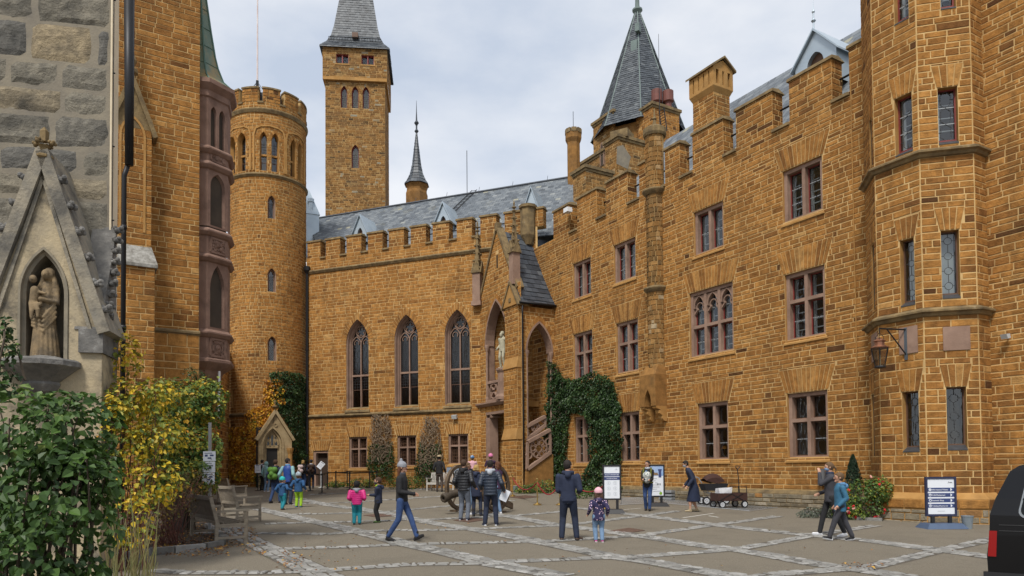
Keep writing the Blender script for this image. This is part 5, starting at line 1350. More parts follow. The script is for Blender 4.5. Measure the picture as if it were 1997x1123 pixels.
RE=Frame(CHW.pos(xr_,0,0),-CHW.n)
mb=MB();mb.fbox(RE,-.02,.32,-1,11.5,0,.025);part('quoin_strip',mb,mat('cream render strip',(.70,.60,.44),(.58,.48,.33),scale=3,rough=.9),CHAP)
mb=MB();mb.tube([RE.pos(.02,0,.035),RE.pos(.02,11,.035)],.006,4)
for k in range(8):mb.lathe(RE.pos(.02,1+k*1.2,.03),[(.012,0),(.012,.03)],6,axis=RE.n)
part('cable',mb,M_IRON,CHAP)
# niche pier
NP=CHW.offset(.75);zN=lambda y:NP.at(83,y)[1]
n0,n1=NP.at(-36,600)[0],NP.at(199,640)[0];cN=NP.at(83,600)[0];hwN=n1-cN;n0=cN-hwN
oN=Op(NP.at(35,640)[0],NP.at(133,640)[0],zN(706),zN(572),zN(481))
zgb,zga=zN(640),zN(318)
PIER=thing('niche_pier','gabled stone pier with a pointed statue niche, crockets and cross finial against the chapel wall','pier',(*NP.pos(cN,0)[:2],gz(*NP.pos(cN,0)[:2])))
M_NP=mat('blotched cream stone',(.48,.39,.25),(.31,.265,.19),scale=2.6,rough=.92,bump=.5,bscale=22,spec=.12,dirt=((.07,.067,.062),1.5,.46,.64,.85))
mb=MB();gable_wall(mb,NP,n0,n1,zgb,zga,oN,0,-.75)
for sg in(-1,1):pass
mb.fbox(NP,n0,n1,-1,oN.z0,-.75,-.0005)
M1=part('gable_wall',mb,M_NP,PIER)
mb=MB();inn=Op(oN.s0+.08,oN.s1-.08,oN.z0,oN.z1,oN.zt-.11);a,b=oN.outline(8),inn.outline(8)
for(g0,d0_),(g1,d1_)in zip([(0,.02),(.4,.02),(.5,-.04),(1,-.06)][:-1],[(0,.02),(.4,.02),(.5,-.04),(1,-.06)][1:]):
 for i in range(len(a)-1):
  l=lambda i_,k:(a[i_][0]+(b[i_][0]-a[i_][0])*k,a[i_][1]+(b[i_][1]-a[i_][1])*k)
  mb.poly([NP.pos(*l(i,g0),d0_),NP.pos(*l(i+1,g0),d0_),NP.pos(*l(i+1,g1),d1_),NP.pos(*l(i,g1),d1_)])
for i in range(len(b)-1):mb.poly([NP.pos(*b[i],-.06),NP.pos(*b[i+1],-.06),NP.pos(*b[i+1],-.42),NP.pos(*b[i],-.42)])
mb.poly([NP.pos(*q,-.42)for q in b[::-1]])
part('niche',mb,mat('dark stained stone',(.27,.23,.165),(.15,.135,.105),scale=3,rough=.92,bump=.3),PIER)
mb=MB();M_GR=mat('blackened stone',(.085,.083,.08),(.19,.18,.165),scale=5,rough=.95,bump=.7,bscale=18,dirt=((.33,.33,.32),5,.6,.72,.6))
kN=(zga-zgb)/hwN
for sg in(-1,1):
 bar2(mb,NP,(cN,zga+.16),(cN+sg*(hwN+.05),zgb-.05),.17,-.75,.10);bar2(mb,NP,(cN,zga-.22),(cN+sg*(hwN-.15),zgb-.02),.05,-.1,.04)
part('gable_coping',mb,mat('grey cream coping',(.33,.285,.21),(.19,.175,.145),scale=4,rough=.95,bump=.6,bscale=20,dirt=((.06,.058,.055),1.6,.48,.66,.8)),PIER)
mb=MB()
for sg in(-1,1):
 mb.prism([NP.pos(cN,zga,-.05),NP.pos(cN+sg*hwN,zgb,-.05),NP.pos(cN+sg*hwN,zgb+.05,-.05),NP.pos(cN,zga+.06,-.05)],-NP.n*.75)
part('pier_roof',mb,mat('mossy stone roof',(.10,.095,.085),(.045,.055,.02),scale=4,rough=.98,bump=.8),PIER)
def crocket(mb,p,s_,rg):
 for k in range(6):
  a=k*PI/3+rg.random();mb.ball((p[0]+s_*.55*math.cos(a),p[1]+s_*.4*math.sin(a),p[2]+s_*(.3 if k%2 else-.1)),s_*rg.uniform(.3,.45),6,5)
 mb.ball(p,s_*.5,7,5)
for sg in(-1,1):
 for k in range(6):
  t=.14+k*.155;p=NP.pos(cN+sg*(hwN*t+.13),zga+(zgb-zga)*t+.10,.02);mb=MB();crocket(mb,p,.11,rr);part('crocket',mb,M_GR,PIER)
  # return gable to the right with its own row of crockets
for k in range(9):
 t=k/9;p=NP.pos(n1+.02,zN(412)+(zN(632)-zN(412))*t,-.70+.5*t);mb=MB();crocket(mb,p,.10,rr);part('crocket',mb,M_GR,PIER)
mb=MB();mb.prism([NP.pos(n1-.02,zgb,.02),NP.pos(n1-.02,zgb,-.75),NP.pos(n1-.02,zN(405),-.75)],NP.u*-.35);mb.fbox(NP,n1-.3,n1+.03,zgb-.35,zgb,-.7,.06);part('side_gablet',mb,M_GR,PIER)
mb=MB();p=NP.pos(cN,zga+.02,.0)
mb.lathe(p,[(.10,-.1),(.10,.02),(.13,.05),(.13,.08),(.075,.12),(.055,.2),(.08,.24)],8);
for k in range(4):a=PI/4*0+k*PI/2;crocket(mb,p+np.array([math.cos(a)*.12,math.sin(a)*.12,.27]),.07,rr)
mb.box(p+np.array([0,0,.38]),(.085,.085,.16));mb.lathe(p+np.array([0,0,.46]),[(.06,0),(.01,.06)],4,a0=PI/4)
part('finial',mb,M_COPE,PIER)
mb=MB();c=NP.pos(cN,0,-.02);zb=oN.z0
mb.lathe((c[0],c[1],zb),[(.10,-.60),(.16,-.56),(.13,-.48),(.20,-.44),(.26,-.34),(.24,-.30),(.42,-.16),(.50,-.10),(.54,-.08),(.54,-.01),(.50,.02)],12);part('shelf',mb,M_GR,PIER)
# ------------------------------------------------------------------ towers rising behind the back wing
rr=random.Random(71)
def peak_roof(mb,sl,corners,prof,dv,du,rr,lift=.03):
 """spire or pyramid: corners around a centre, prof [(scale, z)], covered with slates"""
 c=sum(corners)/len(corners);n=len(corners)
 P_=lambda i,k,z:np.array([*(c+(corners[i%n]-c)*k)[:2],z])
 for(k0,z0),(k1,z1)in zip(prof[:-1],prof[1:]):
  for i in range(n):
   mb.poly([P_(i,k0,z0),P_(i+1,k0,z0),P_(i+1,k1,z1),P_(i,k1,z1)],0,.3)
   a,b=P_(i,k0,z0),P_(i+1,k0,z0);w=np.linalg.norm(b-a);cc=(a+b)/2
   nrm=np.cross(b-a,P_(i,k1,z1)-a);nrm/=max(1e-9,np.linalg.norm(nrm))
   if nrm@(CAM-cc)<0:continue
   sl_len=np.linalg.norm((P_(i,k1,z1)+P_(i+1,k1,z1))/2-cc);rws=max(1,int(sl_len/dv))
   for j in range(rws):
    t0,t1=j/rws,min(1,(j+1.12)/rws);l0,r0=P_(i,k0+(k1-k0)*t0,z0+(z1-z0)*t0),P_(i+1,k0+(k1-k0)*t0,z0+(z1-z0)*t0);l1,r1=P_(i,k0+(k1-k0)*t1,z0+(z1-z0)*t1),P_(i+1,k0+(k1-k0)*t1,z0+(z1-z0)*t1)
    m=max(1,int(np.linalg.norm(r0-l0)/du));of=.5 if j%2 else 0
    for q in range(-1,m+1):
     a_,b_=max(0,(q+of)/m),min(1,(q+of+.97)/m)
     if b_-a_<.1/m:continue
     h=nrm*lift*rr.uniform(.6,1.4);t=min(1,max(0,rr.gauss(.5,.2)))
     sl.poly([l0+(r0-l0)*a_+h,l0+(r0-l0)*b_+h,l1+(r1-l1)*b_+nrm*.004,l1+(r1-l1)*a_+nrm*.004],0,t)
T0=at(634.5,300,62.)
TF=Frame(T0,(math.sin(R(84)),math.cos(R(84))));tw=TF.at(751,300)[0]
TALL=thing('square_tower','tall square stone tower with a flared slate roof behind the back wing','tower',(*TF.pos(tw/2,0,-tw/2)[:2],1.))
zj,ze2=TF.at(690,154)[1],TF.at(690,96)[1]
FS=Frame(TF.pos(tw,0,0),-TF.n)
lanc=[Op(TF.at(x0,200)[0],TF.at(x1,200)[0],TF.at(690,211)[1],TF.at(690,182)[1],TF.at(690,168)[1])for x0,x1 in((664.5,677.5),(686,699.5),(707,720.5))]+[Op(TF.at(685.5,300)[0],TF.at(700.5,300)[0],TF.at(690,327.5)[1],TF.at(690,297)[1],TF.at(690,282)[1])]
mb=MB();backing(mb,TF,0,tw,0,zj,lanc);backing(mb,FS,0,tw,0,zj,[]);mb.fbox(TF,0.05,tw-.05,0,zj,-tw,-.6)
TWL=part('wall',mb,M_MORT,TALL)
M_TAL=mat('mixed tower stone',(.6,.6,.6),(1.1,1.08,1.05),scale=3,rough=.92,bump=.6,bscale=15,spec=.12,tint=[(0,(.11,.07,.035)),(.35,(.22,.115,.042)),(.6,(.30,.155,.05)),(.82,(.35,.22,.09)),(1,(.30,.28,.22))],dirt=((.11,.08,.05),.5,.5,.7,.5))
z0_=TF.at(690,425)[1]
lay(TWL,TF,courses(0,tw,z0_-2,zj,.17,.42,lanc+[RingCut(o.s0-.16,o.s1+.16,o.z1,o.z1,o.zt+.2)for o in lanc],rr),M_TAL,rr,.02,.014,single=200)
lay(TWL,FS,courses(0,tw,z0_-2,zj,.17,.42,[],rr),M_TAL,rr,.02,.014,single=0)
for o in lanc:
 mb=MB();ring(mb,TF,o,.2,.02,rr,n=5);part('window_arch',mb,M_TAL,TALL);tracery_window(TALL,TF,o,'grid',splay=.05,dep=.2,cols=1,simple=True,bw=.04,glass=M_GLASS,sill=False,mat_=M_CASE)
JF=TF.offset(.22);j0,j1=-.2,tw+.2;pr2=[Op(JF.at(a,110)[0],JF.at(b,110)[0],JF.at(690,124)[1],JF.at(690,106)[1])for a,b in((655,680),(704.5,729.5))]
mb=MB();backing(mb,JF,j0,j1,zj,ze2,pr2);FS2=Frame(JF.pos(j1,0,0),-JF.n);backing(mb,FS2,0,tw+.4,zj,ze2,[]);mb.fbox(JF,j0+.01,j1-.01,zj-.25,zj+.03,-tw-.4,.05,1)
for o in pr2:reveal(mb,JF,o,-.2,0,1)
JT=part('top_storey',mb,[M_MORT,M_TRIM],TALL)
lay(JT,JF,courses(j0,j1,zj,ze2,.17,.42,pr2,rr),M_TAL,rr,.02,.014,single=80);lay(JT,FS2,courses(0,tw+.4,zj,ze2,.17,.42,[],rr),M_TAL,rr,.02,.014,single=0)
for o in pr2:cross_window(TALL,JF,o.s0,o.s1,o.z0,o.z1,trans=None,kind='grid',red=True,white=False,fw=.05,mw=.08,frame=M_CASE,sill=True)
co=[JF.pos(j0-.12,0,.12),JF.pos(j1+.12,0,.12),JF.pos(j1+.12,0,-tw-.52),JF.pos(j0-.12,0,-tw-.52)]
hwR=(j1-j0)/2;zr0=ze2
mb,sl_=MB(),MB();peak_roof(mb,sl_,co,[(1.04,zr0-.1),(1.04,zr0),(.86,zr0+.65),(.74,zr0+1.4),(.66,zr0+2.4),(.52,zr0+5.0),(.2,zr0+11)],.22,.3,rr)
RT_=part('roof',mb,M_SLATED,TALL);part('slate_shingles',sl_,M_SLATEM,RT_,stuff=True)
mb=MB();mb.box(JF.pos((j0+j1)/2+.0,zr0+1.25,-.35),(.5,.5,.42),.1);part('roof_hatch',mb,M_CASEB,RT_)
mb=MB();a,b=JF.pos(j0+.5,zr0+.62,-.02),JF.pos(j1-.5,zr0+.62,-.02);mb.tube([a,b],.025,4);mb.tube([a+np.array([0,0,.3]),b+np.array([0,0,.3])],.025,4)
for k in range(20):q=a+(b-a)*k/19;mb.tube([q,q+np.array([0,0,.3])],.015,4)
part('snow_guard',mb,M_IRON,RT_)
# slim turret with spirelet
q=at(813,390,52.);
def spirelet(q,px_half,ytop_shaft,ybase,yapex,Y,nm,label,ridge=M_SLATED):
 r=px_half/FPX*Y;c=np.array([q[0],q[1],0]);zt=at(813,ytop_shaft,Y)[2];zb=at(813,ybase,Y)[2];za=at(813,yapex,Y)[2]
 t=thing(nm,label,'turret',(c[0],c[1],zb));a0=PI/8
 mb=MB();mb.lathe((c[0],c[1],0),[(r,zb-3),(r,zb+.4),(r*.92,zb+.6),(r*.92,zt-.3),(r*1.06,zt)],8,a0=a0);part('shaft',mb,M_TAL,t)
 co=[c+np.array([math.cos(a0+k*PI/4),math.sin(a0+k*PI/4),0])*r for k in range(8)]
 mb,sl_=MB(),MB();H=za-zt;peak_roof(mb,sl_,co,[(1.15,zt),(.9,zt+H*.08),(.62,zt+H*.2),(.42,zt+H*.38),(.06,zt+H*.98)],.2,.22,rr)
 rf=part('spire',mb,M_SLATED,t);part('slate_shingles',sl_,M_SLATEM,rf,stuff=True)
 mb=MB();mb.lathe((c[0],c[1],za-.1),[(.06,0),(.16,.15),(.06,.3),(.06,.55),(.18,.75),(.06,.95),(.03,1.6),(.01,2.4)],8);part('finial',mb,M_SLATED,rf)
spirelet(q,22,362,390,257,52.,'spire_turret','slim octagonal turret with a slate spirelet and ball finial above the back roof')
# the group behind the right wing
def cblock(xc,xl,xr,ytop,ybot,Y,label,name,cat,mt=M_STONE_D,cap=.12,n1=40):
 c=at(xc,ytop,Y);c0=np.array([c[0],c[1],0.])
 def meet(px,u):
  k=(px-CX)/FPX;return(k*c0[1]-c0[0])/(u[0]-k*u[1])
 l1=meet(xl,-RW.u);l2=meet(xr,-RW.n);z1=c[2];z0=at(xc,ybot,Y)[2]-1.5
 t=thing(name,label,cat,(c0[0],c0[1],z0));A=Frame(c0-RW.u*l1,RW.u);B=Frame(c0,-RW.n)
 mb=MB();mb.fbox(A,.012,l1-.012,z0,z1-.15,-l2+.012,-.012);w=part('wall',mb,M_MORT,t)
 lay(w,A.offset(-.012),courses(0,l1,z0,z1-.15,.18,.42,[],rr),mt,rr,.022,.012,single=n1);lay(w,B.offset(-.012),courses(0,l2,z0,z1-.15,.18,.42,[],rr),mt,rr,.022,.012,single=n1)
 mb=MB();mb.fbox(A,-cap,l1+cap,z1-.15,z1+.03,-l2-cap,cap);mb.fbox(A,-cap*.4,l1+cap*.4,z1-.3,z1-.15,-l2-cap*.4,cap*.4);part('coping',mb,M_COPE,t)
 return t,A,B,l1,l2,z1
t,A,B,l1,l2,z1=cblock(1272,1249,1335,199,300,46.,'broad stone chimney stack with two red clay pots behind the right parapet','chimney_stack','chimney',M_STONE)
for px,h in((1281,1.0),(1303,.9)):
 q=at(px,196,47.2);mb=MB();mb.lathe((q[0],q[1],z1),[(.24,0),(.22,.55),(.36,.62),(.36,.62+h*.75),(.3,.66+h*.75)],12);part('chimney_pot',mb,mat('red clay',(.17,.055,.04),(.12,.045,.035),scale=4,rough=.7),t)
cblock(1196,1164,1209,214,330,48.,'stepped stone gable block left of the pointed slate spire','gable_step','gable block')
t,A,B,l1,l2,z1=cblock(1205,1187,1265,262,360,43.,'square weathered stone tower block with a patch of pale render below the pointed spire','tower_block','tower block')
q=B.at(1215,305);mb=MB();mb.fprism(B,[(q[0]-.5,q[1]-.55),(q[0]+.35,q[1]-.7),(q[0]+.6,q[1]+.1),(q[0],q[1]+.7),(q[0]-.45,q[1]+.5)],-.01,.008);part('render_patch',mb,M_CHM,t)
q=at(1213,250,43.8);mb=MB();mb.box((q[0],q[1],z1+.2),(1.1,1.1,.5),TH);part('cap_step',mb,M_COPE,t)
t,A,B,l1,l2,z1=cblock(1186,1133,1215,285,380,45.,'stone block with a pair of small lancets behind the right parapet','lancet_block','tower block')
for x in(1174.5,1187):pass
for x0,x1 in((1171.5,1178),(1181.5,1186)):
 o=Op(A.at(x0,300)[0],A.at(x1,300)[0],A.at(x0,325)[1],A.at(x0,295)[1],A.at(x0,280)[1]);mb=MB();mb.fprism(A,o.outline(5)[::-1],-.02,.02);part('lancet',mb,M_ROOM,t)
 mb=MB();ol=o.outline(5)
 for p_,q_ in zip(ol[:-1],ol[1:]):bar2(mb,A,p_,q_,.08,0,.05)
 part('lancet_moulding',mb,M_RED,t)
cblock(1142,1123,1201,322,430,41.,'low mossy stone block nearest the corner behind the right parapet','low_block','tower block')
q=at(1119.5,380,44.);zt=at(1119,258,44.)[2];t=thing('chimney_turret','slim octagonal chimney turret with a notched crown and lightning rod','turret',(q[0],q[1],q[2]-2));r=13/FPX*44
mb=MB();mb.lathe((q[0],q[1],0),[(r,q[2]-3),(r,zt-.7),(r*1.28,zt-.45),(r*1.28,zt-.12)],8,a0=PI/8);part('shaft',mb,M_STONE_D,t)
mb=MB()
for k in range(8):a=k*PI/4;mb.box((q[0]+math.cos(a)*r*1.08,q[1]+math.sin(a)*r*1.08,zt),(.14,.3,.26),a)
part('crown',mb,M_COPE,t)
mb=MB();mb.tube([(q[0],q[1],zt-.2),(q[0],q[1],zt+1.3)],.016,4);part('rod',mb,M_IRON,t)
SC=at(1246,240,50.);zsb,zsa=at(1246,272,50.)[2],at(1246,24,50.)[2]
M_VERD=mat('dull verdigris',(.15,.20,.185),(.10,.135,.13),scale=3,rough=.6)
SPT=thing('spire_tower','large pointed octagonal slate spire with green copper ridges behind the right wing','spire',(SC[0],SC[1],zsb));rs=95/FPX*50;c=np.array([SC[0],SC[1],0]);a0=PI/8+TH
co=[c+np.array([math.cos(a0+k*PI/4),math.sin(a0+k*PI/4),0])*rs for k in range(8)]
mb=MB();mb.lathe((c[0],c[1],0),[(rs*.84,zsb-6),(rs*.84,zsb)],8,a0=a0);part('drum',mb,M_STONE_D,SPT)
mb,sl_=MB(),MB();H=zsa-zsb;peak_roof(mb,sl_,co,[(1.0,zsb),(.93,zsb+H*.06),(.05,zsa)],.17,.26,rr);rf=part('roof',mb,M_SLATED,SPT);part('slate_shingles',sl_,M_SLATEM,rf,stuff=True)
mb=MB()
for p in co:mb.tube([np.array([*p[:2],zsb]),np.array([*(c+(p-c)*.93)[:2],zsb+H*.06]),np.array([*(c+(p-c)*.05)[:2],zsa])],.045,5)
part('ridge',mb,M_VERD,rf)
mb=MB();mb.lathe((c[0],c[1],zsa-.5),[(.2,0),(.16,.35),(.36,.6),(.36,.7),(.16,.85),(.14,1.6),(.26,1.75),(.1,1.95),(.08,3)],10);part('finial',mb,M_VERD,rf)
mb=MB()
for px,y,s_ in((1238,92,.45),(1244,55,.3)):q=at(px,y,49.0);mb.box(q,(.5*s_*2,.4,.9*s_*2),TH)
part('hatch',mb,M_VERD,rf)
q=at(1287,255,44.);mb=MB();mb.tube([(q[0],q[1],q[2]),(q[0],q[1],at(1287,66,44.)[2])],[.03,.012],5);solo('lightning_mast',mb,M_IRON,'long lightning rod rising beside the pointed slate spire','rod',q)
mb=MB();a,b=at(1296,258,40.),at(1290,212,40.)
for q in(-.2,.2):mb.tube([a+RW.u*q,b+RW.u*q],.028,4)
for k in range(9):p=a+(b-a)*(k+.5)/9;mb.tube([p-RW.u*.2,p+RW.u*.2],.02,4)
solo('iron_ladder',mb,M_IRON,'short iron ladder leaning on the broad chimney stack','ladder',a)
# ------------------------------------------------------------------ cobble strips crossing the court
rr=random.Random(81)
class Strip:
 """pos(s along, w across, d up) for a paved strip on the tilted ground"""
 def __init__(self,a,b):
  self.a=a[:2];v=b[:2]-a[:2];self.L=float(np.linalg.norm(v));self.u=v/self.L;self.w=np.array([-self.u[1],self.u[0]])
 def pos(self,s,w,d=0.0):
  p=self.a+self.u*s+self.w*w;return np.array([p[0],p[1],gz(*p)+.006+d])
M_COB=mat('pale granite sett',(.75,.75,.75),(1.12,1.12,1.12),scale=9,rough=.85,bump=.5,bscale=30,spec=.2,tint=[(0,(.11,.106,.097)),(.35,(.20,.194,.18)),(.7,(.275,.268,.25)),(1,(.345,.337,.32))])
M_JOINT=mat('dark joint grit',(.055,.047,.037),(.12,.10,.075),scale=30,rough=.95,dirt=((.06,.075,.025),2.5,.55,.7,.7))
D_=[[(440,1020),(480,1050),(548,1083),(612,1113),(640,1128)],
[(480,986),(524,997),(580,1010),(640,1023),(716,1041),(801,1063),(870,1077),(962,1100),(1098,1124)],
[(690,990),(764,1003),(836,1019),(928,1033),(1031,1053),(1098,1066),(1190,1085),(1269,1096),(1439,1126)],
[(884,995),(1000,1008),(1080,1023),(1172,1035),(1264,1048),(1368,1064),(1448,1074),(1538,1090),(1592,1100),(1696,1114),(1776,1126)],
[(1120,990),(1264,1007),(1402,1025),(1500,1036),(1580,1044),(1696,1055),(1822,1072),(1915,1084),(1990,1095)],
[(560,968),(640,985),(690,992)]]
H_=[[(516,1022),(608,1019),(676,1018),(760,1015),(836,1014),(884,1011),(1000,1006),(1096,998)],
[(502,1040),(636,1042),(678,1039),(760,1034),(870,1034),(940,1031),(1096,1025),(1114,1023),(1230,1009),(1320,997)],
[(536,1071),(678,1067),(778,1062),(868,1060),(985,1058),(1080,1055),(1177,1049),(1246,1045),(1386,1025),(1518,1007)],
[(300,1112),(356,1117),(520,1117),(640,1112),(801,1101),(946,1099),(981,1096),(1098,1091),(1209,1087),(1241,1086),(1380,1076),(1439,1071),(1538,1053),(1592,1043),(1707,1025)],
[(1300,1150),(1500,1122),(1638,1111),(1696,1106),(1822,1076),(1915,1056),(1990,1040)],
[(560,1003),(640,1002),(760,998),(900,984),(1000,976)],[(560,984),(680,980),(800,972),(900,965)],[(600,965),(760,958),(880,952)]]
def arc_resample(px):
 g=[ground(*p)for p in px];return[g[0]]+[q for q in g[1:]]
cob_all=[]
for kind,strips in(('d',D_),('h',H_)):
 for px in strips:
  g=arc_resample(px);rows,W_=((3,.52)if kind=='d' else(2,.33))
  for a,b in zip(g[:-1],g[1:]):
   S=Strip(a,b);mbj=(S,rows,W_);cob_all.append(mbj)
jm=MB();blocks_by=[]
for S,rows,W_ in cob_all:
 jm.poly([S.pos(-.02,-W_/2-.03,-.003),S.pos(S.L+.02,-W_/2-.03,-.003),S.pos(S.L+.02,W_/2+.03,-.003),S.pos(-.02,W_/2+.03,-.003)])
JOINT=struct('cobble_strips',jm,M_JOINT)
scored=[]
for S,rows,W_ in cob_all:
 rw=W_/rows
 for r in range(rows):
  s=-rr.random()*.1
  while s<S.L:
   l=rr.uniform(.13,.27);e=min(s+l,S.L)
   q=(max(s,0),e,-W_/2+r*rw+rr.uniform(-.02,.02),-W_/2+(r+1)*rw+rr.uniform(-.02,.02));s+=l
   if q[1]-q[0]<.05 or rr.random()<.02:continue
   p=S.pos((q[0]+q[1])/2,(q[2]+q[3])/2);v=p-CAM;d=v@CF;x,y=proj(p)
   scored.append(((q[1]-q[0])/d**2 if(0<x<W0 and y<H0+8 and d>3)else-1,S,q))
order=sorted(range(len(scored)),key=lambda i:-scored[i][0]);best=set(order[:300]);rest=MB()
for i,(w_,S,q)in enumerate(scored):
 t=min(1,max(0,rr.gauss(.55,.22)));h=rr.uniform(.008,.02)
 if i in best and w_>0:mb=MB();block(mb,S,*q,t,.032,h,rr,.016);part('cobble',mb,M_COB,JOINT)
 else:block(rest,S,*q,t,.032,h,rr,.016)
part('cobbles',rest,M_COB,JOINT,stuff=True)
# covers and grates let into the surface
M_RUST=mat('rusty cover plate',(.085,.048,.034),(.13,.075,.05),scale=12,rough=.8,bump=.4,bscale=60)
def plate(px,label,mt,up=.010):
 g=[ground(*p)for p in px];mb=MB();t=[p+np.array([0,0,up])for p in g];mb.prism([p+np.array([0,0,.004])for p in g],(0,0,up))
 c=sum(g)/len(g)
 for k in range(1,6):  # chequer ribs
  a,b=t[0]+(t[1]-t[0])*k/6,t[3]+(t[2]-t[3])*k/6;mb.tube([a+np.array([0,0,.004]),b+np.array([0,0,.004])],.008,4)
 solo('cover_plate',mb,mt,label,'cover plate',c)
plate([(1186,1036),(1218,1041),(1258,1035),(1226,1030)],'rusty square cover plate in the paving beside the little girl',M_RUST)
plate([(708,1005),(735,1009),(772,1006),(745,1002)],'rusty cover plate in the paving behind the boy in navy',M_RUST)
plate([(884,1015),(915,1019),(948,1014),(917,1010)],'rusty cover plate in the paving by the feet of the cannon group',M_RUST)
plate([(992,970),(1020,973),(1052,969),(1024,966)],'rusty cover plate in the paving by the brass rope post',M_RUST)
def grate(px,nu,nv,label):
 g=[ground(*p)+np.array([0,0,.012])for p in px];mb=MB()
 L_=lambda u,v:(g[0]*(1-u)+g[1]*u)*(1-v)+(g[3]*(1-u)+g[2]*u)*v
 mb.poly([L_(0,0)-[0,0,.006],L_(1,0)-[0,0,.006],L_(1,1)-[0,0,.006],L_(0,1)-[0,0,.006]],1)
 for k in range(nu+1):
  for(u0,v0,u1,v1)in((k/nu,0,k/nu+1/nu*3,1),(k/nu+3/nu,0,k/nu,1)):
   if max(u0,u1)>1:continue
   a,b=L_(u0,v0),L_(u1,v1);d=(b-a)[:2];d/=np.linalg.norm(d);w=np.array([-d[1],d[0],0])*.008;mb.poly([a-w,a+w,b+w,b-w])
 for v in(0,1):mb.tube([L_(0,v),L_(1,v)],.014,4)
 for u in(0,1):mb.tube([L_(u,0),L_(u,1)],.014,4)
 solo('floor_grate',mb,[mat('galvanised grate',(.42,.43,.43),rough=.4,metal=.5),mat('dark pit',(.05,.045,.04),rough=.95)],label,'grate',sum(g)/4)
grate([(1208,985),(1286,981),(1258,970),(1212,972)],40,3,'galvanised mesh grate in the paving by the plain notice stand')
grate([(1290,981),(1462,997),(1530,988),(1300,969)],90,3,'long galvanised mesh grate in the paving along the foot of the right wing')
# white painted marks
M_LINE=mat('worn white paint',(.60,.60,.57),(.36,.33,.28),scale=14,rough=.8)
mb=MB()
for a,b in(((1255,1005),(1318,996)),((1331,1010),(1392,1001)),((1216,994),(1250,991)),((1382,1006),(1402,1009))):
 g,h=ground(*a),ground(*b);d=(h-g)[:2];d/=np.linalg.norm(d);w=np.array([-d[1],d[0],0])*.045;z=np.array([0,0,.005]);mb.poly([g-w+z,h-w+z,h+w+z,g+w+z])
struct('painted_marks',mb,M_LINE)
# ------------------------------------------------------------------ leaves and shrubs
def leaf_pts(p,nrm,up,L_,w,fold=.25):
 """outline of one leaf: base, sides, tip, folded along the midrib"""
 n=Vector(nrm).normalized();d=Vector(up)-n*n.dot(Vector(up));d=d.normalized()if d.length>1e-4 else n.orthogonal().normalized();s=n.cross(d)
 p=Vector(p);return[p,p+d*L_*.38+s*w*.5+n*w*fold,p+d*L_*.72+s*w*.34+n*w*fold*.7,p+d*L_,p+d*L_*.72-s*w*.34+n*w*fold*.7,p+d*L_*.38-s*w*.5+n*w*fold]
def add_leaf(mb,p,nrm,up,L_,w,t,small=False):
 q=leaf_pts(p,nrm,up,L_,w)
 if small:mb.faces([q[0],q[1],q[3],q[5]],[(0,1,2),(0,2,3)],0,t)
 else:mb.faces(q,[(0,1,2,3),(0,3,4,5)],0,t)
def rdir(r_,tilt=1.0):
 while True:
  v=Vector((r_.uniform(-1,1),r_.uniform(-1,1),r_.uniform(-1,1)))
  if.05<v.length<1:return v.normalized()
def leafmat(name,ramp,rough=.5):return mat(name,(.8,.8,.8),(1.15,1.15,1.15),scale=8,rough=rough,tint=ramp,spec=.35,trans=.25)
G_DARK=leafmat('dark green leaves',[(0,(.014,.034,.009)),(.4,(.040,.086,.016)),(.75,(.080,.150,.028)),(1,(.16,.22,.05))])
G_YEL=leafmat('yellow autumn leaves',[(0,(.06,.11,.02)),(.3,(.22,.24,.03)),(.5,(.52,.38,.025)),(.8,(.70,.46,.03)),(1,(.60,.26,.02))])
G_MIX=leafmat('turning leaves',[(0,(.028,.065,.016)),(.4,(.09,.16,.03)),(.65,(.21,.25,.04)),(.85,(.50,.40,.035)),(1,(.62,.36,.035))])
G_IVY=leafmat('ivy leaves',[(0,(.012,.028,.009)),(.5,(.032,.070,.019)),(.85,(.07,.13,.035)),(1,(.13,.19,.05))],.45)
G_VINE=leafmat('orange vine leaves',[(0,(.16,.06,.015)),(.35,(.45,.18,.02)),(.65,(.66,.33,.025)),(.85,(.76,.52,.05)),(1,(.14,.19,.03))])
G_LIT=mat('fallen leaves',(.8,.8,.8),(1.1,1.1,1.1),scale=8,rough=.8,tint=[(0,(.07,.035,.018)),(.4,(.20,.085,.028)),(.75,(.38,.17,.04)),(1,(.55,.34,.05))])
M_BARK=mat('grey brown bark',(.10,.075,.05),(.055,.042,.03),scale=14,rough=.95,bump=.5)
M_CANE=mat('green canes',(.13,.15,.045),(.20,.15,.06),scale=6,rough=.8)
M_REDTW=mat('reddish twigs',(.16,.055,.035),(.10,.04,.03),scale=6,rough=.8)
M_SOIL=mat('dark soil',(.035,.026,.018),(.06,.042,.028),scale=12,rough=1.0,bump=.6)
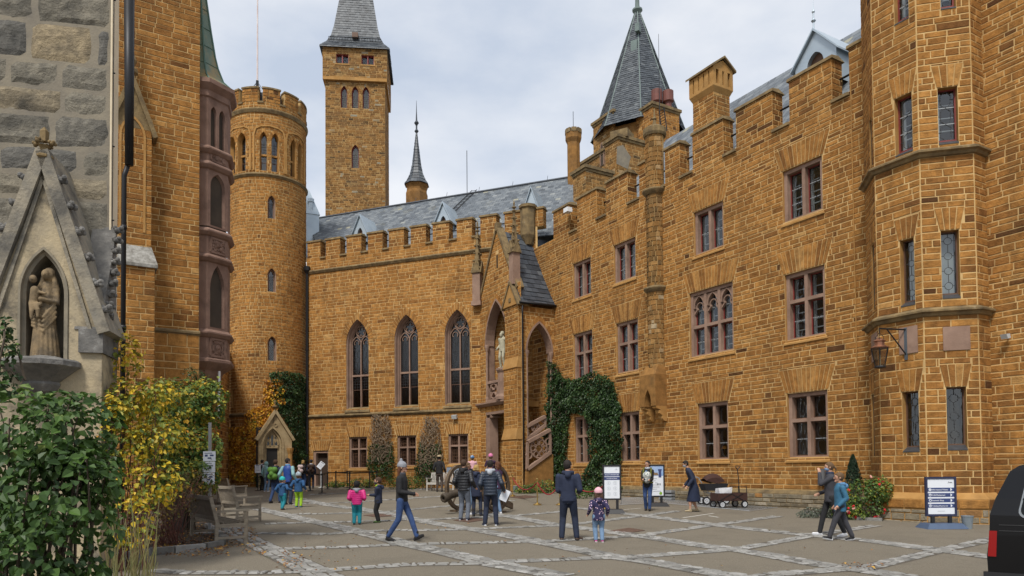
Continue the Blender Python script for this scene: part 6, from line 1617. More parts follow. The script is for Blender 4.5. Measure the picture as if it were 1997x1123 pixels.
def shrub(name,label,cat,base,blobs,n,size,lmat,rg,stems=6,stem_mat=None,hang=.4,single=0,tf=None,wfac=.72,edge=.5,group=None,stem_r=.018,gap=-.26):
 """leaves through and over the blobs [(centre, radii, weight)] plus stems reaching into them"""
 t=thing(name,label,cat,base,group);pts=[]
 tot=sum(b[2]for b in blobs)
 for c,rd,wgt in blobs:
  for k in range(int(n*wgt/tot)):
   d=rdir(rg);r_=(rg.random()**(1/3))if rg.random()>edge else rg.uniform(.82,1.08)
   f=1+.28*mnoise.noise(Vector((d.x*2.3+c[0],d.y*2.3+c[1],d.z*2.3+c[2])))
   p=Vector((c[0]+d.x*rd[0]*r_*f,c[1]+d.y*rd[1]*r_*f,c[2]+d.z*rd[2]*r_*f))
   if p.z<gz(p.x,p.y)+.03:continue
   cl=mnoise.noise(p*3.1)
   if cl<gap and rg.random()<.8:continue
   nr=(d+rdir(rg)*.8+Vector((0,-.25,.5))).normalized();up=(d*.5+Vector((0,0,-hang))+rdir(rg)*.7)
   s_=size*rg.uniform(.5,1.35);tt=tf(p,cl,rg)if tf else min(1,max(0,.45+cl*.5+rg.gauss(0,.18)))
   pts.append((p,nr,up,s_,tt))
 rest=MB();best=set()
 if single:
  sc_=[]
  for i,q in enumerate(pts):
   v=np.array(q[0])-CAM;d=v@CF;x,y=proj(q[0]);sc_.append((q[3]/d)**2*(1.2-min(1,abs(0))+.8*(-(q[1].normalized().dot(Vector(v).normalized()))))if-10<x<W0 and-10<y<H0+10 else-1)
   # prefer the outer, viewer-side leaves
  best=set(sorted(range(len(pts)),key=lambda i:-sc_[i])[:single])
 for i,(p,nr,up,s_,tt)in enumerate(pts):
  if i in best:mb=MB();add_leaf(mb,p,nr,up,s_,s_*wfac,tt);part('leaf',mb,lmat,t)
  else:add_leaf(rest,p,nr,up,s_,s_*wfac,tt,small=s_<.07)
 part('foliage',rest,lmat,t,stuff=True)
 if stems:
  mb=MB()
  for k in range(stems):
   c,rd,w_=rg.choice(blobs);b=np.array(base)+np.array([rg.uniform(-.25,.25),rg.uniform(-.25,.25),0]);e=np.array(c)+np.array([rg.uniform(-.7,.7)*rd[0],rg.uniform(-.7,.7)*rd[1],rg.uniform(.1,.9)*rd[2]])
   m_=(b+e)/2+np.array([rg.uniform(-.15,.15),rg.uniform(-.15,.15),.1]);mb.tube([b,m_,e],[stem_r,stem_r*.7,stem_r*.3],5)
  part('stems',mb,stem_mat or M_BARK,t)
 return t
rg=random.Random(5)
P3=lambda px,py,Y:at(px,py,Y)
def blob(px,py,Y,rx,ry,rz,w=1):return(P3(px,py,Y),(rx,ry,rz),w)
def gnd(px,Y):return gxy(px,Y)
# near bush at the left edge
shrub('lilac_bush','big dark green heart-leaved bush at the left edge in front of the niche','bush',gnd(80,6.2),
[blob(60,850,6.2,.55,.5,.42,2),blob(140,850,6.3,.34,.4,.38,1.4),blob(20,960,6.0,.6,.5,.45,2),blob(120,990,5.9,.42,.5,.5,2),blob(60,1100,5.6,.5,.5,.4,2),blob(-40,900,6.2,.5,.5,.6,1),blob(170,920,6.2,.22,.3,.3,.8)],
6300,.078,G_DARK,rg,stems=34,single=300,hang=.7,gap=-.06,tf=lambda p,c,r_:min(1,max(0,.40+c*.35+r_.gauss(0,.17)+.12*(p.z-1.6))))
shrub('ivy_trail','dark ivy trail creeping in at the left edge beside the niche shelf','ivy',P3(5,740,9.6),[blob(8,640,9.6,.10,.1,.14,1),blob(18,680,9.6,.12,.1,.12,1),blob(0,740,9.6,.24,.15,.26,3)],380,.075,G_IVY,rg,stems=4)
# yellow shrub and its neighbours
shrub('yellow_shrub','tall thin shrub with bright yellow autumn leaves beside the chapel wall corner','shrub',gnd(262,11.5),
[blob(248,700,11.5,.18,.3,.42,.55),blob(245,780,11.3,.30,.35,.32,1.3),blob(300,770,11.6,.34,.35,.26,1.1),blob(250,860,11.2,.36,.4,.34,1.0),blob(310,850,11.6,.38,.4,.34,1.1),blob(225,830,11.0,.2,.3,.5,.8),blob(300,940,11.4,.42,.4,.4,1.0),blob(255,1020,10.4,.3,.3,.35,.5),blob(270,960,10.8,.30,.3,.35,.35)],
3700,.078,G_YEL,rg,stems=22,single=260,hang=.6,gap=-.12,stem_mat=M_REDTW,tf=lambda p,c,r_:min(1,max(0,.37+c*.35+r_.gauss(0,.2))),stem_r=.012)
shrub('hazel_shrub','green and yellow turning shrub in front of the left building','shrub',gnd(360,17.5),
[blob(345,790,17.5,.85,.6,.62,2.2),blob(402,785,17.8,.46,.5,.62,1.6),blob(310,860,16.8,.6,.6,.5,1.5),blob(385,880,17.4,.55,.5,.6,1.6),blob(325,925,16.4,.5,.5,.5,1),blob(395,925,16.8,.38,.4,.4,.8)],
9500,.092,G_MIX,rg,stems=26,single=0,hang=.6,stem_mat=M_BARK,tf=lambda p,c,r_:min(1,max(0,.50+c*.5+r_.gauss(0,.2)-.05*(p.x+7.5))))
shrub('wall_creeper','small dark green creeper under the mauve oriel','ivy',LW.pos(-.3,4.5,.2),[(LW.pos(-.25,LW.at(380,735)[1],.12),(.45,.3,.3),1),(LW.pos(-.6,LW.at(360,775)[1],.15),(.5,.3,.4),1)],700,.075,G_IVY,rg,stems=0)
shrub('bramble_thicket','brownish tangle of thin canes and dry leaves behind the front bench','shrub',gnd(330,14.5),
[blob(330,980,14.5,.55,.4,.35,1),blob(290,1000,12.5,.4,.4,.4,1),blob(380,950,15.5,.4,.4,.4,1)],1500,.05,mat('dry leaves',(.8,.8,.8),(1.1,1.1,1.1),scale=5,rough=.9,tint=[(0,(.04,.035,.014)),(.5,(.13,.075,.028)),(.8,(.16,.15,.04)),(1,(.40,.25,.03))]),rg,stems=60,stem_mat=M_REDTW,stem_r=.007)
mb=MB()
for k in range(60):
 b=gnd(rg.uniform(208,290),rg.uniform(8.2,9.6));e=b+np.array([rg.uniform(-.15,.25),rg.uniform(-.2,.2),rg.uniform(.4,1.35)]);m_=(b+e)/2+np.array([rg.uniform(-.06,.06),0,.05]);mb.tube([b,m_,e],[.008,.007,.003],4,0 if rg.random()<.85 else 1)
for k in range(0):
 b=gnd(rg.uniform(215,300),9.4);e=P3(rg.uniform(270,340),rg.uniform(600,700),10.2);mb.tube([b,(b+e)/2+np.array([rg.uniform(-.05,.1),0,0]),e],[.016,.010,.003],5,1)
CANES=solo('cane_shrub',mb,[M_CANE,M_REDTW],'leafless clump of thin green and red canes between bush and bed','shrub',gnd(255,9.0))
# planting bed with stone edging, covered with fallen leaves
bed=[ground(*p)for p in((225,1095),(290,1083),(340,1079),(400,1073),(432,1066),(440,1058),(405,1030),(440,1012),(440,1000),(425,975),(300,960),(180,1000))]
mb=MB();mb.poly([p+np.array([0,0,.03])for p in bed]);struct('planting_bed',mb,M_SOIL)
KERB=thing('bed_edging','low grey stone edging round the planting bed at the left','edging',bed[2])
for a,b in zip(bed[0:6],bed[1:7]):
 n=max(1,int(np.linalg.norm(b-a)/.45))
 for k in range(n):
  p,q=a+(b-a)*k/n,a+(b-a)*(k+.96)/n;mb=MB();c=(p+q)/2;mb.box((c[0],c[1],c[2]+.05),(np.linalg.norm(q-p),.13,.16),math.atan2((q-p)[1],(q-p)[0])+rg.uniform(-.03,.03),t=rg.random());part('edging_stone',mb,M_COB,KERB)
lit=MB()
def litter(px0,px1,y0,y1,n,sz=.055):
 for k in range(n):
  p=ground(rg.uniform(px0,px1),rg.uniform(y0,y1))+np.array([0,0,rg.uniform(.03,.06)]);add_leaf(lit,p,(rg.uniform(-.5,.5),rg.uniform(-.5,.5),1),(rg.uniform(-1,1),rg.uniform(-1,1),0),sz*rg.uniform(.6,1.3),sz*.7,rg.random(),True)
litter(230,430,985,1078,2600);litter(425,500,1030,1072,260);litter(300,445,1068,1090,200);litter(470,520,1060,1085,60);litter(540,700,1050,1120,50);litter(1640,1720,1102,1113,40);litter(640,1900,1000,1123,45,.05);litter(560,700,950,1000,40);litter(545,590,1080,1110,60);litter(1090,1120,978,986,40)
struct('leaf_litter',lit,G_LIT,'stuff')
# ------------------------------------------------------------------ ivy and vines on the walls
def inpoly(x,y,pl):
 c=False;n=len(pl)
 for i in range(n):
  (x0,y0),(x1,y1)=pl[i],pl[i-1]
  if(y0>y)!=(y1>y)and x<(x1-x0)*(y-y0)/(y1-y0)+x0:c=not c
 return c
def climber(name,label,cat,F,polys,dens,size,lmat,rg,depth=.3,tf=None,twigs=0,twig_poly=None,twig_mat=None,holes=()):
 sz=[];t=None;mb=MB();tw=MB();base=None
 for pl in polys:
  q=[F.at(*p)for p in pl];s0,s1,z0,z1=min(a[0]for a in q),max(a[0]for a in q),min(a[1]for a in q),max(a[1]for a in q)
  for k in range(int((s1-s0)*(z1-z0)*dens)):
   s,z=rg.uniform(s0-.1,s1+.1),rg.uniform(z0-.05,z1+.1)
   w=.16*mnoise.noise(Vector((s*1.7,z*1.7,1.3)))+.10*mnoise.noise(Vector((s*5,z*5,7)))
   if not inpoly(s+w,z+w*.7,q):continue
   if holes and any(inpoly(s,z,[F.at(*p)for p in h])for h in holes):continue
   bulge=depth*(.35+.65*abs(mnoise.noise(Vector((s*1.3,z*1.3,4.2)))*1.6))
   d=.03+bulge*rg.random()**.5;p=F.pos(s,z,d);n_=F.pos(s,z,d+1)-p
   cl=mnoise.noise(Vector((s*2.2,z*2.2,9)))
   tt=tf(s,z,cl,rg)if tf else min(1,max(0,.45+cl*.4+rg.gauss(0,.18)))
   add_leaf(mb,p,Vector(n_)+rdir(rg)*.75,Vector((0,0,-1))+rdir(rg)*.8,size*rg.uniform(.65,1.3),size*.85,tt,True)
  base=base if base is not None else F.pos((s0+s1)/2,z0)
 t=thing(name,label,cat,base)
 part('foliage',mb,lmat,t,stuff=True)
 if twigs:
  q=[F.at(*p)for p in(twig_poly or polys[0])];s0,s1,z0,z1=min(a[0]for a in q),max(a[0]for a in q),min(a[1]for a in q),max(a[1]for a in q)
  for k in range(twigs):
   s,z=rg.uniform(s0,s1),rg.uniform(z0,z1);pts=[];a=PI/2+rg.uniform(-.9,.9)
   for j in range(6):
    if inpoly(s,z,q):pts.append(F.pos(s,z,.05+rg.random()*depth*.8))
    a+=rg.uniform(-.7,.7);s+=math.cos(a)*.18;z+=math.sin(a)*.18
   if len(pts)>2:tw.tube(pts,.014,4)
  part('twigs',tw,twig_mat or M_BARK,t,stuff=True)
 return t
climber('ivy','thick dark green ivy arching round a ground floor window of the right wing','ivy',RW,[
[(1076,705),(1090,712),(1112,745),(1118,790),(1112,830),(1108,880),(1104,935),(1072,940),(1072,800)],
[(1096,735),(1135,738),(1165,722),(1205,745),(1214,800),(1180,815),(1145,806),(1112,800),(1090,780)],
[(1150,790),(1200,760),(1216,800),(1222,850),(1214,905),(1218,960),(1135,965),(1142,930),(1158,890),(1156,850)]],620,.115,G_IVY,rg,.42,twigs=25)
M_DRY=mat('bare ivy stems',(.28,.21,.14),(.18,.13,.085),scale=12,rough=.9)
for pl,tp,lab in(([(722,862),(745,870),(766,858),(772,895),(768,932),(728,935),(718,900)],[(728,808),(762,808),(770,870),(768,910),(724,905),(724,850)],'ivy with bare upper stems between the first and second barred windows'),
([(820,858),(840,872),(862,862),(868,900),(862,940),(812,940),(812,905)],[(830,810),(858,812),(866,870),(866,925),(818,925),(820,850)],'ivy with bare upper stems between the second and third barred windows')):
 climber('ivy',lab,'ivy',BW,[pl],420,.10,G_IVY,rg,.35,twigs=260,twig_poly=tp,twig_mat=M_DRY,tf=lambda s,z,c,r_:min(1,max(0,.5+c*.4+r_.gauss(0,.2))))
climber('ivy','dark green ivy climbing the round tower right of its doorway','ivy',DR_,[[(528,725),(560,722),(592,738),(594,800),(592,905),(572,915),(566,850),(548,812),(530,790)]],620,.11,G_IVY,rg,.3)
climber('vine','orange and yellow autumn vine on the round tower left of its doorway','vine',DR_,[[(520,738),(548,740),(552,785),(530,805),(505,850),(502,935),(452,935),(446,865),(450,832),(480,830),(485,800),(512,790)]],330,.15,G_VINE,rg,.28,twigs=30,tf=lambda s,z,c,r_:min(1,max(0,.52+c*.4+r_.gauss(0,.18))))
# low plants along the foot of the back wing and the right wing
for px,Y,w,h,lab in((705,42.6,.9,.5,'low bushes at the wall under the first barred window'),(790,40.8,1.2,.7,'low bushes at the wall under the second barred window'),(655,43.3,.6,.35,'low plants at the wall beside the dark hall door'),(510,43.0,.4,.9,'dark potted shrub by the notice post at the tower doorway'),(1025,36.0,.55,.4,'low plants at the foot of the stair porch'),(1060,36.2,.7,.6,'low bush at the foot of the stair wall of the porch')):
 g=gxy(px,Y-.6);shrub('low_bush',lab,'bush',g,[((g[0],g[1],g[2]+h*.5),(w,.4,h*.55),1)],int(900*w),.09,G_MIX if w>.5 else G_DARK,rg,stems=3,tf=lambda p,c,r_:min(.75,max(0,.30+c*.4+r_.gauss(0,.18))))
g=gxy(1150,31.2);shrub('lavender_mound','grey green mound of low plants at the foot of the ivy','bush',g,[((g[0],g[1],g[2]+.2),(1.1,.5,.3),1)],900,.08,G_MIX,rg,stems=0,tf=lambda p,c,r_:min(.5,max(0,.25+c*.3+r_.gauss(0,.15))))
G_PALE=leafmat('grey green leaves',[(0,(.05,.06,.045)),(.5,(.11,.13,.095)),(1,(.19,.21,.16))])
M_ROSE=mat('rose petals',(.55,.02,.015),(.42,.015,.02),scale=9,rough=.5)
M_ROSEP=mat('pale rose petals',(.72,.36,.30),rough=.5)
g=gxy(1688,20.6)
t=shrub('rose_bush','rose bush with red flowers in the corner beside the bay tower','bush',g,[((g[0],g[1],g[2]+.55),(.62,.45,.6),2),((g[0]+.25,g[1]-.2,g[2]+.85),(.35,.35,.35),1),((g[0]-.55,g[1]+.1,g[2]+.35),(.4,.4,.35),1)],3000,.075,G_MIX,rg,stems=10,tf=lambda p,c,r_:min(1,max(0,.33+c*.4+r_.gauss(0,.2))))
for k in range(20):
 d=rdir(rg);p=Vector((g[0]-.1+d.x*.75,g[1]-.1-abs(d.y)*.5,g[2]+.62+d.z*.6));mb=MB()
 for j in range(3):mb.ball(p+rdir(rg)*.018,.03,6,4)
 part('flower',mb,M_ROSEP if k%5==0 else M_ROSE,t)
g=gxy(1602,21.2);shrub('catmint','grey green low cushion plant left of the rose bush','bush',g,[((g[0]-.25,g[1],g[2]+.12),(.45,.3,.16),1),((g[0]+.45,g[1],g[2]+.2),(.5,.35,.28),1.4)],1500,.06,G_PALE,rg,stems=0)
g=gxy(1663,22.4)
CON=thing('conifer','slim dark cone-shaped conifer against the right wing beside the rose bush','conifer',g);mb=MB()
for k in range(2600):
 u_=rg.random()**.7;r_=.34*(1-u_)**.8*rg.uniform(.6,1.05)+.02;a=rg.random()*2*PI;p=Vector((g[0]+r_*math.cos(a),g[1]+r_*math.sin(a),g[2]+.55+1.25*u_));add_leaf(mb,p,Vector((math.cos(a),math.sin(a),.3))+rdir(rg)*.5,(math.cos(a)*.4,math.sin(a)*.4,1),.07,.03,min(1,max(0,rg.gauss(.4,.2))),True)
part('crown',mb,leafmat('conifer needles',[(0,(.008,.02,.010)),(.6,(.02,.045,.02)),(1,(.04,.075,.03))]),CON,stuff=True)
mb=MB();mb.tube([(g[0],g[1],g[2]),(g[0],g[1],g[2]+1.5)],[.05,.02],6);part('trunk',mb,M_BARK,CON)
bed2=[ground(*p)for p in((1572,1000),(1610,1008),(1660,1013),(1722,1016),(1728,985),(1640,970),(1560,980))]
mb=MB();mb.poly([p+np.array([0,0,.03])for p in bed2]);struct('flower_bed',mb,M_SOIL)
KB2=thing('bed_edging','low stone edging round the rose bed at the right','edging',bed2[1])
for a,b in zip(bed2[0:3],bed2[1:4]):
 n=max(1,int(np.linalg.norm(b-a)/.35))
 for k in range(n):
  p,q=a+(b-a)*k/n,a+(b-a)*(k+.95)/n;mb=MB();c=(p+q)/2;mb.box((c[0],c[1],c[2]+.03),(np.linalg.norm(q-p),.12,.10),math.atan2((q-p)[1],(q-p)[0]),t=rg.random());part('edging_stone',mb,M_COB,KB2)
  # ------------------------------------------------------------------ text and flat print
PEND=[]  # (object, parent, name, materials): meshes evaluated once at the end
def text(parent,s,F,x,z,size,mt,d=.006,name='lettering',align='LEFT'):
 c=bpy.data.curves.new(name,'FONT');c.body=s;c.size=size;c.align_x=align;c.extrude=.0008;c.resolution_u=2;c.offset=size*.012
 o=bpy.data.objects.new(name,c);COL.objects.link(o);p=F.pos(x,z,d);n=F.n;u=F.u
 o.matrix_world=Matrix(((u[0],0,n[0],p[0]),(u[1],0,n[1],p[1]),(0,1,0,p[2]),(0,0,0,1)))
 PEND.append((o,parent,name,mt,False))
M_BLK=mat('black plastic',(.012,.012,.014),rough=.5)
M_NAVYP=mat('navy print',(.035,.055,.16),rough=.6);M_PAPER=mat('white print sheet',(.70,.73,.78),rough=.55);M_INK=mat('grey ink',(.22,.23,.25),rough=.7)
M_BASE=mat('blue grey plastic base',(.065,.10,.17),(.05,.08,.14),scale=4,rough=.55)
def board(name,label,pxl,pxr,py,z0,z1,group=None,yaw=0.0,base_mat=None,fmat=None,sheet=None):
 """poster stand: framed sheet on two posts in a water filled base. z0, z1 above the ground"""
 a=ground((pxl+pxr)/2,py);w=(pxr-pxl)/FPX*a[1];u=np.array([math.cos(yaw),math.sin(yaw)])
 F=Frame(a[:2]-u*w/2,u);g=a[2];t=thing(name,label,'sign',a,group);f=.05
 mb=MB();
 for q in((0,f,z0,z1),(w-f,w,z0,z1),(f,w-f,z0,z0+f),(f,w-f,z1-f,z1)):mb.fbox(F,q[0],q[1],g+q[2],g+q[3],-.03,.03)
 part('frame',mb,fmat or M_BLK,t);mb=MB();mb.fbox(F,f,w-f,g+z0+f,g+z1-f,-.015,.012);part('sheet',mb,sheet or M_PAPER,t)
 mb=MB()
 for x in(w*.22,w*.78):mb.fbox(F,x-.04,x+.04,g+.1,g+z0,-.03,.03)
 part('posts',mb,M_BLK,t)
 mb=MB();P=F.pos;b=w*.16;mb.hexa([P(-b,g+.0,.30),P(w+b,g,.30),P(w+b,g,-.30),P(-b,g,-.30),P(-b*.2,g+.13,.2),P(w+b*.2,g+.13,.2),P(w+b*.2,g+.13,-.2),P(-b*.2,g+.13,-.2)]);part('base',mb,base_mat or M_BLK,t)
 return t,F.offset(.012),w,g
def strip(parent,F,s0,s1,z0,z1,mt,d=.003,name='print'):mb=MB();mb.fbox(F,s0,s1,z0,z1,0,d);part(name,mb,mt,parent)
# direction sign at the right
t,F,w,g=board('direction_sign','navy framed direction sign with four white arrows beside the bay tower',1806,1866,1030,.30,1.27,base_mat=M_BASE,fmat=mat('navy frame',(.018,.022,.06),rough=.5))
hgt=.97
for k,s in enumerate(('Information/Tickets','Café-Restaurant','Souvenir Shop','Toiletten/Restrooms')):
 zt=g+1.27-.05-hgt*(.225+.137*k);zb=zt-.095;strip(t,F,.05,w-.05,zb,zt,M_NAVYP)
 mb=MB();mb.lathe(F.pos(.115,(zb+zt)/2,.002),[(.034,0),(.034,.003)],14,axis=F.n);part('icon_disc',mb,M_PAPER,t)
 mb=MB();c=(zb+zt)/2;mb.fprism(F,[(w-.145,c-.04),(w-.10,c),(w-.145,c+.04)][::-1],0,.005);part('arrow',mb,M_PAPER,t)
 text(t,s,F,.16,c-.018,.050 if k!=3 else.046,M_PAPER)
 mb=MB()
 if k==0:mb.fbox(F,.110,.120,c-.018,c+.006,0,.007);mb.fbox(F,.110,.120,c+.012,c+.02,0,.007)
 elif k==1:mb.fbox(F,.098,.124,c-.012,c+.014,0,.007);mb.fbox(F,.092,.136,c-.02,c-.015,0,.007)
 elif k==2:mb.fbox(F,.098,.132,c-.018,c+.008,0,.007);mb.fbox(F,.107,.123,c+.008,c+.018,0,.007)
 else:mb.fbox(F,.097,.109,c-.02,c+.014,0,.007);mb.fbox(F,.121,.133,c-.02,c+.014,0,.007)
 part('icon',mb,M_NAVYP,t)
mb=MB();mb.fbox(F,w-.22,w-.08,g+1.27-.155,g+1.27-.15,0,.003);mb.fbox(F,w-.19,w-.175,g+1.27-.15,g+1.27-.115,0,.003);mb.fbox(F,w-.165,w-.1,g+1.27-.145,g+1.27-.128,0,.003);part('emblem',mb,M_INK,t)
mb=MB();mb.fbox(F,w*.38,w*.62,g+.42,g+.426,0,.003);part('print',mb,M_INK,t)
# access notice in the middle
t,F,w,g=board('notice_stand','black framed notice stand with two navy title bars and icon grid behind the little girl',1176,1212,1001,.42,1.52,yaw=-.03)
zt=g+1.52-.05
for k,s in enumerate(('ZUGANG INNENRÄUME','ACCESS INTERIOR')):
 c=zt-.26-k*.115;strip(t,F,.05,w-.05,c-.05,c+.045,M_NAVYP);text(t,s,F,w/2,c-.016,.040,M_PAPER,align='CENTER')
for i in range(3):
 for k in range(2):
  mb=MB();x,z=w*(.33+.34*k),zt-.52-i*.17;an=np.linspace(0,2*PI,13)
  for q in range(12):bar2(mb,F,(x+.055*math.cos(an[q]),z+.055*math.sin(an[q])),(x+.055*math.cos(an[q+1]),z+.055*math.sin(an[q+1])),.008,0,.004)
  mb.fbox(F,x-.012,x+.012,z-.03,z+.03,0,.004);part('icon',mb,mat('pale grey print',(.45,.48,.52),rough=.6),t)
mb=MB();mb.fbox(F,w-.2,w-.09,zt-.11,zt-.105,0,.003);mb.fbox(F,w-.16,w-.145,zt-.105,zt-.06,0,.003);part('emblem',mb,M_INK,t)
# poster stand behind the mother
t,F,w,g=board('poster_stand','black framed poster stand with a castle picture behind the woman carrying a baby',1266,1297,987,.33,1.50,yaw=.08)
zt,x0,x1=g+1.45,.05,w-.05
strip(t,F,x0,x1,zt-.36,zt,mat('printed blue sky',(.22,.36,.62),(.40,.50,.68),scale=4,rough=.6),.003,'picture')
mb=MB();mb.fprism(F,[(x0,zt-.34),(x0,zt-.28),(x0+.1,zt-.22),(x0+.2,zt-.25),(x0+.26,zt-.24),(x0+.3,zt-.34)][::-1],0,.005);part('picture',mb,mat('printed rock',(.22,.14,.08),rough=.6),t)
mb=MB();mb.fbox(F,x1-.17,x1-.07,zt-.42,zt-.14,0,.005);mb.fbox(F,x1-.19,x1-.05,zt-.17,zt-.12,0,.006);part('picture',mb,M_NAVYP,t)
mb=MB()
for k,(a,b)in enumerate(((.1,.5),(.1,.4),(.35,.55),(.08,.6),(.1,.7),(.12,.5),(.2,.8))):mb.fbox(F,x0+(x1-x0)*a,x0+(x1-x0)*b,zt-.47-k*.075,zt-.455-k*.075,0,.003)
mb.fbox(F,w*.5,w*.62,zt-.70,zt-.63,0,.004);mb.fbox(F,w*.66,w*.74,zt-.70,zt-.63,0,.004);part('print',mb,M_INK,t)
mb=MB();mb.lathe(F.pos(x1-.1,g+.46,0),[(.055,0),(.055,.004)],14,axis=F.n);part('sticker',mb,mat('green sticker',(.20,.36,.03),rough=.6),t)
# bus-stop like sign in the bed at the left, three sheets one above the other
a=ground(408,1042);F=Frame(a[:2]-np.array([.16,0]),(1,.10));t=thing('post_sign','grey post with three stacked white notice sheets behind the front bench','sign',a)
M_STEEL=mat('galvanised steel',(.40,.42,.44),rough=.4,metal=.6)
mb=MB();mb.fbox(F,.125,.185,a[2],a[2]+2.55,-.06,-.0);mb.fbox(F,-.15,.45,a[2]+.01,a[2]+.05,-.28,.22);part('post',mb,M_STEEL,t)
zz=lambda y:at(408,y,a[1])[2]
for k,(y0,y1)in enumerate(((880,899),(900,921),(922,944))):
 x0=.02-.01*k;mb=MB();mb.fbox(F,x0,x0+.27,zz(y1),zz(y0),.001,.02);p=part('sheet',mb,M_PAPER,t)
 mb=MB();mb.fbox(F,x0+.03,x0+.20,zz(y0)-.05,zz(y0)-.035,.02,.022);mb.fbox(F,x0+.04,x0+.10,zz(y0)-.12,zz(y0)-.075,.02,.022);mb.fbox(F,x0+.15,x0+.23,zz(y0)-.11,zz(y0)-.075,.02,.022);mb.fbox(F,x0+.10,x0+.18,zz(y0)-.17,zz(y0)-.14,.02,.022);part('print',mb,[M_NAVYP,M_INK][k%2],p)
mb=MB();mb.lathe(a+np.array([-.9,.25,0]),[(.15,0),(.19,.3),(.19,.78),(.16,.82)],12);solo('waste_bin',mb,mat('dark rough concrete',(.05,.045,.04),(.09,.08,.07),scale=18,rough=.95,bump=.5),'dark round waste bin behind the front bench','bin',a+np.array([-.9,.25,0]))
# small notice stands of the queue
def stand(px,py,ztop,label,tilt,mt,lean=0):
 a=ground(px,py);t=thing('notice_post',label,'notice',a);F=Frame(a[:2],(1,0));mb=MB();mb.tube([a,a+np.array([0,0,ztop-.25])],.022,6);mb.lathe(a,[(.16,0),(.16,.02),(.03,.04)],12);part('post',mb,mt,t)
 c=a+np.array([0,-.03,ztop-.15]);rx=Matrix.Rotation(R(tilt),3,'X');ry=Matrix.Rotation(R(lean),3,'Y');mb=MB();mb.box(c,(.30,.015,.42),M=ry@rx);s=part('sheet',mb,M_PAPER,t)
 mb=MB();M_=ry@rx
 for k in range(4):mb.box(Vector(c)+M_@Vector((0,-.0095,.14-k*.07+(0 if k else.02))),(.2,.003,.045 if k==0 else.014),M=M_)
 part('print',mb,M_NAVYP if lean==0 else M_INK,s)
stand(503,957,1.30,'white notice sheet on a black post left of the tower doorway',0,M_BLK)
stand(626,951,1.45,'white tilted notice sheet on a pale post before the hall door',-15,M_WHITE,38)
stand(746,945,1.32,'white tilted notice sheet on a grey post by the bare ivy',-30,M_STEEL,-8)
# belt barriers
posts=[(575,953),(605,957.5),(628,962),(639,954),(655,952),(677,951),(682,955),(721,952),(735,950.5),(590,948)]
bp=[]
B0=None
for i,(px,py)in enumerate(posts):
 a=ground(px,py);bp.append(a)
 lab=['leftmost black belt post beside the doorway queue','black belt post in front of the blond woman with the backpack','nearest black belt post before the hall door','black belt post at the right jamb of the hall door','black belt post just right of the hall door','black belt post under the first barred window','black belt post close behind the pink jacket girl','black belt post left of the boy in navy','farthest right black belt post beside the bare ivy','black belt post close to the rain pipe'][i]
 t=thing('belt_post',lab,'barrier post',a,'belt barrier posts of the queue');mb=MB();mb.tube([a,a+np.array([0,0,.95])],.035,8);part('post',mb,M_BLK,t);mb=MB();mb.lathe(a,[(.19,0),(.19,.02),(.05,.05)],14);part('foot',mb,M_BLK,t);mb=MB();mb.lathe(a+np.array([0,0,.86]),[(.045,0),(.045,.11),(.03,.12)],8);part('belt_head',mb,M_BLK,t)
for i,j,lab in((0,1,'black belt between the two leftmost queue posts'),(1,2,'black belt running to the nearest queue post'),(2,3,'black belt crossing before the hall door'),(3,5,'long black belt under the first barred window'),(4,6,'black belt behind the pink jacket girl'),(6,7,'black belt between pink girl and navy boy'),(7,8,'short black belt beside the bare ivy')):
 a,b=bp[i]+np.array([0,0,.90]),bp[j]+np.array([0,0,.90]);mb=MB();d=(b-a)[:2]/np.linalg.norm((b-a)[:2]);F=Frame(a[:2],d);L_=float(np.linalg.norm((b-a)[:2]))
 P=F.pos;mb.hexa([P(.03,a[2]-.03,.004),P(L_-.03,b[2]-.03,.004),P(L_-.03,b[2]-.03,-.004),P(.03,a[2]-.03,-.004),P(.03,a[2]+.03,.004),P(L_-.03,b[2]+.03,.004),P(L_-.03,b[2]+.03,-.004),P(.03,a[2]+.03,-.004)]);solo('belt',mb,M_BLK,lab,'barrier belt',a)
 # brass posts and red rope
M_BRASS=mat('brass',(.50,.35,.12),rough=.3,metal=.9);M_ROPE=mat('red velvet rope',(.30,.012,.02),(.22,.01,.015),scale=20,rough=.8)
rp=[]
for px,py,lab in((1048,985,'brass rope post standing free left of the man in the navy hooded jacket'),(1000,968,'brass rope post behind the right cannon wheel'),(1180,994,'brass rope post behind the notice stand'),(1092,985,'brass rope post hidden beside the man in navy')):
 a=ground(px,py);rp.append(a);t=thing('rope_post',lab,'rope post',a,'brass rope posts');mb=MB();mb.tube([a,a+np.array([0,0,.92])],.022,8);part('post',mb,M_BRASS,t);mb=MB();mb.lathe(a,[(.16,0),(.16,.02),(.10,.05),(.03,.09)],14);part('foot',mb,M_BRASS,t);mb=MB();mb.ball(a+np.array([0,0,.95]),.045,8,6);part('knob',mb,M_BRASS,t)
def rope(a,b,sag,lab):
 mb=MB();pts=[a+(b-a)*k/12-np.array([0,0,sag*4*(k/12)*(1-k/12)])for k in range(13)];mb.tube(pts,.024,6);solo('rope',mb,M_ROPE,lab,'rope',a,'red ropes',True)
U=np.array([0,0,.84]);rope(rp[1]+U,rp[0]+U,.40,'red rope sagging from the cannon wheel to the free brass post');rope(rp[0]+U,rp[3]+U,.45,'red rope sagging from the free brass post to the man in navy');rope(rp[3]+U+np.array([.45,.2,0]),rp[2]+U,.30,'red rope sagging between the man in navy and the notice stand')
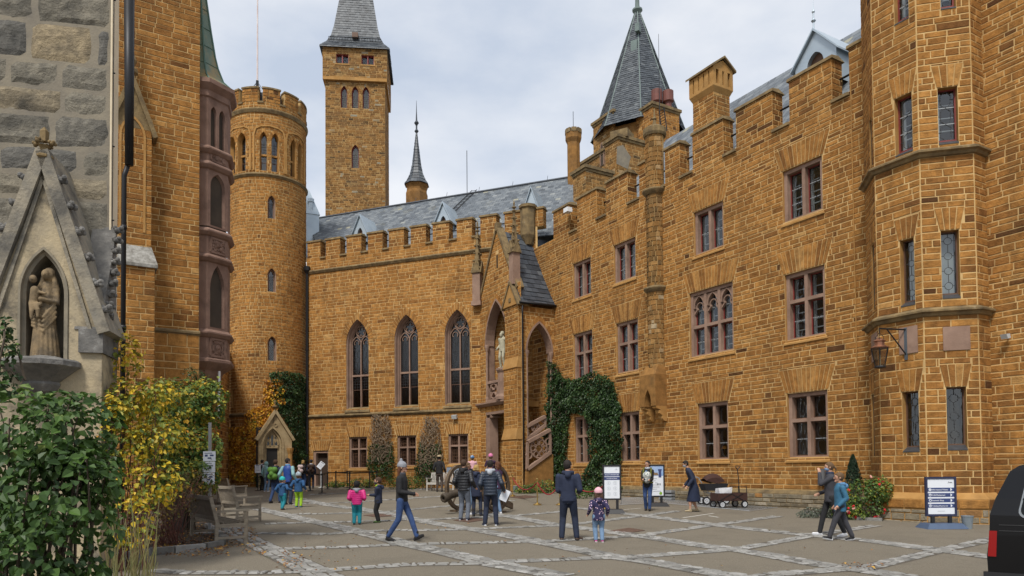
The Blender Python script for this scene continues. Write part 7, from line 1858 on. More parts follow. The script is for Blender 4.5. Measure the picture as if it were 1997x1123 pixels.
# ------------------------------------------------------------------ the cannon
M_OLD=mat('old dark oak',(.075,.05,.03),(.13,.09,.055),scale=6,rough=.9,bump=.4,stretch=(1,1,1));M_GUN=mat('brown cast iron',(.075,.055,.035),(.045,.033,.022),scale=9,rough=.7,bump=.3,metal=.2)
w1,w2=ground(893,998),ground(971,999);ax=(w2-w1);ax[2]=0;dist=np.linalg.norm(ax)
th=math.atan2(ax[1],ax[0]);
mid=(w1+w2)/2;ax=np.array([math.cos(R(33)),-math.sin(R(33)),0]);w1,w2=mid-ax*.72,mid+ax*.72
fw=np.array([-ax[1],ax[0],0])*-1;gzc=gz(*mid[:2]);RWH=.74
CAN=thing('cannon','old iron cannon on a carriage with two big spoked wooden wheels','cannon',(mid[0],mid[1],gzc))
def spoked(c,r,name='wheel'):
 mb=MB();n=24;x,y=fw,np.array([0,0,1.]);ri=r-.11
 for k in range(n):
  a,b=2*PI*k/n,2*PI*(k+1)/n;q=[]
  for(aa,rad)in((a,ri),(b,ri),(b,r),(a,r)):q.append(c+(x*math.cos(aa)+y*math.sin(aa))*rad)
  mb.hexa([p-ax*.05 for p in q]+[p+ax*.05 for p in q])
 w=part(name,mb,M_OLD,CAN);mb=MB();mb.lathe(c-ax*.16,[(.07,0),(.13,.05),(.14,.16),(.13,.27),(.07,.32)],12,axis=ax);part('hub',mb,M_OLD,w)
 for k in range(10):a=2*PI*(k+.5)/10;d=x*math.cos(a)+y*math.sin(a);mb=MB();mb.tube([c+d*.1,c+d*(ri+.02)],[.034,.026],6);part('spoke',mb,M_OLD,w)
for c in(w1,w2):spoked(np.array([c[0],c[1],gz(*c[:2])+RWH+.04]),RWH)
cz=gzc+RWH+.04;mc=np.array([mid[0],mid[1],cz])
mb=MB();mb.tube([mc-ax*.75,mc+ax*.75],.06,8);part('axle',mb,M_OLD,CAN)
bd=at(864,977,22.4)-mc;BLN=float(np.linalg.norm(bd));bd/=BLN
mb=MB();b0=mc-bd*.55+np.array([0,0,.08]);mb.lathe(b0,[(.03,-.2),(.07,-.18),(.07,-.1),(.13,-.06),(.19,0),(.19,.1),(.17,.12),(.165,.7),(.18,.72),(.18,.8),(.145,.83),(.11,BLN+.3),(.14,BLN+.36),(.15,BLN+.52),(.13,BLN+.55),(.065,BLN+.55),(.06,BLN+.4)],18,axis=bd,cap=False);part('barrel',mb,M_GUN,CAN,smooth=True)
mb=MB()
for sg in(-1,1):
 for a_,b_,h in((.55,-1.9,.26),):
  p=mc+fw*a_+ax*sg*.27;q=mc-fw*1.7+ax*sg*.2;q[2]=gzc+.12
  mb.hexa([p-ax*.05-[0,0,.15],p+ax*.05-[0,0,.15],q+ax*.05-[0,0,.1],q-ax*.05-[0,0,.1],p-ax*.05+[0,0,.13],p+ax*.05+[0,0,.13],q+ax*.05+[0,0,.1],q-ax*.05+[0,0,.1]])
part('carriage_cheek',mb,M_OLD,CAN)
for c in(w1,w2):
 mb=MB();mb.box((c[0],c[1],gz(*c[:2])+.03),(.75,.26,.05),math.atan2(fw[1],fw[0]));part('wheel_plate',mb,M_OLD,CAN)
 # ------------------------------------------------------------------ benches
M_TEAK=mat('weathered teak',(.19,.155,.115),(.30,.26,.20),scale=5,rough=.85,bump=.3,bscale=40,stretch=(1,1,3));M_TEAKD=mat('dark teak',(.065,.048,.034),(.11,.085,.06),scale=5,rough=.85)  # M_TEAKD: darker teak for back rails and slats
def bench(label,base,ang,L_=1.5,dep=.62,mt=None,mb_=None):
 """ang: direction from back towards the front of the seat; base: middle of the back feet"""
 mt=mt or M_TEAK;f=np.array([math.cos(ang),math.sin(ang),0]);s=np.array([-f[1],f[0],0]);g=np.array(base)
 t=thing('bench',label,'bench',g,'wooden garden benches');P=lambda a,b,z:g+s*a+f*b+np.array([0,0,z])
 def bx(name,p0,p1,w_,h_,m=None):  # bar from p0 to p1, w_ sideways, h_ vertical-ish
  d=np.array(p1)-np.array(p0);L=np.linalg.norm(d);z=Vector(d/L);q=z.to_track_quat('Z','Y').to_matrix();mb=MB();mb.box((np.array(p0)+np.array(p1))/2,(w_,h_,L),M=q);return part(name,mb,m or mt,t)
 h=L_/2
 for a in(-h,h):
  bx('leg',P(a,0,0),P(a,.02,.45),.06,.06);bx('back_post',P(a,.02,.45),P(a,-.10,.95),.06,.06);bx('leg',P(a,dep,0),P(a,dep,.66),.06,.06)
  bx('armrest',P(a,-.03,.66),P(a,dep+.06,.68),.07,.045);bx('side_rail',P(a,.0,.38),P(a,dep,.38),.045,.07);bx('stretcher',P(a,.0,.14),P(a,dep,.14),.04,.05)
 bx('top_rail',P(-h,-.10,.93),P(h,-.10,.93),.05,.08,mb_);bx('bottom_rail',P(-h,.0,.52),P(h,.0,.52),.04,.07,mb_);bx('front_rail',P(-h,dep,.38),P(h,dep,.38),.04,.07)
 n=int(L_/.072)
 for k in range(1,n):a=-h+L_*k/n;bx('back_slat',P(a,.0,.54),P(a,-.09,.90),.038,.016,mb_)
 for k in range(7):b=.04+k*(dep-.02)/7;z=.43-.035*math.sin(PI*k/6);bx('seat_slat',P(-h+.03,b+.03,z),P(h-.03,b+.03,z),.018,.062)
 return t
ra,rb=ground(373,1047),ground(421,1066);sv=rb-ra;ang=math.atan2(sv[1],sv[0])+PI/2
bench('nearest weathered wooden bench seen from behind at the planting bed',(ra+rb)/2,ang,float(np.linalg.norm(sv[:2]))*1.0,.58,mb_=M_TEAKD)
ra,rb=ground(437,1008),ground(459,1020);rb2=ground(452,1020)
bench('second weathered wooden bench just behind the nearest one',ground(447,1017),ang+.05,1.25,.62)
bench('farthest wooden bench half hidden by shrubs at the left',ground(436,983),ang+.1,1.25,.6)
gB=gxy(866,38.0);bench('pale slatted bench under the third barred window',gB,-PI/2-.37,1.5,.5,mat('pale painted wood',(.52,.50,.46),(.42,.40,.36),scale=6,rough=.8))
mb=MB();c=gxy(889,38.8);mb.box(c+np.array([0,0,1.05]),(1.1,.06,.34),-.38);mb.box(c+np.array([-.4,.15,.45]),(.05,.05,.9),-.38);mb.box(c+np.array([.4,-.15,.45]),(.05,.05,.9),-.38);solo('info_panel',mb,[mat('blue grey panel',(.20,.25,.31),(.26,.30,.36),scale=4,rough=.6)],'blue grey information panel behind the pale bench and cannon wheel','panel',c)
c=gxy(835,39.0);t=thing('iron_fence','short dark iron fence with spikes left of the pale bench','fence',c)
for k in range(9):p=c+np.array([.929,-.37,0])*(k*.09-.36);mb=MB();mb.tube([p,p+[0,0,.78]],.014,5);mb.lathe(p+[0,0,.78],[(.02,0),(.002,.09)],5);part('picket',mb,M_IRON,t)
mb=MB()
for z in(.12,.7):mb.tube([c-np.array([.929,-.37,0])*.4+[0,0,z],c+np.array([.929,-.37,0])*.4+[0,0,z]],.015,5)
part('rail',mb,M_IRON,t)
# buckets
for px,py,r,h,lab in((1887,1031,.135,.30,'grey metal bucket beside the direction sign'),(1006,960,.16,.32,'small zinc bucket at the foot of the stair porch')):
 a=ground(px,py);t=thing('bucket',lab,'bucket',a);mb=MB();mb.lathe(a,[(r*.72,0),(r,h),(r*1.06,h),(r*1.06,h+.02),(r*.95,h+.02),(r*.68,.03)],18,cap=False);mb.lathe(a,[(0.001,.02),(r*.72,.02)],18,cap=False);part('body',mb,mat('dull zinc',(.22,.26,.29),(.28,.32,.35),scale=5,rough=.5,metal=.4),t)
 mb=MB();mb.tube([a+np.array([r*1.05*math.cos(q),.02,h-.03+r*.25*math.sin(q)-.05])for q in np.linspace(0,-PI,9)],.006,4);part('handle',mb,M_IRON,t)
 # pull wagon and pram
WG=ground(1428,991);t=thing('pull_wagon','dark brown folding pull wagon with tall upright handle at the right wing','wagon',WG);F=Frame(WG[:2],RW.u*-1*-1);yaw=-.25;F=Frame(WG[:2]-np.array([math.cos(.25),math.sin(.25)])*.52,(math.cos(.25),math.sin(.25)))
M_BRN=mat('brown canvas',(.055,.022,.016),(.04,.017,.013),scale=12,rough=.9);g=WG[2];L_=1.12
mb=MB()
for q in((0,L_,.26,.52,-.02,0),(0,L_,.26,.52,-.56,-.54),(0,.02,.26,.52,-.54,-.02),(L_-.02,L_,.26,.52,-.54,-.02),(0,L_,.25,.27,-.56,0)):mb.fbox(F,q[0],q[1],g+q[2],g+q[3],q[4],q[5])
part('canvas_tub',mb,M_BRN,t)
mb=MB()
for a,b in(((.05,.27),(.5,.5)),((.5,.27),(.95,.5)),((.95,.27),(.5,.5))):bar2(mb,F,(a[0],g+a[1]),(b[0],g+b[1]),.02,0,.012)
for x in(.78,1.1):mb.tube([F.pos(x,g+.27,-.02),F.pos(x,g+.74,-.02),F.pos(x,g+.74,-.54),F.pos(x,g+.27,-.54)],.014,5)
part('frame',mb,M_BLK,t)
mb=MB();mb.tube([F.pos(1.0,g+.3,-.28),F.pos(.96,g+.9,-.28),F.pos(.92,g+1.32,-.28)],.016,6);mb.tube([F.pos(.92,g+1.32,-.28),F.pos(.85,g+1.42,-.28),F.pos(.85,g+1.46,-.28),F.pos(1.0,g+1.46,-.28),F.pos(1.0,g+1.42,-.28),F.pos(.92,g+1.32,-.28)],.014,6);part('handle',mb,M_BLK,t)
M_WHR=mat('grey white wheel rim',(.55,.57,.60),rough=.5)
def wheel(parent,F,x,z,d,r,w_=.06):
 mb=MB();c=F.pos(x,z,d);n=F.n;mb.lathe(c-n*w_/2,[(r*.65,0),(r*.97,.0),(r,w_*.25),(r,w_*.75),(r*.97,w_),(r*.65,w_)],16,axis=n,cap=False);wv=part('wheel',mb,M_BLK,parent)
 mb=MB();mb.lathe(c-n*w_*.45,[(r*.66,0),(r*.66,w_*.9),(r*.45,w_*.9),(r*.42,w_*.5)],16,axis=n,cap=False)
 for k in range(5):a=k*2*PI/5;bar2(mb,F,(x,z),(x+r*.6*math.cos(a),z+r*.6*math.sin(a)),r*.18,d,d+w_*.48)
 part('rim',mb,M_WHR,wv)
for x,d in((.12,.03),(.98,.03),(.12,-.58),(.98,-.58)):wheel(t,F,x,g+.135,d,.13)
mb=MB();rg2=random.Random(3);P=F.pos;mb.hexa([P(.10,g+.42,-.08),P(.55,g+.42,-.08),P(.55,g+.42,-.42),P(.10,g+.42,-.42),P(.07,g+.70,-.10),P(.57,g+.72,-.05),P(.53,g+.70,-.44),P(.12,g+.68,-.40)]);solo('paper_bag',mb,mat('white paper bag',(.72,.72,.74),(.55,.56,.6),scale=6,rough=.8,bump=.6),'crumpled white paper bags in the brown pull wagon','bag',P(.3,g+.42,-.2))
a=ground(1390,984);t=thing('pram','dark brown pram with folded-up hood behind the pull wagon','pram',a);F2=Frame(a[:2],(math.cos(.2),math.sin(.2)));g2=a[2];P=F2.pos
mb=MB();mb.hexa([P(-.35,g2+.52,.2),P(.42,g2+.52,.2),P(.42,g2+.52,-.2),P(-.35,g2+.52,-.2),P(-.45,g2+.78,.24),P(.52,g2+.78,.24),P(.52,g2+.78,-.24),P(-.45,g2+.78,-.24)]);part('carrycot',mb,mat('black fabric',(.016,.016,.02),rough=.85),t)
mb=MB()
for k in range(6):
 a0,a1=R(20+130*k/6),R(20+130*(k+1)/6)
 for q in range(6):
  b0,b1=-.24+.48*q/6,-.24+.48*(q+1)/6;h=lambda b:.38*math.sqrt(max(.15,1-(b/.30)**2))
  mb.poly([P(.0+math.cos(a0)*.42,g2+.78+math.sin(a0)*h(b0),b0),P(.0+math.cos(a0)*.42,g2+.78+math.sin(a0)*h(b1),b1),P(.0+math.cos(a1)*.42,g2+.78+math.sin(a1)*h(b1),b1),P(.0+math.cos(a1)*.42,g2+.78+math.sin(a1)*h(b0),b0)])
for b in(-.24,.24):mb.poly([P(.05,g2+.78,b)]+[P(math.cos(R(20+130*k/6))*.42,g2+.78+math.sin(R(20+130*k/6))*.38*.6,b)for k in range(7)])
part('hood',mb,M_BRN,t)
mb=MB();mb.tube([P(-.42,g2+.8,0),P(-.55,g2+1.0,0),P(-.72,g2+1.06,0)],.022,6);mb.tube([P(-.3,g2+.5,.15),P(.4,g2+.2,.15)],.018,5);mb.tube([P(.35,g2+.5,.15),P(-.35,g2+.2,.15)],.018,5);mb.tube([P(-.3,g2+.5,-.15),P(.4,g2+.2,-.15)],.018,5);mb.tube([P(.35,g2+.5,-.15),P(-.35,g2+.2,-.15)],.018,5);part('chassis',mb,M_STEEL,t)
for x,d in((-.36,.22),(.42,.22),(-.36,-.22),(.42,-.22)):wheel(t,F2,x,g2+.16,d,.155)
# things fixed to the walls
q=faces_[2];FL=q[0];s,zt=FL.at(1767,643);zb=FL.at(1768,702)[1];LN=thing('wall_lantern','copper topped glass lantern hanging from an iron bracket on the bay tower','lantern',FL.pos(s,zb,0))
mb=MB();mb.fbox(FL,s-.04,s+.04,zb,zt+.05,.012,.04);part('wall_plate',mb,mat('grey iron',(.10,.12,.14),rough=.5,metal=.4),LN)
lc=FL.pos(s,0,.0)+(FL.n*.75-FL.u*.30);zl=zt-.02
tip=np.array([lc[0],lc[1],zl+.04]);mb=MB();mb.tube([FL.pos(s,zt,.03),tip],.022,6);mb.tube([FL.pos(s,zb+.15,.03),FL.pos(s,zt,.03)+(tip-FL.pos(s,zt,.03))*.72],.018,6);mb.tube([tip,tip-[0,0,.14]],.014,5)
for k in range(3):a=k*2*PI/3;d=np.array([math.cos(a),math.sin(a),0]);mb.tube([tip-[0,0,.12],tip+d*.11-[0,0,.22],tip+d*.13-[0,0,.36]],.009,4)
part('bracket',mb,M_IRON,LN);top=zl-.31
mb=MB();mb.lathe((lc[0],lc[1],top),[(.24,-.20),(.25,-.18),(.15,-.12),(.13,-.11),(.13,-.02),(.16,0),(.13,.03),(.03,.09),(.01,.1)],8);part('cap',mb,mat('copper cap',(.30,.13,.07),(.18,.09,.06),scale=6,rough=.45,metal=.6),LN)
mb=MB();n_=6;zt_,zb_=top-.20,top-.68
for k in range(n_):
 a=2*PI*k/n_;d=np.array([math.cos(a),math.sin(a),0]);c=np.array([lc[0],lc[1],0]);mb.tube([c+d*.235+[0,0,zt_],c+d*.135+[0,0,zb_]],.013,4)
mb.lathe((lc[0],lc[1],zb_),[(.14,0),(.15,-.02),(.15,-.05),(.05,-.07)],12);part('cage',mb,M_IRON,LN)
for k in range(n_):
 a,b=2*PI*k/n_,2*PI*(k+1)/n_;c=np.array([lc[0],lc[1],0]);A=lambda q,r,z:c+np.array([math.cos(q)*r,math.sin(q)*r,z]);mb=MB();mb.poly([A(a,.132,zb_),A(b,.132,zb_),A(b,.23,zt_),A(a,.23,zt_)]);part('pane',mb,glass_mat('amber lantern glass',(.62,.56,.42),.05,.1),LN)
mb=MB();mb.tube([(lc[0],lc[1],zb_),(lc[0],lc[1],zb_+.3)],[.02,.016],6);part('burner',mb,M_WHITE,LN)
def flood(F,px,py,label,w=.3,h=.2):
 s,z=F.at(px,py);t=thing('floodlight',label,'floodlight',F.pos(s,z,0));P=F.pos;mb=MB();mb.hexa([P(s-w/2,z-h/2,.22),P(s+w/2,z-h/2,.22),P(s+w/2,z-h*.2,.08),P(s-w/2,z-h*.2,.08),P(s-w/2,z+h/2,.30),P(s+w/2,z+h/2,.30),P(s+w/2,z+h*.7,.12),P(s-w/2,z+h*.7,.12)]);part('housing',mb,mat('pale grey housing',(.52,.55,.56),rough=.5),t);mb=MB();mb.tube([P(s,z,.0),P(s,z,.15)],.02,5);part('bracket',mb,M_IRON,t)
flood(BW,889,814,'small pale floodlight on the back wing above the third barred window');FW2=RW;flood(RW,1968,658,'small pale lamp on the wall right of the bay tower',.16,.12)
s,z=RW.at(1116,411);t=thing('camera','white security camera fixed below the parapet of the right wing','camera',RW.pos(s,z,0));mb=MB();mb.fbox(RW,s-.2,s+.16,z-.12,z+.1,.12,.4);part('housing',mb,M_WHITE,t);mb=MB();mb.tube([RW.pos(s,z+.02,0),RW.pos(s,z+.15,.2)],.035,5);part('arm',mb,M_WHITE,t)
s,z=PO.at(932,864);SGF=BW;s0,z1=BW.at(921,864);s1_,_=BW.at(943,864);z0=BW.at(932,876)[1];G=PO.offset(-.26);s0,z1=G.at(920.5,864);s1_=G.at(942.5,864)[0];z0=G.at(930,876)[1];t=thing('wall_sign','white sign with small print and a red mark left of the porch doorway','sign',G.pos(s0,z0));mb=MB();mb.fbox(G,s0,s1_,z0,z1,0,.03);part('plate',mb,M_PAPER,t)
mb=MB()
for k in range(3):mb.fbox(G,s0+.05,s0+.3-.06*k,z1-.09-.08*k,z1-.06-.08*k,.03,.033)
mb.fprism(G,[(s1_-.22,z1-.2),(s1_-.06,z1-.14),(s1_-.2,z1-.10)][::-1],.03,.033);part('print',mb,M_INK,t);mb=MB();mb.fbox(G,s1_-.2,s1_-.05,z0+.04,z0+.09,.03,.034);part('print',mb,mat('red print',(.5,.04,.03),rough=.6),t)
s0,z1=RW.at(1602,914);s1_,z0=RW.at(1616,946);t=thing('meter_box','grey metal box on the right wing behind the masked girl','box',RW.pos(s0,z0));mb=MB();mb.fbox(RW,s0,s1_,z0,z1,.02,.2);part('body',mb,mat('grey box paint',(.10,.10,.105),rough=.6),t);mb=MB();mb.fbox(RW,s0+.03,s1_-.03,z0+.03,z1-.03,.2,.206);part('door',mb,mat('grey door paint',(.13,.13,.135),rough=.6),t)
s0,z1=RW.at(1296,953);s1_,z0=RW.at(1321,974);t=thing('air_vent','grey louvred vent at the wall foot beside the poster stand','vent',RW.pos(s0,z0,.1))
for k in range(3):z=z0+(z1-z0)*k/3;mb=MB();P=RW.pos;mb.hexa([P(s0,z,.34),P(s1_,z,.34),P(s1_,z,.12),P(s0,z,.12),P(s0,z+.10,.30),P(s1_,z+.10,.30),P(s1_,z+.10,.12),P(s0,z+.10,.12)]);part('louvre',mb,mat('vent grey',(.24,.25,.26),rough=.5,metal=.4),t)
# lamps with orange shades glimpsed inside the shop windows
for px,py,lab in((1413,873,'small table lamp with orange shade inside the fourth ground floor window'),(1243,882,'small table lamp with orange shade inside the window right of the ivy')):
 F3=RW.offset(-.62);s,z=F3.at(px,py);t=thing('table_lamp',lab,'lamp',F3.pos(s,z-.3));mb=MB();mb.lathe(F3.pos(s,z-.04),[(.13,0),(.09,.12)],10);part('shade',mb,mat('orange shade',(.65,.25,.03),rough=.6),t);mb=MB();mb.tube([F3.pos(s,z-.35),F3.pos(s,z)],.015,5);part('stem',mb,M_BRASS,t)
 # ------------------------------------------------------------------ the black van at the right edge
vb=gxy(1921,8.9);H=np.array([.80,-.60]);VF=Frame(vb[:2],H);g=vb[2]
M_VAN=mat('black car paint',(.004,.004,.005),rough=.2,spec=.35);VAN=thing('parked_van','black van at the right edge with a tall red tail light','van',vb)
prof=[(.03,.20),(.0,.30),(-.01,.55),(.02,.80),(.03,1.05),(.09,1.25),(.24,1.58),(.34,1.65),(.6,1.70),(2.6,1.70),(3.0,1.64),(3.7,1.12),(4.5,.98),(4.62,.70),(4.62,.40),(4.5,.26),(1.05,.26),(1.02,.40),(.92,.56),(.76,.63),(.60,.56),(.50,.40),(.45,.20)]
def tum(z):return-.0 if z<1.0 else-.16*((z-1.0)/.7)**1.3
mb=MB();n=len(prof);fr=[VF.pos(s,g+z,tum(z))for s,z in prof];bk=[VF.pos(s,g+z,-1.75-tum(z))for s,z in prof]
import mathutils
tri=mathutils.geometry.tessellate_polygon([[Vector((s,z,0))for s,z in prof]])
b=len(mb.v)
mb.faces(fr+bk,[tuple(t_)for t_ in tri]+[tuple(q+n for q in t_[::-1])for t_ in tri]+[(i,(i+1)%n,(i+1)%n+n,i+n)for i in range(n)]);part('body',mb,M_VAN,VAN)
def vpanel(name,pts,d,mt,th=.012):
 mb=MB();a=[VF.pos(s,g+z,tum(z)+d)for s,z in pts];c=[VF.pos(s,g+z,tum(z)+d-th)for s,z in pts];m=len(pts);mb.faces(a+c,[tuple(range(m))]+[(i,(i+1)%m,(i+1)%m+m,i+m)for i in range(m)]);return part(name,mb,mt,VAN)
def rrect(s0,s1,z0,z1,r,sk=0.0):
 o=[]
 for cx,cz,a0 in((s1-r,z1-r,0),(s0+r,z1-r,90),(s0+r,z0+r,180),(s1-r,z0+r,270)):
  for k in range(5):a=R(a0+22.5*k);z=cz+r*math.sin(a);o.append((cx+r*math.cos(a)+sk*(z-z0),z))
 return o
vpanel('window_trim',rrect(.30,1.25,1.02,1.60,.10,.22),.006,mat('grey window trim',(.20,.22,.24),rough=.4));vpanel('side_window',rrect(.325,1.225,1.045,1.575,.09,.22),.012,mat('dark tinted glass',(.003,.004,.004),rough=.08,spec=.3))
vpanel('side_window',rrect(1.45,2.45,1.04,1.58,.08,0),.012,MAT['dark tinted glass'])
vpanel('tail_light',[(.0,.55),(.085,.55),(.10,.86),(.02,.86)],.014,mat('red lamp glass',(.24,.005,.006),rough=.15,spec=.6),.05)
mb=MB();
for z in(.86,.93):mb.fbox(VF,.12,2.9,g+z,g+z+.008,0,.006)
for s_ in(1.36,2.6):mb.fbox(VF,s_,s_+.01,g+.36,g+1.0,0,.004)
mb.fbox(VF,2.35,2.55,g+.90,g+.94,0,.03);part('crease',mb,mat('dark trim',(.03,.03,.032),rough=.4),VAN)
mb=MB();mb.fbox(VF,-.05,.42,g+.18,g+.36,-.05,.015);part('bumper',mb,M_BLK,VAN)
for s in(.76,3.75):
 mb=MB();mb.lathe(VF.pos(s,g+.31,-.22),[(.2,0),(.30,.0),(.31,.04),(.31,.18),(.30,.21),(.2,.21)],24,axis=VF.n);w=part('wheel',mb,M_BLK,VAN);mb=MB();mb.lathe(VF.pos(s,g+.31,-.01),[(.2,0),(.2,.01),(.06,.02),(.03,.02)],20,axis=VF.n);part('rim',mb,M_STEEL,w)
mb=MB();mb.ball(VF.pos(2.9,g+1.1,.14),.1,8,6,sc_=(.6,1,1));part('mirror',mb,M_VAN,VAN)
# ------------------------------------------------------------------ people
SKIN=mat('skin',(.50,.29,.20),(.42,.23,.155),scale=6,rough=.6,spec=.3);M_EYE=mat('dark eye',(.015,.012,.01),rough=.3);M_LIP=mat('lips',(.30,.10,.085),rough=.5)
def cloth(name,c,k=.72,bump=.35,rough=.85):return mat(name,c,tuple(x*k for x in c),scale=9,rough=rough,bump=bump,bscale=14)
C=dict(black=cloth('black cloth',(.012,.012,.014)),blackp=cloth('black quilt',(.014,.015,.019),rough=.5),navy=cloth('navy cloth',(.016,.024,.055)),navyp=cloth('navy quilt',(.022,.033,.055),rough=.5),denim=cloth('blue denim',(.035,.075,.20),.6),dden=cloth('dark denim',(.014,.022,.05),.6),lden=cloth('light denim',(.17,.27,.42),.75),gden=cloth('grey denim',(.13,.15,.19)),pink=cloth('pink quilt',(.62,.02,.20),.8,rough=.5),teal=cloth('teal cloth',(.01,.22,.28)),lime=cloth('lime cloth',(.30,.52,.02)),blue=cloth('petrol blue cloth',(.015,.075,.19)),vest=cloth('royal blue vest',(.015,.06,.28),rough=.5),pteal=cloth('pale teal cloth',(.24,.42,.43)),brown=cloth('brown trousers',(.07,.05,.04)),grey=cloth('grey knit',(.27,.28,.31)),lgrey=cloth('light grey cloth',(.42,.45,.50)),jblue=cloth('sky blue jacket',(.035,.14,.24)),jlight=cloth('pale blue hood',(.10,.24,.42)),charcoal=cloth('charcoal cloth',(.045,.045,.055)),plum=cloth('plum jacket',(.05,.02,.06)),white=cloth('white cloth',(.7,.7,.72)),pinkhat=cloth('pink knit',(.62,.18,.34)),palepink=cloth('pale pink knit',(.75,.42,.47)),tealhat=cloth('turquoise knit',(.02,.42,.42)),greyhat=cloth('pale pattern knit',(.42,.50,.55),.45),skirt=cloth('dark blue skirt',(.008,.016,.045)),shoe=cloth('dark shoe',(.02,.018,.018)),bshoe=cloth('brown shoe',(.07,.04,.025)),wshoe=cloth('white shoe',(.70,.71,.74)),gshoe=cloth('green shoe',(.09,.16,.04)),pshoe=cloth('pink shoe',(.50,.05,.22)),beige=cloth('beige shoe',(.42,.33,.20)),blshoe=cloth('blue boot',(.02,.12,.25)),green=cloth('green pack',(.09,.21,.03)),brpack=cloth('brown pack',(.06,.03,.018)),olive=cloth('olive strap',(.13,.13,.015)),straw=cloth('straw hat',(.50,.40,.25)))
HAIR=dict(dark=cloth('dark hair',(.018,.012,.009),.6),brown=cloth('brown hair',(.065,.032,.016),.6),auburn=cloth('auburn hair',(.11,.038,.014),.6),blond=cloth('blond hair',(.42,.27,.09),.6),lbrown=cloth('light brown hair',(.13,.075,.035),.6),black=cloth('black hair',(.008,.007,.007),.7))
def dots(name,base,dot,scale=30,th=.16):
 m=bpy.data.materials.new(name);m.use_nodes=True;t=m.node_tree;p=t.nodes['Principled BSDF'];p.inputs['Roughness'].default_value=.85;vo=t.nodes.new('ShaderNodeTexVoronoi');vo.inputs['Scale'].default_value=scale;tc=t.nodes.new('ShaderNodeTexCoord');t.links.new(tc.outputs['Object'],vo.inputs['Vector']);lt=t.nodes.new('ShaderNodeMath');lt.operation='LESS_THAN';lt.inputs[1].default_value=th;t.links.new(vo.outputs['Distance'],lt.inputs[0]);mx=t.nodes.new('ShaderNodeMixRGB');mx.inputs[1].default_value=(*base,1);mx.inputs[2].default_value=(*dot,1);t.links.new(lt.outputs[0],mx.inputs[0]);t.links.new(mx.outputs[0],p.inputs['Base Color']);return m
C['dots']=dots('navy with pale dots',(.022,.018,.065),(.65,.45,.55),22,.26);C['floral']=dots('floral print',(.55,.55,.52),(.05,.10,.10),24,.40);C['floralp']=dots('pink floral print',(.62,.50,.48),(.35,.12,.10),20,.25);C['bhat']=dots('blue patterned knit',(.04,.12,.26),(.55,.62,.66),26,.35)
def remeshed(name,mb,mt,parent,vox,smooth=2):
 me=mb.mesh(name,[],ROOT[parent.name]);o=bpy.data.objects.new(name+'_tmp',me);COL.objects.link(o)
 m=o.modifiers.new('r','REMESH');m.mode='VOXEL';m.voxel_size=vox;m.use_smooth_shade=True
 s=o.modifiers.new('s','SMOOTH');s.factor=.5;s.iterations=smooth
 PEND.append((o,parent,name,mt,True))
def ik(a,b,l1,l2,pole):
 a,b,pole=Vector(a),Vector(b),Vector(pole);d=b-a;L_=min(d.length,(l1+l2)*.999);d.normalize();b=a+d*L_
 x=(l1*l1-l2*l2+L_*L_)/(2*L_);h=math.sqrt(max(l1*l1-x*x,0));p=pole-d*pole.dot(d);p=p.normalized()if p.length>1e-6 else d.orthogonal();return a+d*x+p*h,b
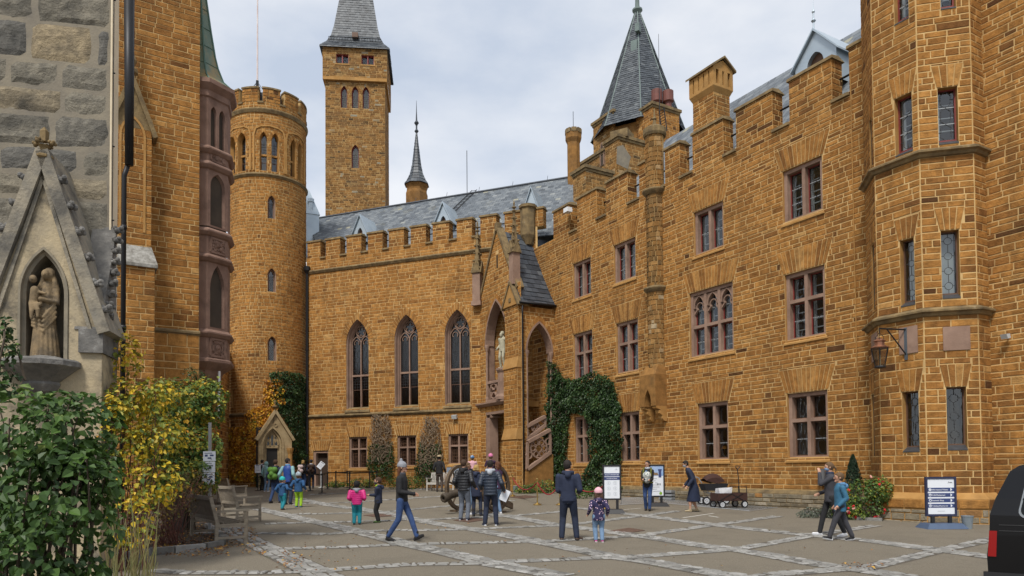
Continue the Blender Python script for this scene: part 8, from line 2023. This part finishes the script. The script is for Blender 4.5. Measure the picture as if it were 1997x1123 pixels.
def person(px,py,hy,face,label,top,legs,shoes,hair=None,hat=None,kid=0.,feet=((-.06,0,0),(.06,0,0)),hands=None,hem=.47,puff=False,hood=None,sleeves=None,longhair=0.,lean=0.,yaw=0.,nod=0.,slim=1.0,fem=False,face_on=False,mask=None,skirt=None,gloves=None,collar=None,vox=.014,base=None,H=None,group=None,calves=False,boot=.07,pony=False,boots=None):
 g=np.array(base)if base is not None else ground(px,py)
 if H is None:H=(py-hy)/FPX*g[1]
 fa=R(face);fwd,rt=np.array([math.sin(fa),math.cos(fa),0]),np.array([math.cos(fa),-math.sin(fa),0])
 t=thing('person',label,'person',g,group)
 W=lambda p:g+(rt*p[0]+fwd*p[1]+np.array([0,0,p[2]]))*H
 hd=1+.45*kid;hz=.53-.05*kid;kz=.285-.025*kid;sh=.815-.055*kid;sw=(.108 if not fem else.096)*slim+.012*kid;hh=.066*hd;hc=1-hh*1.1
 nk=sh+.02;fat=1+.22*kid
 rad=lambda r:r*H*fat
 def cap(mb,a,b,r0,r1,n=10):
  mb.tube([W(a),W(b)],[rad(r0),rad(r1)],n);mb.ball(W(a),rad(r0)*.995,10,7);mb.ball(W(b),rad(r1)*.995,10,7)
 ly=lambda z:lean*max(0,z-hz)**1.2*2.2
 def loft(mb,rings,n=16):
  vs_=[];fs=[]
  for(x,y,z,rx,ry)in rings:
   for k in range(n):a=2*PI*k/n;vs_.append(W((x+rx*fat*math.cos(a),y+ly(z)+ry*fat*math.sin(a),z)))
  for i in range(len(rings)-1):
   for k in range(n):k2=(k+1)%n;fs.append((i*n+k,i*n+k2,(i+1)*n+k2,(i+1)*n+k))
  fs.append(tuple(range(n-1,-1,-1)));q=(len(rings)-1)*n;fs.append(tuple(range(q,q+n)));mb.faces(vs_,fs)
  # joints
 hipw=.048*(1.08 if fem else 1)*fat
 L=[]
 for i,f in enumerate(feet):
  sx=-1 if i==0 else 1;hip=Vector((sx*hipw,0,hz));ank=Vector((f[0],f[1],.045+f[2]));kn,an=ik(hip,ank,hz-kz+.004,kz-.035,(sx*.05,1,0));L.append((hip,kn,an,f))
 A=[];l1,l2=.165-.012*kid,.15-.012*kid
 hands=hands or((-.135,.03,-.30),(.135,.03,-.30))
 for i,h in enumerate(hands):
  sx=-1 if i==0 else 1;S=Vector((sx*sw*.97*fat,ly(sh),sh-.026));tg=Vector((h[0],ly(sh)*.7+h[1],sh+h[2]));el,ha=ik(S,tg,l1,l2,(sx*.18,-1,-.2)if h[2]<-.1 else(sx*.5,-.2,-1));A.append((S,el,ha))
 cy,sy=math.cos(R(yaw)),math.sin(R(yaw));hcen=np.array([0,ly(hc)+.012,hc])
 def Hd(x,y,z):  # head space: x right, y forward, z up, units of head half-height
  zz,yy=z*math.cos(R(nod))-y*math.sin(R(nod)),y*math.cos(R(nod))+z*math.sin(R(nod));return hcen+np.array([x*cy+yy*sy,-x*sy+yy*cy,zz])*hh
 def hball(mb,x,y,z,r,s=(1,1,1)):
  M_=Matrix([[rt[0]*cy-fwd[0]*sy,fwd[0]*cy+rt[0]*sy,0],[rt[1]*cy-fwd[1]*sy,fwd[1]*cy+rt[1]*sy,0],[0,0,1]]);mb.ball(W(Hd(x,y,z)),r*hh*H,12,9,sc_=s,M=M_)
  # body
 mb=MB();loft(mb,[(0,0,hz-.03,.058,.042),(0,0,hz+.05,.060,.042),(0,0,.66,.058,.042),(0,0,sh-.07,.072,.048),(0,0,sh-.02,.066,.038),(0,.0,nk+.005,.034,.034)])
 mb.tube([W((0,ly(sh),nk-.03)),W(Hd(0,-.15,-.5))],[rad(.032),rad(.030)],10)
 hball(mb,0,0,.12,.80,(.88,1.02,1.06));hball(mb,0,.18,-.42,.52,(.92,.9,.95));hball(mb,0,.88,-.12,.13,(.8,1,1.5));hball(mb,0,.62,-.68,.22);
 for sx in(-1,1):hball(mb,sx*.74,-.05,-.05,.17,(.5,.9,1.3))
 for hip,kn,an,f in L:
  cap(mb,hip,kn,.038,.028);cap(mb,kn,an,.028,.022)
  if calves:cap(mb,kn*.75+an*.25,kn*.4+an*.6,.040,.031)
 for i,(S,el,ha)in enumerate(A):
  cap(mb,S,el,.026,.021);cap(mb,el,ha,.020,.016);d=(ha-el).normalized();sx=-1 if i==0 else 1;side=d.cross(Vector((0,1,.3))).normalized();up=side.cross(d).normalized()
  palm=ha+d*.028;cap(mb,ha+d*.008,palm+d*.008,.017,.019)
  for k in range(4):
   o=up*((k-1.5)*.0095);ln=(.036,.042,.040,.031)[k];m1=palm+d*.022+o;m2=m1+d*ln*.55+side*.004*sx;m3=m2+d*ln*.35+side*.012*sx;mb.tube([W(palm+o*.8),W(m1),W(m2),W(m3)],[rad(.0062),rad(.006),rad(.0055),rad(.0048)],6)
  th_=ha+d*.012+up*-.016;mb.tube([W(ha+d*.008),W(th_+up*-.006+d*.01),W(th_+up*-.010+d*.034)],[rad(.0075),rad(.0068),rad(.0055)],6)
 remeshed('body',mb,SKIN,t,.0085 if g[1]<20 else.011,1)
 if face_on:
  for sx in(-1,1):
   mb=MB();hball(mb,sx*.30,.80,.06,.085,(1.2,.6,.8));part('eye',mb,M_EYE,t);mb=MB();mb.tube([W(Hd(sx*.16,.90,.24)),W(Hd(sx*.45,.78,.22))],.035*hh*H,5);part('eyebrow',mb,HAIR[hair]if hair else M_EYE,t)
  if not mask:mb=MB();mb.tube([W(Hd(-.2,.74,-.46)),W(Hd(0,.80,-.48)),W(Hd(.2,.74,-.46))],.05*hh*H,6);part('mouth',mb,M_LIP,t)
 if mask:mb=MB();hball(mb,0,.30,-.38,.58,(.95,1.05,.78));part('face_mask',mb,mask,t,smooth=True)
 # trousers
 if legs:
  mb=MB();loft(mb,[(0,0,hz-.07,.082,.060),(0,0,hz-.02,.086,.064),(0,0,hz+.06,.078,.058)])
  for hip,kn,an,f in L:cap(mb,hip+Vector((0,0,-.01)),kn,.056*slim,.040*slim);cap(mb,kn,an+Vector((0,0,.005)),.040*slim,.033*slim)
  remeshed('trousers',mb,legs,t,vox)
 if skirt:
  m_,z0=skirt;mb=MB();loft(mb,[(0,.01,z0,.13,.135),(0,.01,z0+.02,.13,.135),(0,0,hz-.05,.105,.09),(0,0,hz+.08,.08,.06)],22);remeshed('skirt',mb,m_,t,vox)
  # coat or jacket
 mb=MB();bw_=.092 if fem else.098;rings=[(0,0,hem,bw_+.002,.072),(0,0,hem+.02,bw_+.006,.075),(0,0,.60,.086 if fem else.092,.070),(0,.0,.68,.092,.073),(0,0,sh-.05,.102,.072),(0,0,sh-.005,.095,.058),(0,0,sh+.018,.06,.05),(0,0,nk+.025,.042,.042)]
 if puff:
  r2=[];zs=np.arange(hem,sh-.01,.0115)
  for k,z in enumerate(zs):
   q=(z-hem)/(sh-hem);rx=.098+.006*math.sin(PI*q);ry=.076;e=(0,.006,.006,0)[k%4];r2.append((0,0,z,rx+e,ry+e))
  rings=r2+rings[-3:]
 loft(mb,rings,20)
 sl=mb if not sleeves else MB()
 for S,el,ha in A:
  if puff:
   for a,b,r0,r1 in((S,el,.042,.038),(el,ha,.038,.030)):
    pts=[];rs=[];n=9
    for k in range(n+1):q=k/n;pts.append(W(a+(b-a)*q));rs.append(rad(r0+(r1-r0)*q+(.004 if k%2 else-.002)))
    sl.tube(pts,rs,10);sl.ball(W(a),rs[0],10,7);sl.ball(W(b),rs[-1],10,7)
  else:cap(sl,S,el,.039*slim,.034*slim);cap(sl,el,ha,.034*slim,.026*slim)
 if sleeves:remeshed('sleeves',sl,sleeves,t,vox)
 remeshed('jacket',mb,top,t,vox)
 if hood:
  mb=MB();
  if hood=='up':hball(mb,0,-.12,.05,1.06,(.95,.95,1.08));mb.ball(W((0,ly(sh)-.01,nk+.01)),rad(.06),10,7);remeshed('hood',mb,top,t,vox)
  else:
   for k in range(7):a=PI*(1.0+k/6);mb.ball(W((math.cos(a)*.055*fat,ly(sh)+math.sin(a)*.05*fat-.005,nk+.005)),rad(.028),8,6)
   mb.ball(W((0,ly(sh)-.075*fat,nk-.025)),rad(.042),8,6);remeshed('hood',mb,hood,t,vox)
 if collar:mb=MB();mb.lathe(W((0,ly(sh),nk-.012)),[(rad(.05),0),(rad(.056),.02*H),(rad(.047),.045*H)],12);part('collar',mb,collar,t,smooth=True)
 for i,(hip,kn,an,f)in enumerate(L):
  mb=MB();pitch=f[3]if len(f)>3 else 0;yo=(f[4]if len(f)>4 else 0);hl=np.array([an[0],an[1]-.018,max(.016,an[2]-.028)]);d=np.array([math.sin(R(yo)),math.cos(R(yo))*math.cos(R(pitch)),math.sin(R(pitch))]);toe=hl+d*.105
  m_=hl+d*.05+np.array([0,0,.004]);mb.tube([W(hl),W(m_),W(toe)],[rad(.021),rad(.022),rad(.017)],10);mb.ball(W(hl),rad(.021),10,7);mb.ball(W(toe),rad(.017),10,7);cap(mb,an+Vector((0,0,boot-.07)),Vector(hl)+Vector((0,.01,.005)),.027,.022)
  remeshed('shoe',mb,(boots or shoes)if boots else shoes,t,.009,1)
  sm=MB();s0,s1=W(hl-d*.02-np.array([0,0,.012])),W(toe+d*.012-np.array([0,0,.010]));sm.tube([s0,(s0+s1)/2,s1],[rad(.017),rad(.019),rad(.013)],8);
  part('sole',sm,C['wshoe']if shoes in(C['wshoe'],C['navy'],C['pshoe'],C['black'])else C['shoe'],t)
 if gloves:
  for S,el,ha in A:mb=MB();d=(ha-el).normalized();mb.ball(W(ha+d*.03),rad(.026),8,6);part('glove',mb,gloves,t,smooth=True)
 if hair:
  mb=MB();hball(mb,0,-.16,.22,.90,(.90,.98,1.0));hball(mb,0,-.42,-.1,.62,(1.05,.8,1.0));hball(mb,0,.32,.62,.46,(1.25,.8,.6))
  if longhair:
   for x in(-.5,-.18,.18,.5):mb.tube([W(Hd(x,-.35,.2)),W(Hd(x*1.25,-.55,-.6)),W(Hd(x*1.3,-.62,-.6-longhair))],[.36*hh*H,.36*hh*H,.2*hh*H],8)
  if pony:mb.ball(W(Hd(0,-1.0,.05)),.24*hh*H,8,6);mb.tube([W(Hd(0,-1.05,.1)),W(Hd(0,-1.4,-.3)),W(Hd(0,-1.35,-1.0))],[.2*hh*H,.22*hh*H,.08*hh*H],8)
  remeshed('hair',mb,HAIR[hair],t,.011)
 if hat:
  hm,kind=hat;mb=MB()
  if kind=='brim':mb.lathe(W(Hd(0,0,.55)),[(hh*H*1.35,0),(hh*H*1.4,.01),(hh*H*.9,.02),(hh*H*.85,hh*H*.6),(hh*H*.5,hh*H*.72)],16);part('hat',mb,hm,t)
  elif kind=='cap':hball(mb,0,-.05,.42,.92,(.92,1,.8));mb.tube([W(Hd(0,.7,.4)),W(Hd(0,1.35,.32))],[.5*hh*H,.4*hh*H],8);remeshed('hat',mb,hm,t,.012)
  else:
   hball(mb,0,-.14,.44,.96,(.93,1.0,.86));hball(mb,0,-.1,.16,.97,(.94,1.0,.25));hball(mb,0,-.28,.95,.5,(1,1,.8))
   if kind=='pom':hball(mb,0,-.3,1.5,.3)
   remeshed('hat',mb,hm,t,.010)
 t_info=dict(W=W,A=A,sh=sh,H=H,t=t,fwd=fwd,rt=rt,hz=hz)
 return t_info
def pack(i,m,label,w=.15,h=.26,strap=None):
 W,sh=i['W'],i['sh'];c=W((0,-.125,sh-.12));t=thing('backpack',label,'backpack',c);mb=MB();H=i['H']
 for x in(-.05,.05):
  for z in(-.09,.06):mb.ball(W((x,-.115,sh-.115+z)),.075*H,10,7)
 mb.ball(W((0,-.155,sh-.15)),.062*H,10,7);remeshed('pouch',mb,m,t,.014)
 for x in(-.07,.07):mb=MB();mb.tube([W((x,-.07,sh+.005)),W((x,.0,sh+.03)),W((x*.9,.075,sh-.03)),W((x*.95,.08,sh-.16)),W((x*1.1,-.02,sh-.22))],.012*H,6);part('strap',mb,strap or C['black'],t)
 # far queue at the tower doorway
person(519,959,900,20,'person in pale teal hooded top and light jeans queueing at the tower doorway',C['pteal'],C['lden'],C['wshoe'],hood='up',kid=.2)
i=person(511,956,896,30,'dark haired person in grey top with a backpack at the very front of the queue',C['lgrey'],C['black'],C['shoe'],hair='dark');pack(i,C['charcoal'],'small dark grey backpack on the dark haired person at the doorway')
i=person(537,981,896,14,'man in navy jacket and jeans carrying a green backpack',C['navy'],C['denim'],C['shoe'],hair='brown',feet=((-.07,-.10,.01),(.05,.10,0)),hands=((-.17,-.06,-.29),(.15,.05,-.29)),hood=None);pack(i,C['green'],'bright green backpack on the man in the navy jacket')
person(561,984,893,12,'broad man in royal blue vest with pale teal sleeves',C['vest'],C['navy'],C['shoe'],hair='dark',sleeves=C['pteal'],hem=.48,collar=C['jlight'],slim=1.08,yaw=35,hands=((-.19,.02,-.29),(.19,.02,-.29)))
person(551,994,930,25,'small child in turquoise knitted hat, blue jacket and teal trousers',C['blue'],C['teal'],C['bshoe'],hair='lbrown',hat=(C['tealhat'],'beanie'),kid=1,hem=.42,hood=C['blue'],yaw=50,hands=((-.17,.0,-.24),(.30,.06,-.16)),feet=((-.07,.05,0),(.05,-.07,.01)),slim=1.1)
person(582,989,921,4,'child in pale patterned hat, blue jacket and lime green trousers',C['blue'],C['lime'],C['blshoe'],hat=(C['greyhat'],'beanie'),hair='lbrown',kid=.9,hem=.44,hood=C['blue'],hands=((-.2,.05,-.22),(.22,-.02,-.25)),feet=((-.06,0,0),(.07,0,0)))
i=person(591,952,897,35,'blond woman in black jacket with a pink floral backpack',C['black'],C['denim'],C['shoe'],hair='blond',fem=True,longhair=.3);pack(i,C['floralp'],'pale pink floral backpack on the blond woman')
i=person(607,953,896,350,'person in navy cap and jacket with a brown backpack by the hall door',C['navy'],C['dden'],C['shoe'],hair='dark',hat=(C['navy'],'cap'),collar=C['white']);pack(i,C['brpack'],'dark brown backpack on the person in the navy cap')
# the two children
person(696,1023,937,352,'girl in bright pink quilted jacket and turquoise trousers seen from behind',C['pink'],C['teal'],C['shoe'],hair='black',kid=.75,hem=.45,puff=True,hood=C['grey'],gloves=C['black'],hands=((-.16,.08,-.21),(.16,.08,-.21)),slim=1.1,nod=-12)
person(738,1019,930,268,'boy in navy jacket and black trousers with green shoes',C['navy'],C['black'],C['gshoe'],hair='brown',kid=.75,hem=.42,hood=C['navy'],mask=C['charcoal'],hands=((-.05,.17,-.17),(.06,.18,-.17)),face_on=True,collar=C['lime'])
# woman striding past
person(784,1056,901,97,'young woman in grey beanie, black bomber jacket and blue jeans striding to the right',C['black'],C['denim'],C['shoe'],hair='auburn',hat=(C['grey'],'pom'),fem=True,longhair=1.2,feet=((-.03,.185,.012,22),(.03,-.165,.028,-18)),hands=((-.06,.12,-.22),(.09,.15,-.21)),hem=.50,gloves=C['black'],boots=C['black'],boot=.115,slim=.95,face_on=True,collar=C['charcoal'])
# man with the hat by the bench
person(857,959,888,4,'man in straw hat, black jumper and brown trousers before the pale bench',C['black'],C['brown'],C['shoe'],hair='dark',hat=(C['straw'],'brim'),hem=.50,feet=((-.07,.03,0),(.07,-.03,0)),hands=((-.15,.10,-.24),(.16,.05,-.27)))
# the group at the cannon
person(905,1015,896,16,'man in black quilted jacket and grey jeans beside the left cannon wheel',C['blackp'],C['gden'],C['navy'],hair='brown',puff=True,hem=.48,hood=C['black'],yaw=10,hands=((-.14,.06,-.27),(.17,.06,-.26)),slim=1.06)
person(929,1007,906,8,'blond woman in long navy parka and black boots between the two men',C['navy'],C['dden'],C['shoe'],hair='blond',fem=True,hem=.38,hood=C['navy'],longhair=.15,boots=C['shoe'],boot=.16,hands=((-.12,.12,-.22),(.12,.12,-.22)),feet=((-.06,.02,0),(.09,-.02,0,0,15)))
i=person(957,1025,897,3,'man in navy quilted jacket with pale hood holding white papers',C['navyp'],C['dden'],C['navy'],hair='dark',puff=True,hem=.46,hood=C['lgrey'],hands=((-.15,.08,-.25),(.20,.05,-.275)),feet=((-.085,.0,0,0,-25),(.085,0,0,0,10)),slim=1.1,yaw=8)
ha=i['A'][1][2];c=i['W'](ha+Vector((.01,.03,-.06)));mb=MB();M_=Matrix.Rotation(R(25),3,'Y');mb.box(c+np.array([0,0,-.04]),(.21,.012,.30),M=M_);solo('papers',mb,M_PAPER,'white papers in the right hand of the man in the navy quilted jacket','papers',c)
i=person(972,1002,900,305,'woman with long auburn hair in plum jacket behind the man in navy',C['plum'],C['lden'],C['wshoe'],hair='auburn',fem=True,longhair=1.0,hands=((-.02,.17,-.12),(.08,.17,-.13)))
q=at(957,935,ground(972,1002)[1]-.02);person(957,0,0,330,'small child in pink hat carried on an arm behind the man in navy',C['plum'],C['navy'],C['pshoe'],hat=(C['pinkhat'],'beanie'),kid=1,base=q+np.array([0,.05,-.12]),H=.92,feet=((-.05,.12,.14),(.05,.12,.14)),hands=((-.1,.15,-.1),(.1,.15,-.1)),hair='lbrown')
i=person(912,1004,901,80,'fair woman in pale blue jeans half hidden behind the man in black quilted jacket',C['plum'],C['lden'],C['wshoe'],hair='lbrown',fem=True,hands=((-.02,.17,-.12),(.08,.17,-.13)))
q=at(921,935,ground(912,1004)[1]);person(921,0,0,350,'toddler in blue patterned hat carried behind the blond woman',C['palepink'],C['navy'],C['shoe'],hat=(C['bhat'],'beanie'),kid=1,base=q+np.array([0,.1,-.05]),H=.78,feet=((-.05,.12,.14),(.05,.12,.14)),hands=((-.1,.15,-.1),(.1,.15,-.1)),hair='lbrown')
# man and girl in the middle
person(1109,1054,897,6,'man in shiny navy hooded jacket and dark jeans seen from behind',C['navy'],C['dden'],C['bshoe'],hair='dark',hem=.48,hood=C['navy'],yaw=30,hands=((-.10,.14,-.22),(.13,.12,-.22)),feet=((-.085,.0,0,0,-8),(.10,.02,0,0,35)),slim=1.1)
person(1168,1057,952,355,'little girl in pale pink hat and dotted navy jacket with pink shoes',C['dots'],C['lden'],C['pshoe'],hair='brown',hat=(C['palepink'],'beanie'),kid=.85,hem=.40,longhair=.7,hood=C['dots'],hands=((-.19,.02,-.24),(.17,.02,-.25)),feet=((-.05,.03,0),(.06,-.02,0)),fem=True)
# mother with the baby
i=person(1264,996,898,198,'smiling dark haired woman in open black jacket and jeans carrying a baby',C['black'],C['denim'],C['shoe'],hair='dark',fem=True,yaw=25,hands=((-.06,.17,-.20),(.07,.17,-.19)),feet=((-.04,.08,0,8),(.05,-.05,0)),hem=.46,collar=C['lgrey'],face_on=True,slim=.98)
W=i['W'];c=W((0,.12,.68));t=thing('baby_carrier','floral baby carrier with olive straps on the chest of the woman in black','baby carrier',c);mb=MB();mb.ball(W((0,.115,.70)),.085*i['H'],10,8,sc_=(1,1,1));mb.ball(W((0,.115,.62)),.075*i['H'],10,8);remeshed('pouch',mb,C['floral'],t,.012)
for x in(-.075,.075):mb=MB();mb.tube([W((x,.09,.68)),W((x,.07,.78)),W((x,.02,.85)),W((x*.8,-.07,.80))],.016*i['H'],6);part('strap',mb,C['olive'],t)
mb=MB();mb.lathe(W((0,.0,.55)),[(.165*i['H']*.66,0),(.165*i['H']*.68,.05)],16,cap=False);part('waist_belt',mb,C['olive'],t)
person(1260,0,0,200,'baby in blue patterned hat sitting in the floral carrier',C['floral'],C['navy'],C['shoe'],hat=(C['bhat'],'beanie'),kid=1,base=W((.01,.12,.52)),H=.46,feet=((-.12,.1,.18),(.12,.1,.18)),hands=((-.14,.02,-.1),(.14,.02,-.1)))
# stooping woman
person(1354,998,898,272,'stooping elderly woman in long dark coat and blue skirt with beige shoes',C['navy'],None,C['beige'],hair='dark',fem=True,hem=.36,lean=.20,nod=18,skirt=(C['skirt'],.20),calves=True,mask=C['lgrey'],hands=((-.13,.07,-.30),(.14,.07,-.29)),feet=((-.05,.09,0),(.05,-.06,.005)),slim=1.1,face_on=True)
# masked girl and boy walking left at the right
person(1621,1046,901,276,'tall girl with mask and ponytail in dark jacket walking to the left',C['charcoal'],C['black'],C['wshoe'],hair='lbrown',fem=True,pony=True,mask=C['lden'],hem=.46,feet=((-.03,-.16,.015,-15),(.03,.14,0,8)),hands=((.02,.13,.03),(.10,.10,-.24)),face_on=True,collar=C['navy'],slim=.95)
person(1640,1054,921,276,'boy in sky blue hooded jacket and grey jeans walking to the left',C['jblue'],C['charcoal'],C['black'],hair='lbrown',kid=.3,hem=.42,hood=C['jlight'],feet=((-.03,.17,.005,10),(.03,-.17,.012,-12)),hands=((-.13,.06,-.28),(.13,.02,-.28)),face_on=True)
i=None
# ------------------------------------------------------------------ statues
M_ST1=mat('brown stained statue stone',(.27,.19,.10),(.12,.09,.055),scale=6,rough=.9,bump=.35,dirt=((.05,.045,.04),3,.5,.7,.7));M_ST2=mat('grey green statue bronze',(.46,.43,.31),(.30,.28,.20),scale=6,rough=.7,bump=.2)
b=NP.pos(cN,oN.z0+.02,-.14);z1=zN(517);Hs=z1-b[2]
t=thing('statue','stone statue of a robed mother holding her child in the pointed niche','statue',b);mb=MB();S=lambda x,y,z:b+(NP.u*x-NP.n*-y+np.array([0,0,z]))*Hs
def SB(x,y,z,r,sc=(1,1,1)):mb.ball(S(x*.82,y,z),r*Hs,12,9,sc_=sc)
def ST(pts,rs):
 pts=[(p[0]*.82,p[1],p[2])for p in pts];rs=[r*.85 for r in rs];mb.tube([S(*p)for p in pts],[r*Hs for r in rs],10);mb.ball(S(*pts[0]),rs[0]*Hs,8,6);mb.ball(S(*pts[-1]),rs[-1]*Hs,8,6)
ST([(0,0,.0),(0,0,.25),(-.01,.01,.5),(.01,0,.7)],[.15,.125,.115,.10]);ST([(.01,0,.68),(.02,.01,.80)],[.10,.06]);SB(.01,.05,.915,.046,(.85,1,1.2));SB(.01,.095,.905,.012,(.7,1,1.6));SB(.03,.0,.925,.068,(.95,.9,1.15));ST([(.07,0,.93),(.10,.01,.84),(.12,0,.76)],[.03,.035,.04]);ST([(-.03,.0,.93),(-.05,.0,.84),(-.08,0,.77)],[.028,.03,.036])
for k in range(9):a=-1.3+k*.34;ST([(math.sin(a)*.10,.07*math.cos(a)+.02,.55-.02*k),(math.sin(a)*.125,.10*math.cos(a)+.01,.3),(math.sin(a)*.155,.12*math.cos(a),.01)],[.014,.020,.026])
for k in range(4):ST([(.13,.05,.62-.05*k),(.02,.12,.45-.05*k),(-.13,.07,.46-.03*k)],[.018,.024,.016])
ST([(.11,0,.76),(.14,.04,.62),(-.01,.13,.64)],[.045,.04,.028]);ST([(-.09,0,.74),(-.13,.06,.60),(-.02,.13,.58)],[.045,.04,.028])
ST([(-.10,.09,.62),(-.09,.10,.74)],[.055,.048]);SB(-.11,.10,.85,.040,(.9,1,1.12));SB(-.11,.135,.845,.010);ST([(-.09,.11,.60),(-.03,.15,.52),(-.03,.15,.45)],[.034,.026,.018]);ST([(-.12,.11,.60),(-.10,.15,.50),(-.10,.15,.43)],[.034,.026,.018]);ST([(-.05,.10,.72),(.04,.12,.70)],[.022,.016])
remeshed('figure',mb,M_ST1,t,.011,1);mb=MB();mb.lathe(b-[0,0,.02],[(.19*Hs,0),(.18*Hs,.05*Hs),(.13*Hs,.07*Hs)],14);part('plinth',mb,M_GR,t)
base=PO.pos(s_st,zst,-.05);i=person(0,0,0,217,'x',C['grey'],C['grey'],C['grey'],base=base,H=PO.at(979,645)[1]-zst,hem=.44,hands=((-.16,.1,-.10),(.13,.05,-.27)),hair='lbrown',vox=.016,collar=C['grey'])
st=i['t'];st.name='statue';ROOT['statue.001']=ROOT[st.name]if st.name in ROOT else base;ROOT[st.name]=base
st['label']='bearded soldier statue on a mauve pedestal in the upper porch opening';st['category']='statue'
mb=MB();W=i['W'];mb.ball(W((0,.06,.885)),.045*i['H'],8,6,sc_=(1,1,1.5));part('beard',mb,M_ST2,st)
STAT=st
# ------------------------------------------------------------------ evaluate the pending meshes once
bpy.context.view_layer.update()
dg=bpy.context.evaluated_depsgraph_get();made=[]
for o,parent,name,mt,org in PEND:
 me=bpy.data.meshes.new_from_object(o.evaluated_get(dg));made.append((o,me,parent,name,mt,org,o.matrix_world.copy()))
for o,me,parent,name,mt,org,mw in made:
 if not org:me.transform(mw);me.transform(Matrix.Translation(-Vector(ROOT[parent.name])))
 me.materials.clear();me.materials.append(M_ST2 if parent==STAT else mt);d=o.data
 bpy.data.objects.remove(o);bpy.data.meshes.remove(d)if isinstance(d,bpy.types.Mesh)else bpy.data.curves.remove(d)
 n=bpy.data.objects.new(name,me);COL.objects.link(n);n.parent=parent
for ch in STAT.children:
 for k in range(len(ch.data.materials)):ch.data.materials[k]=M_ST2
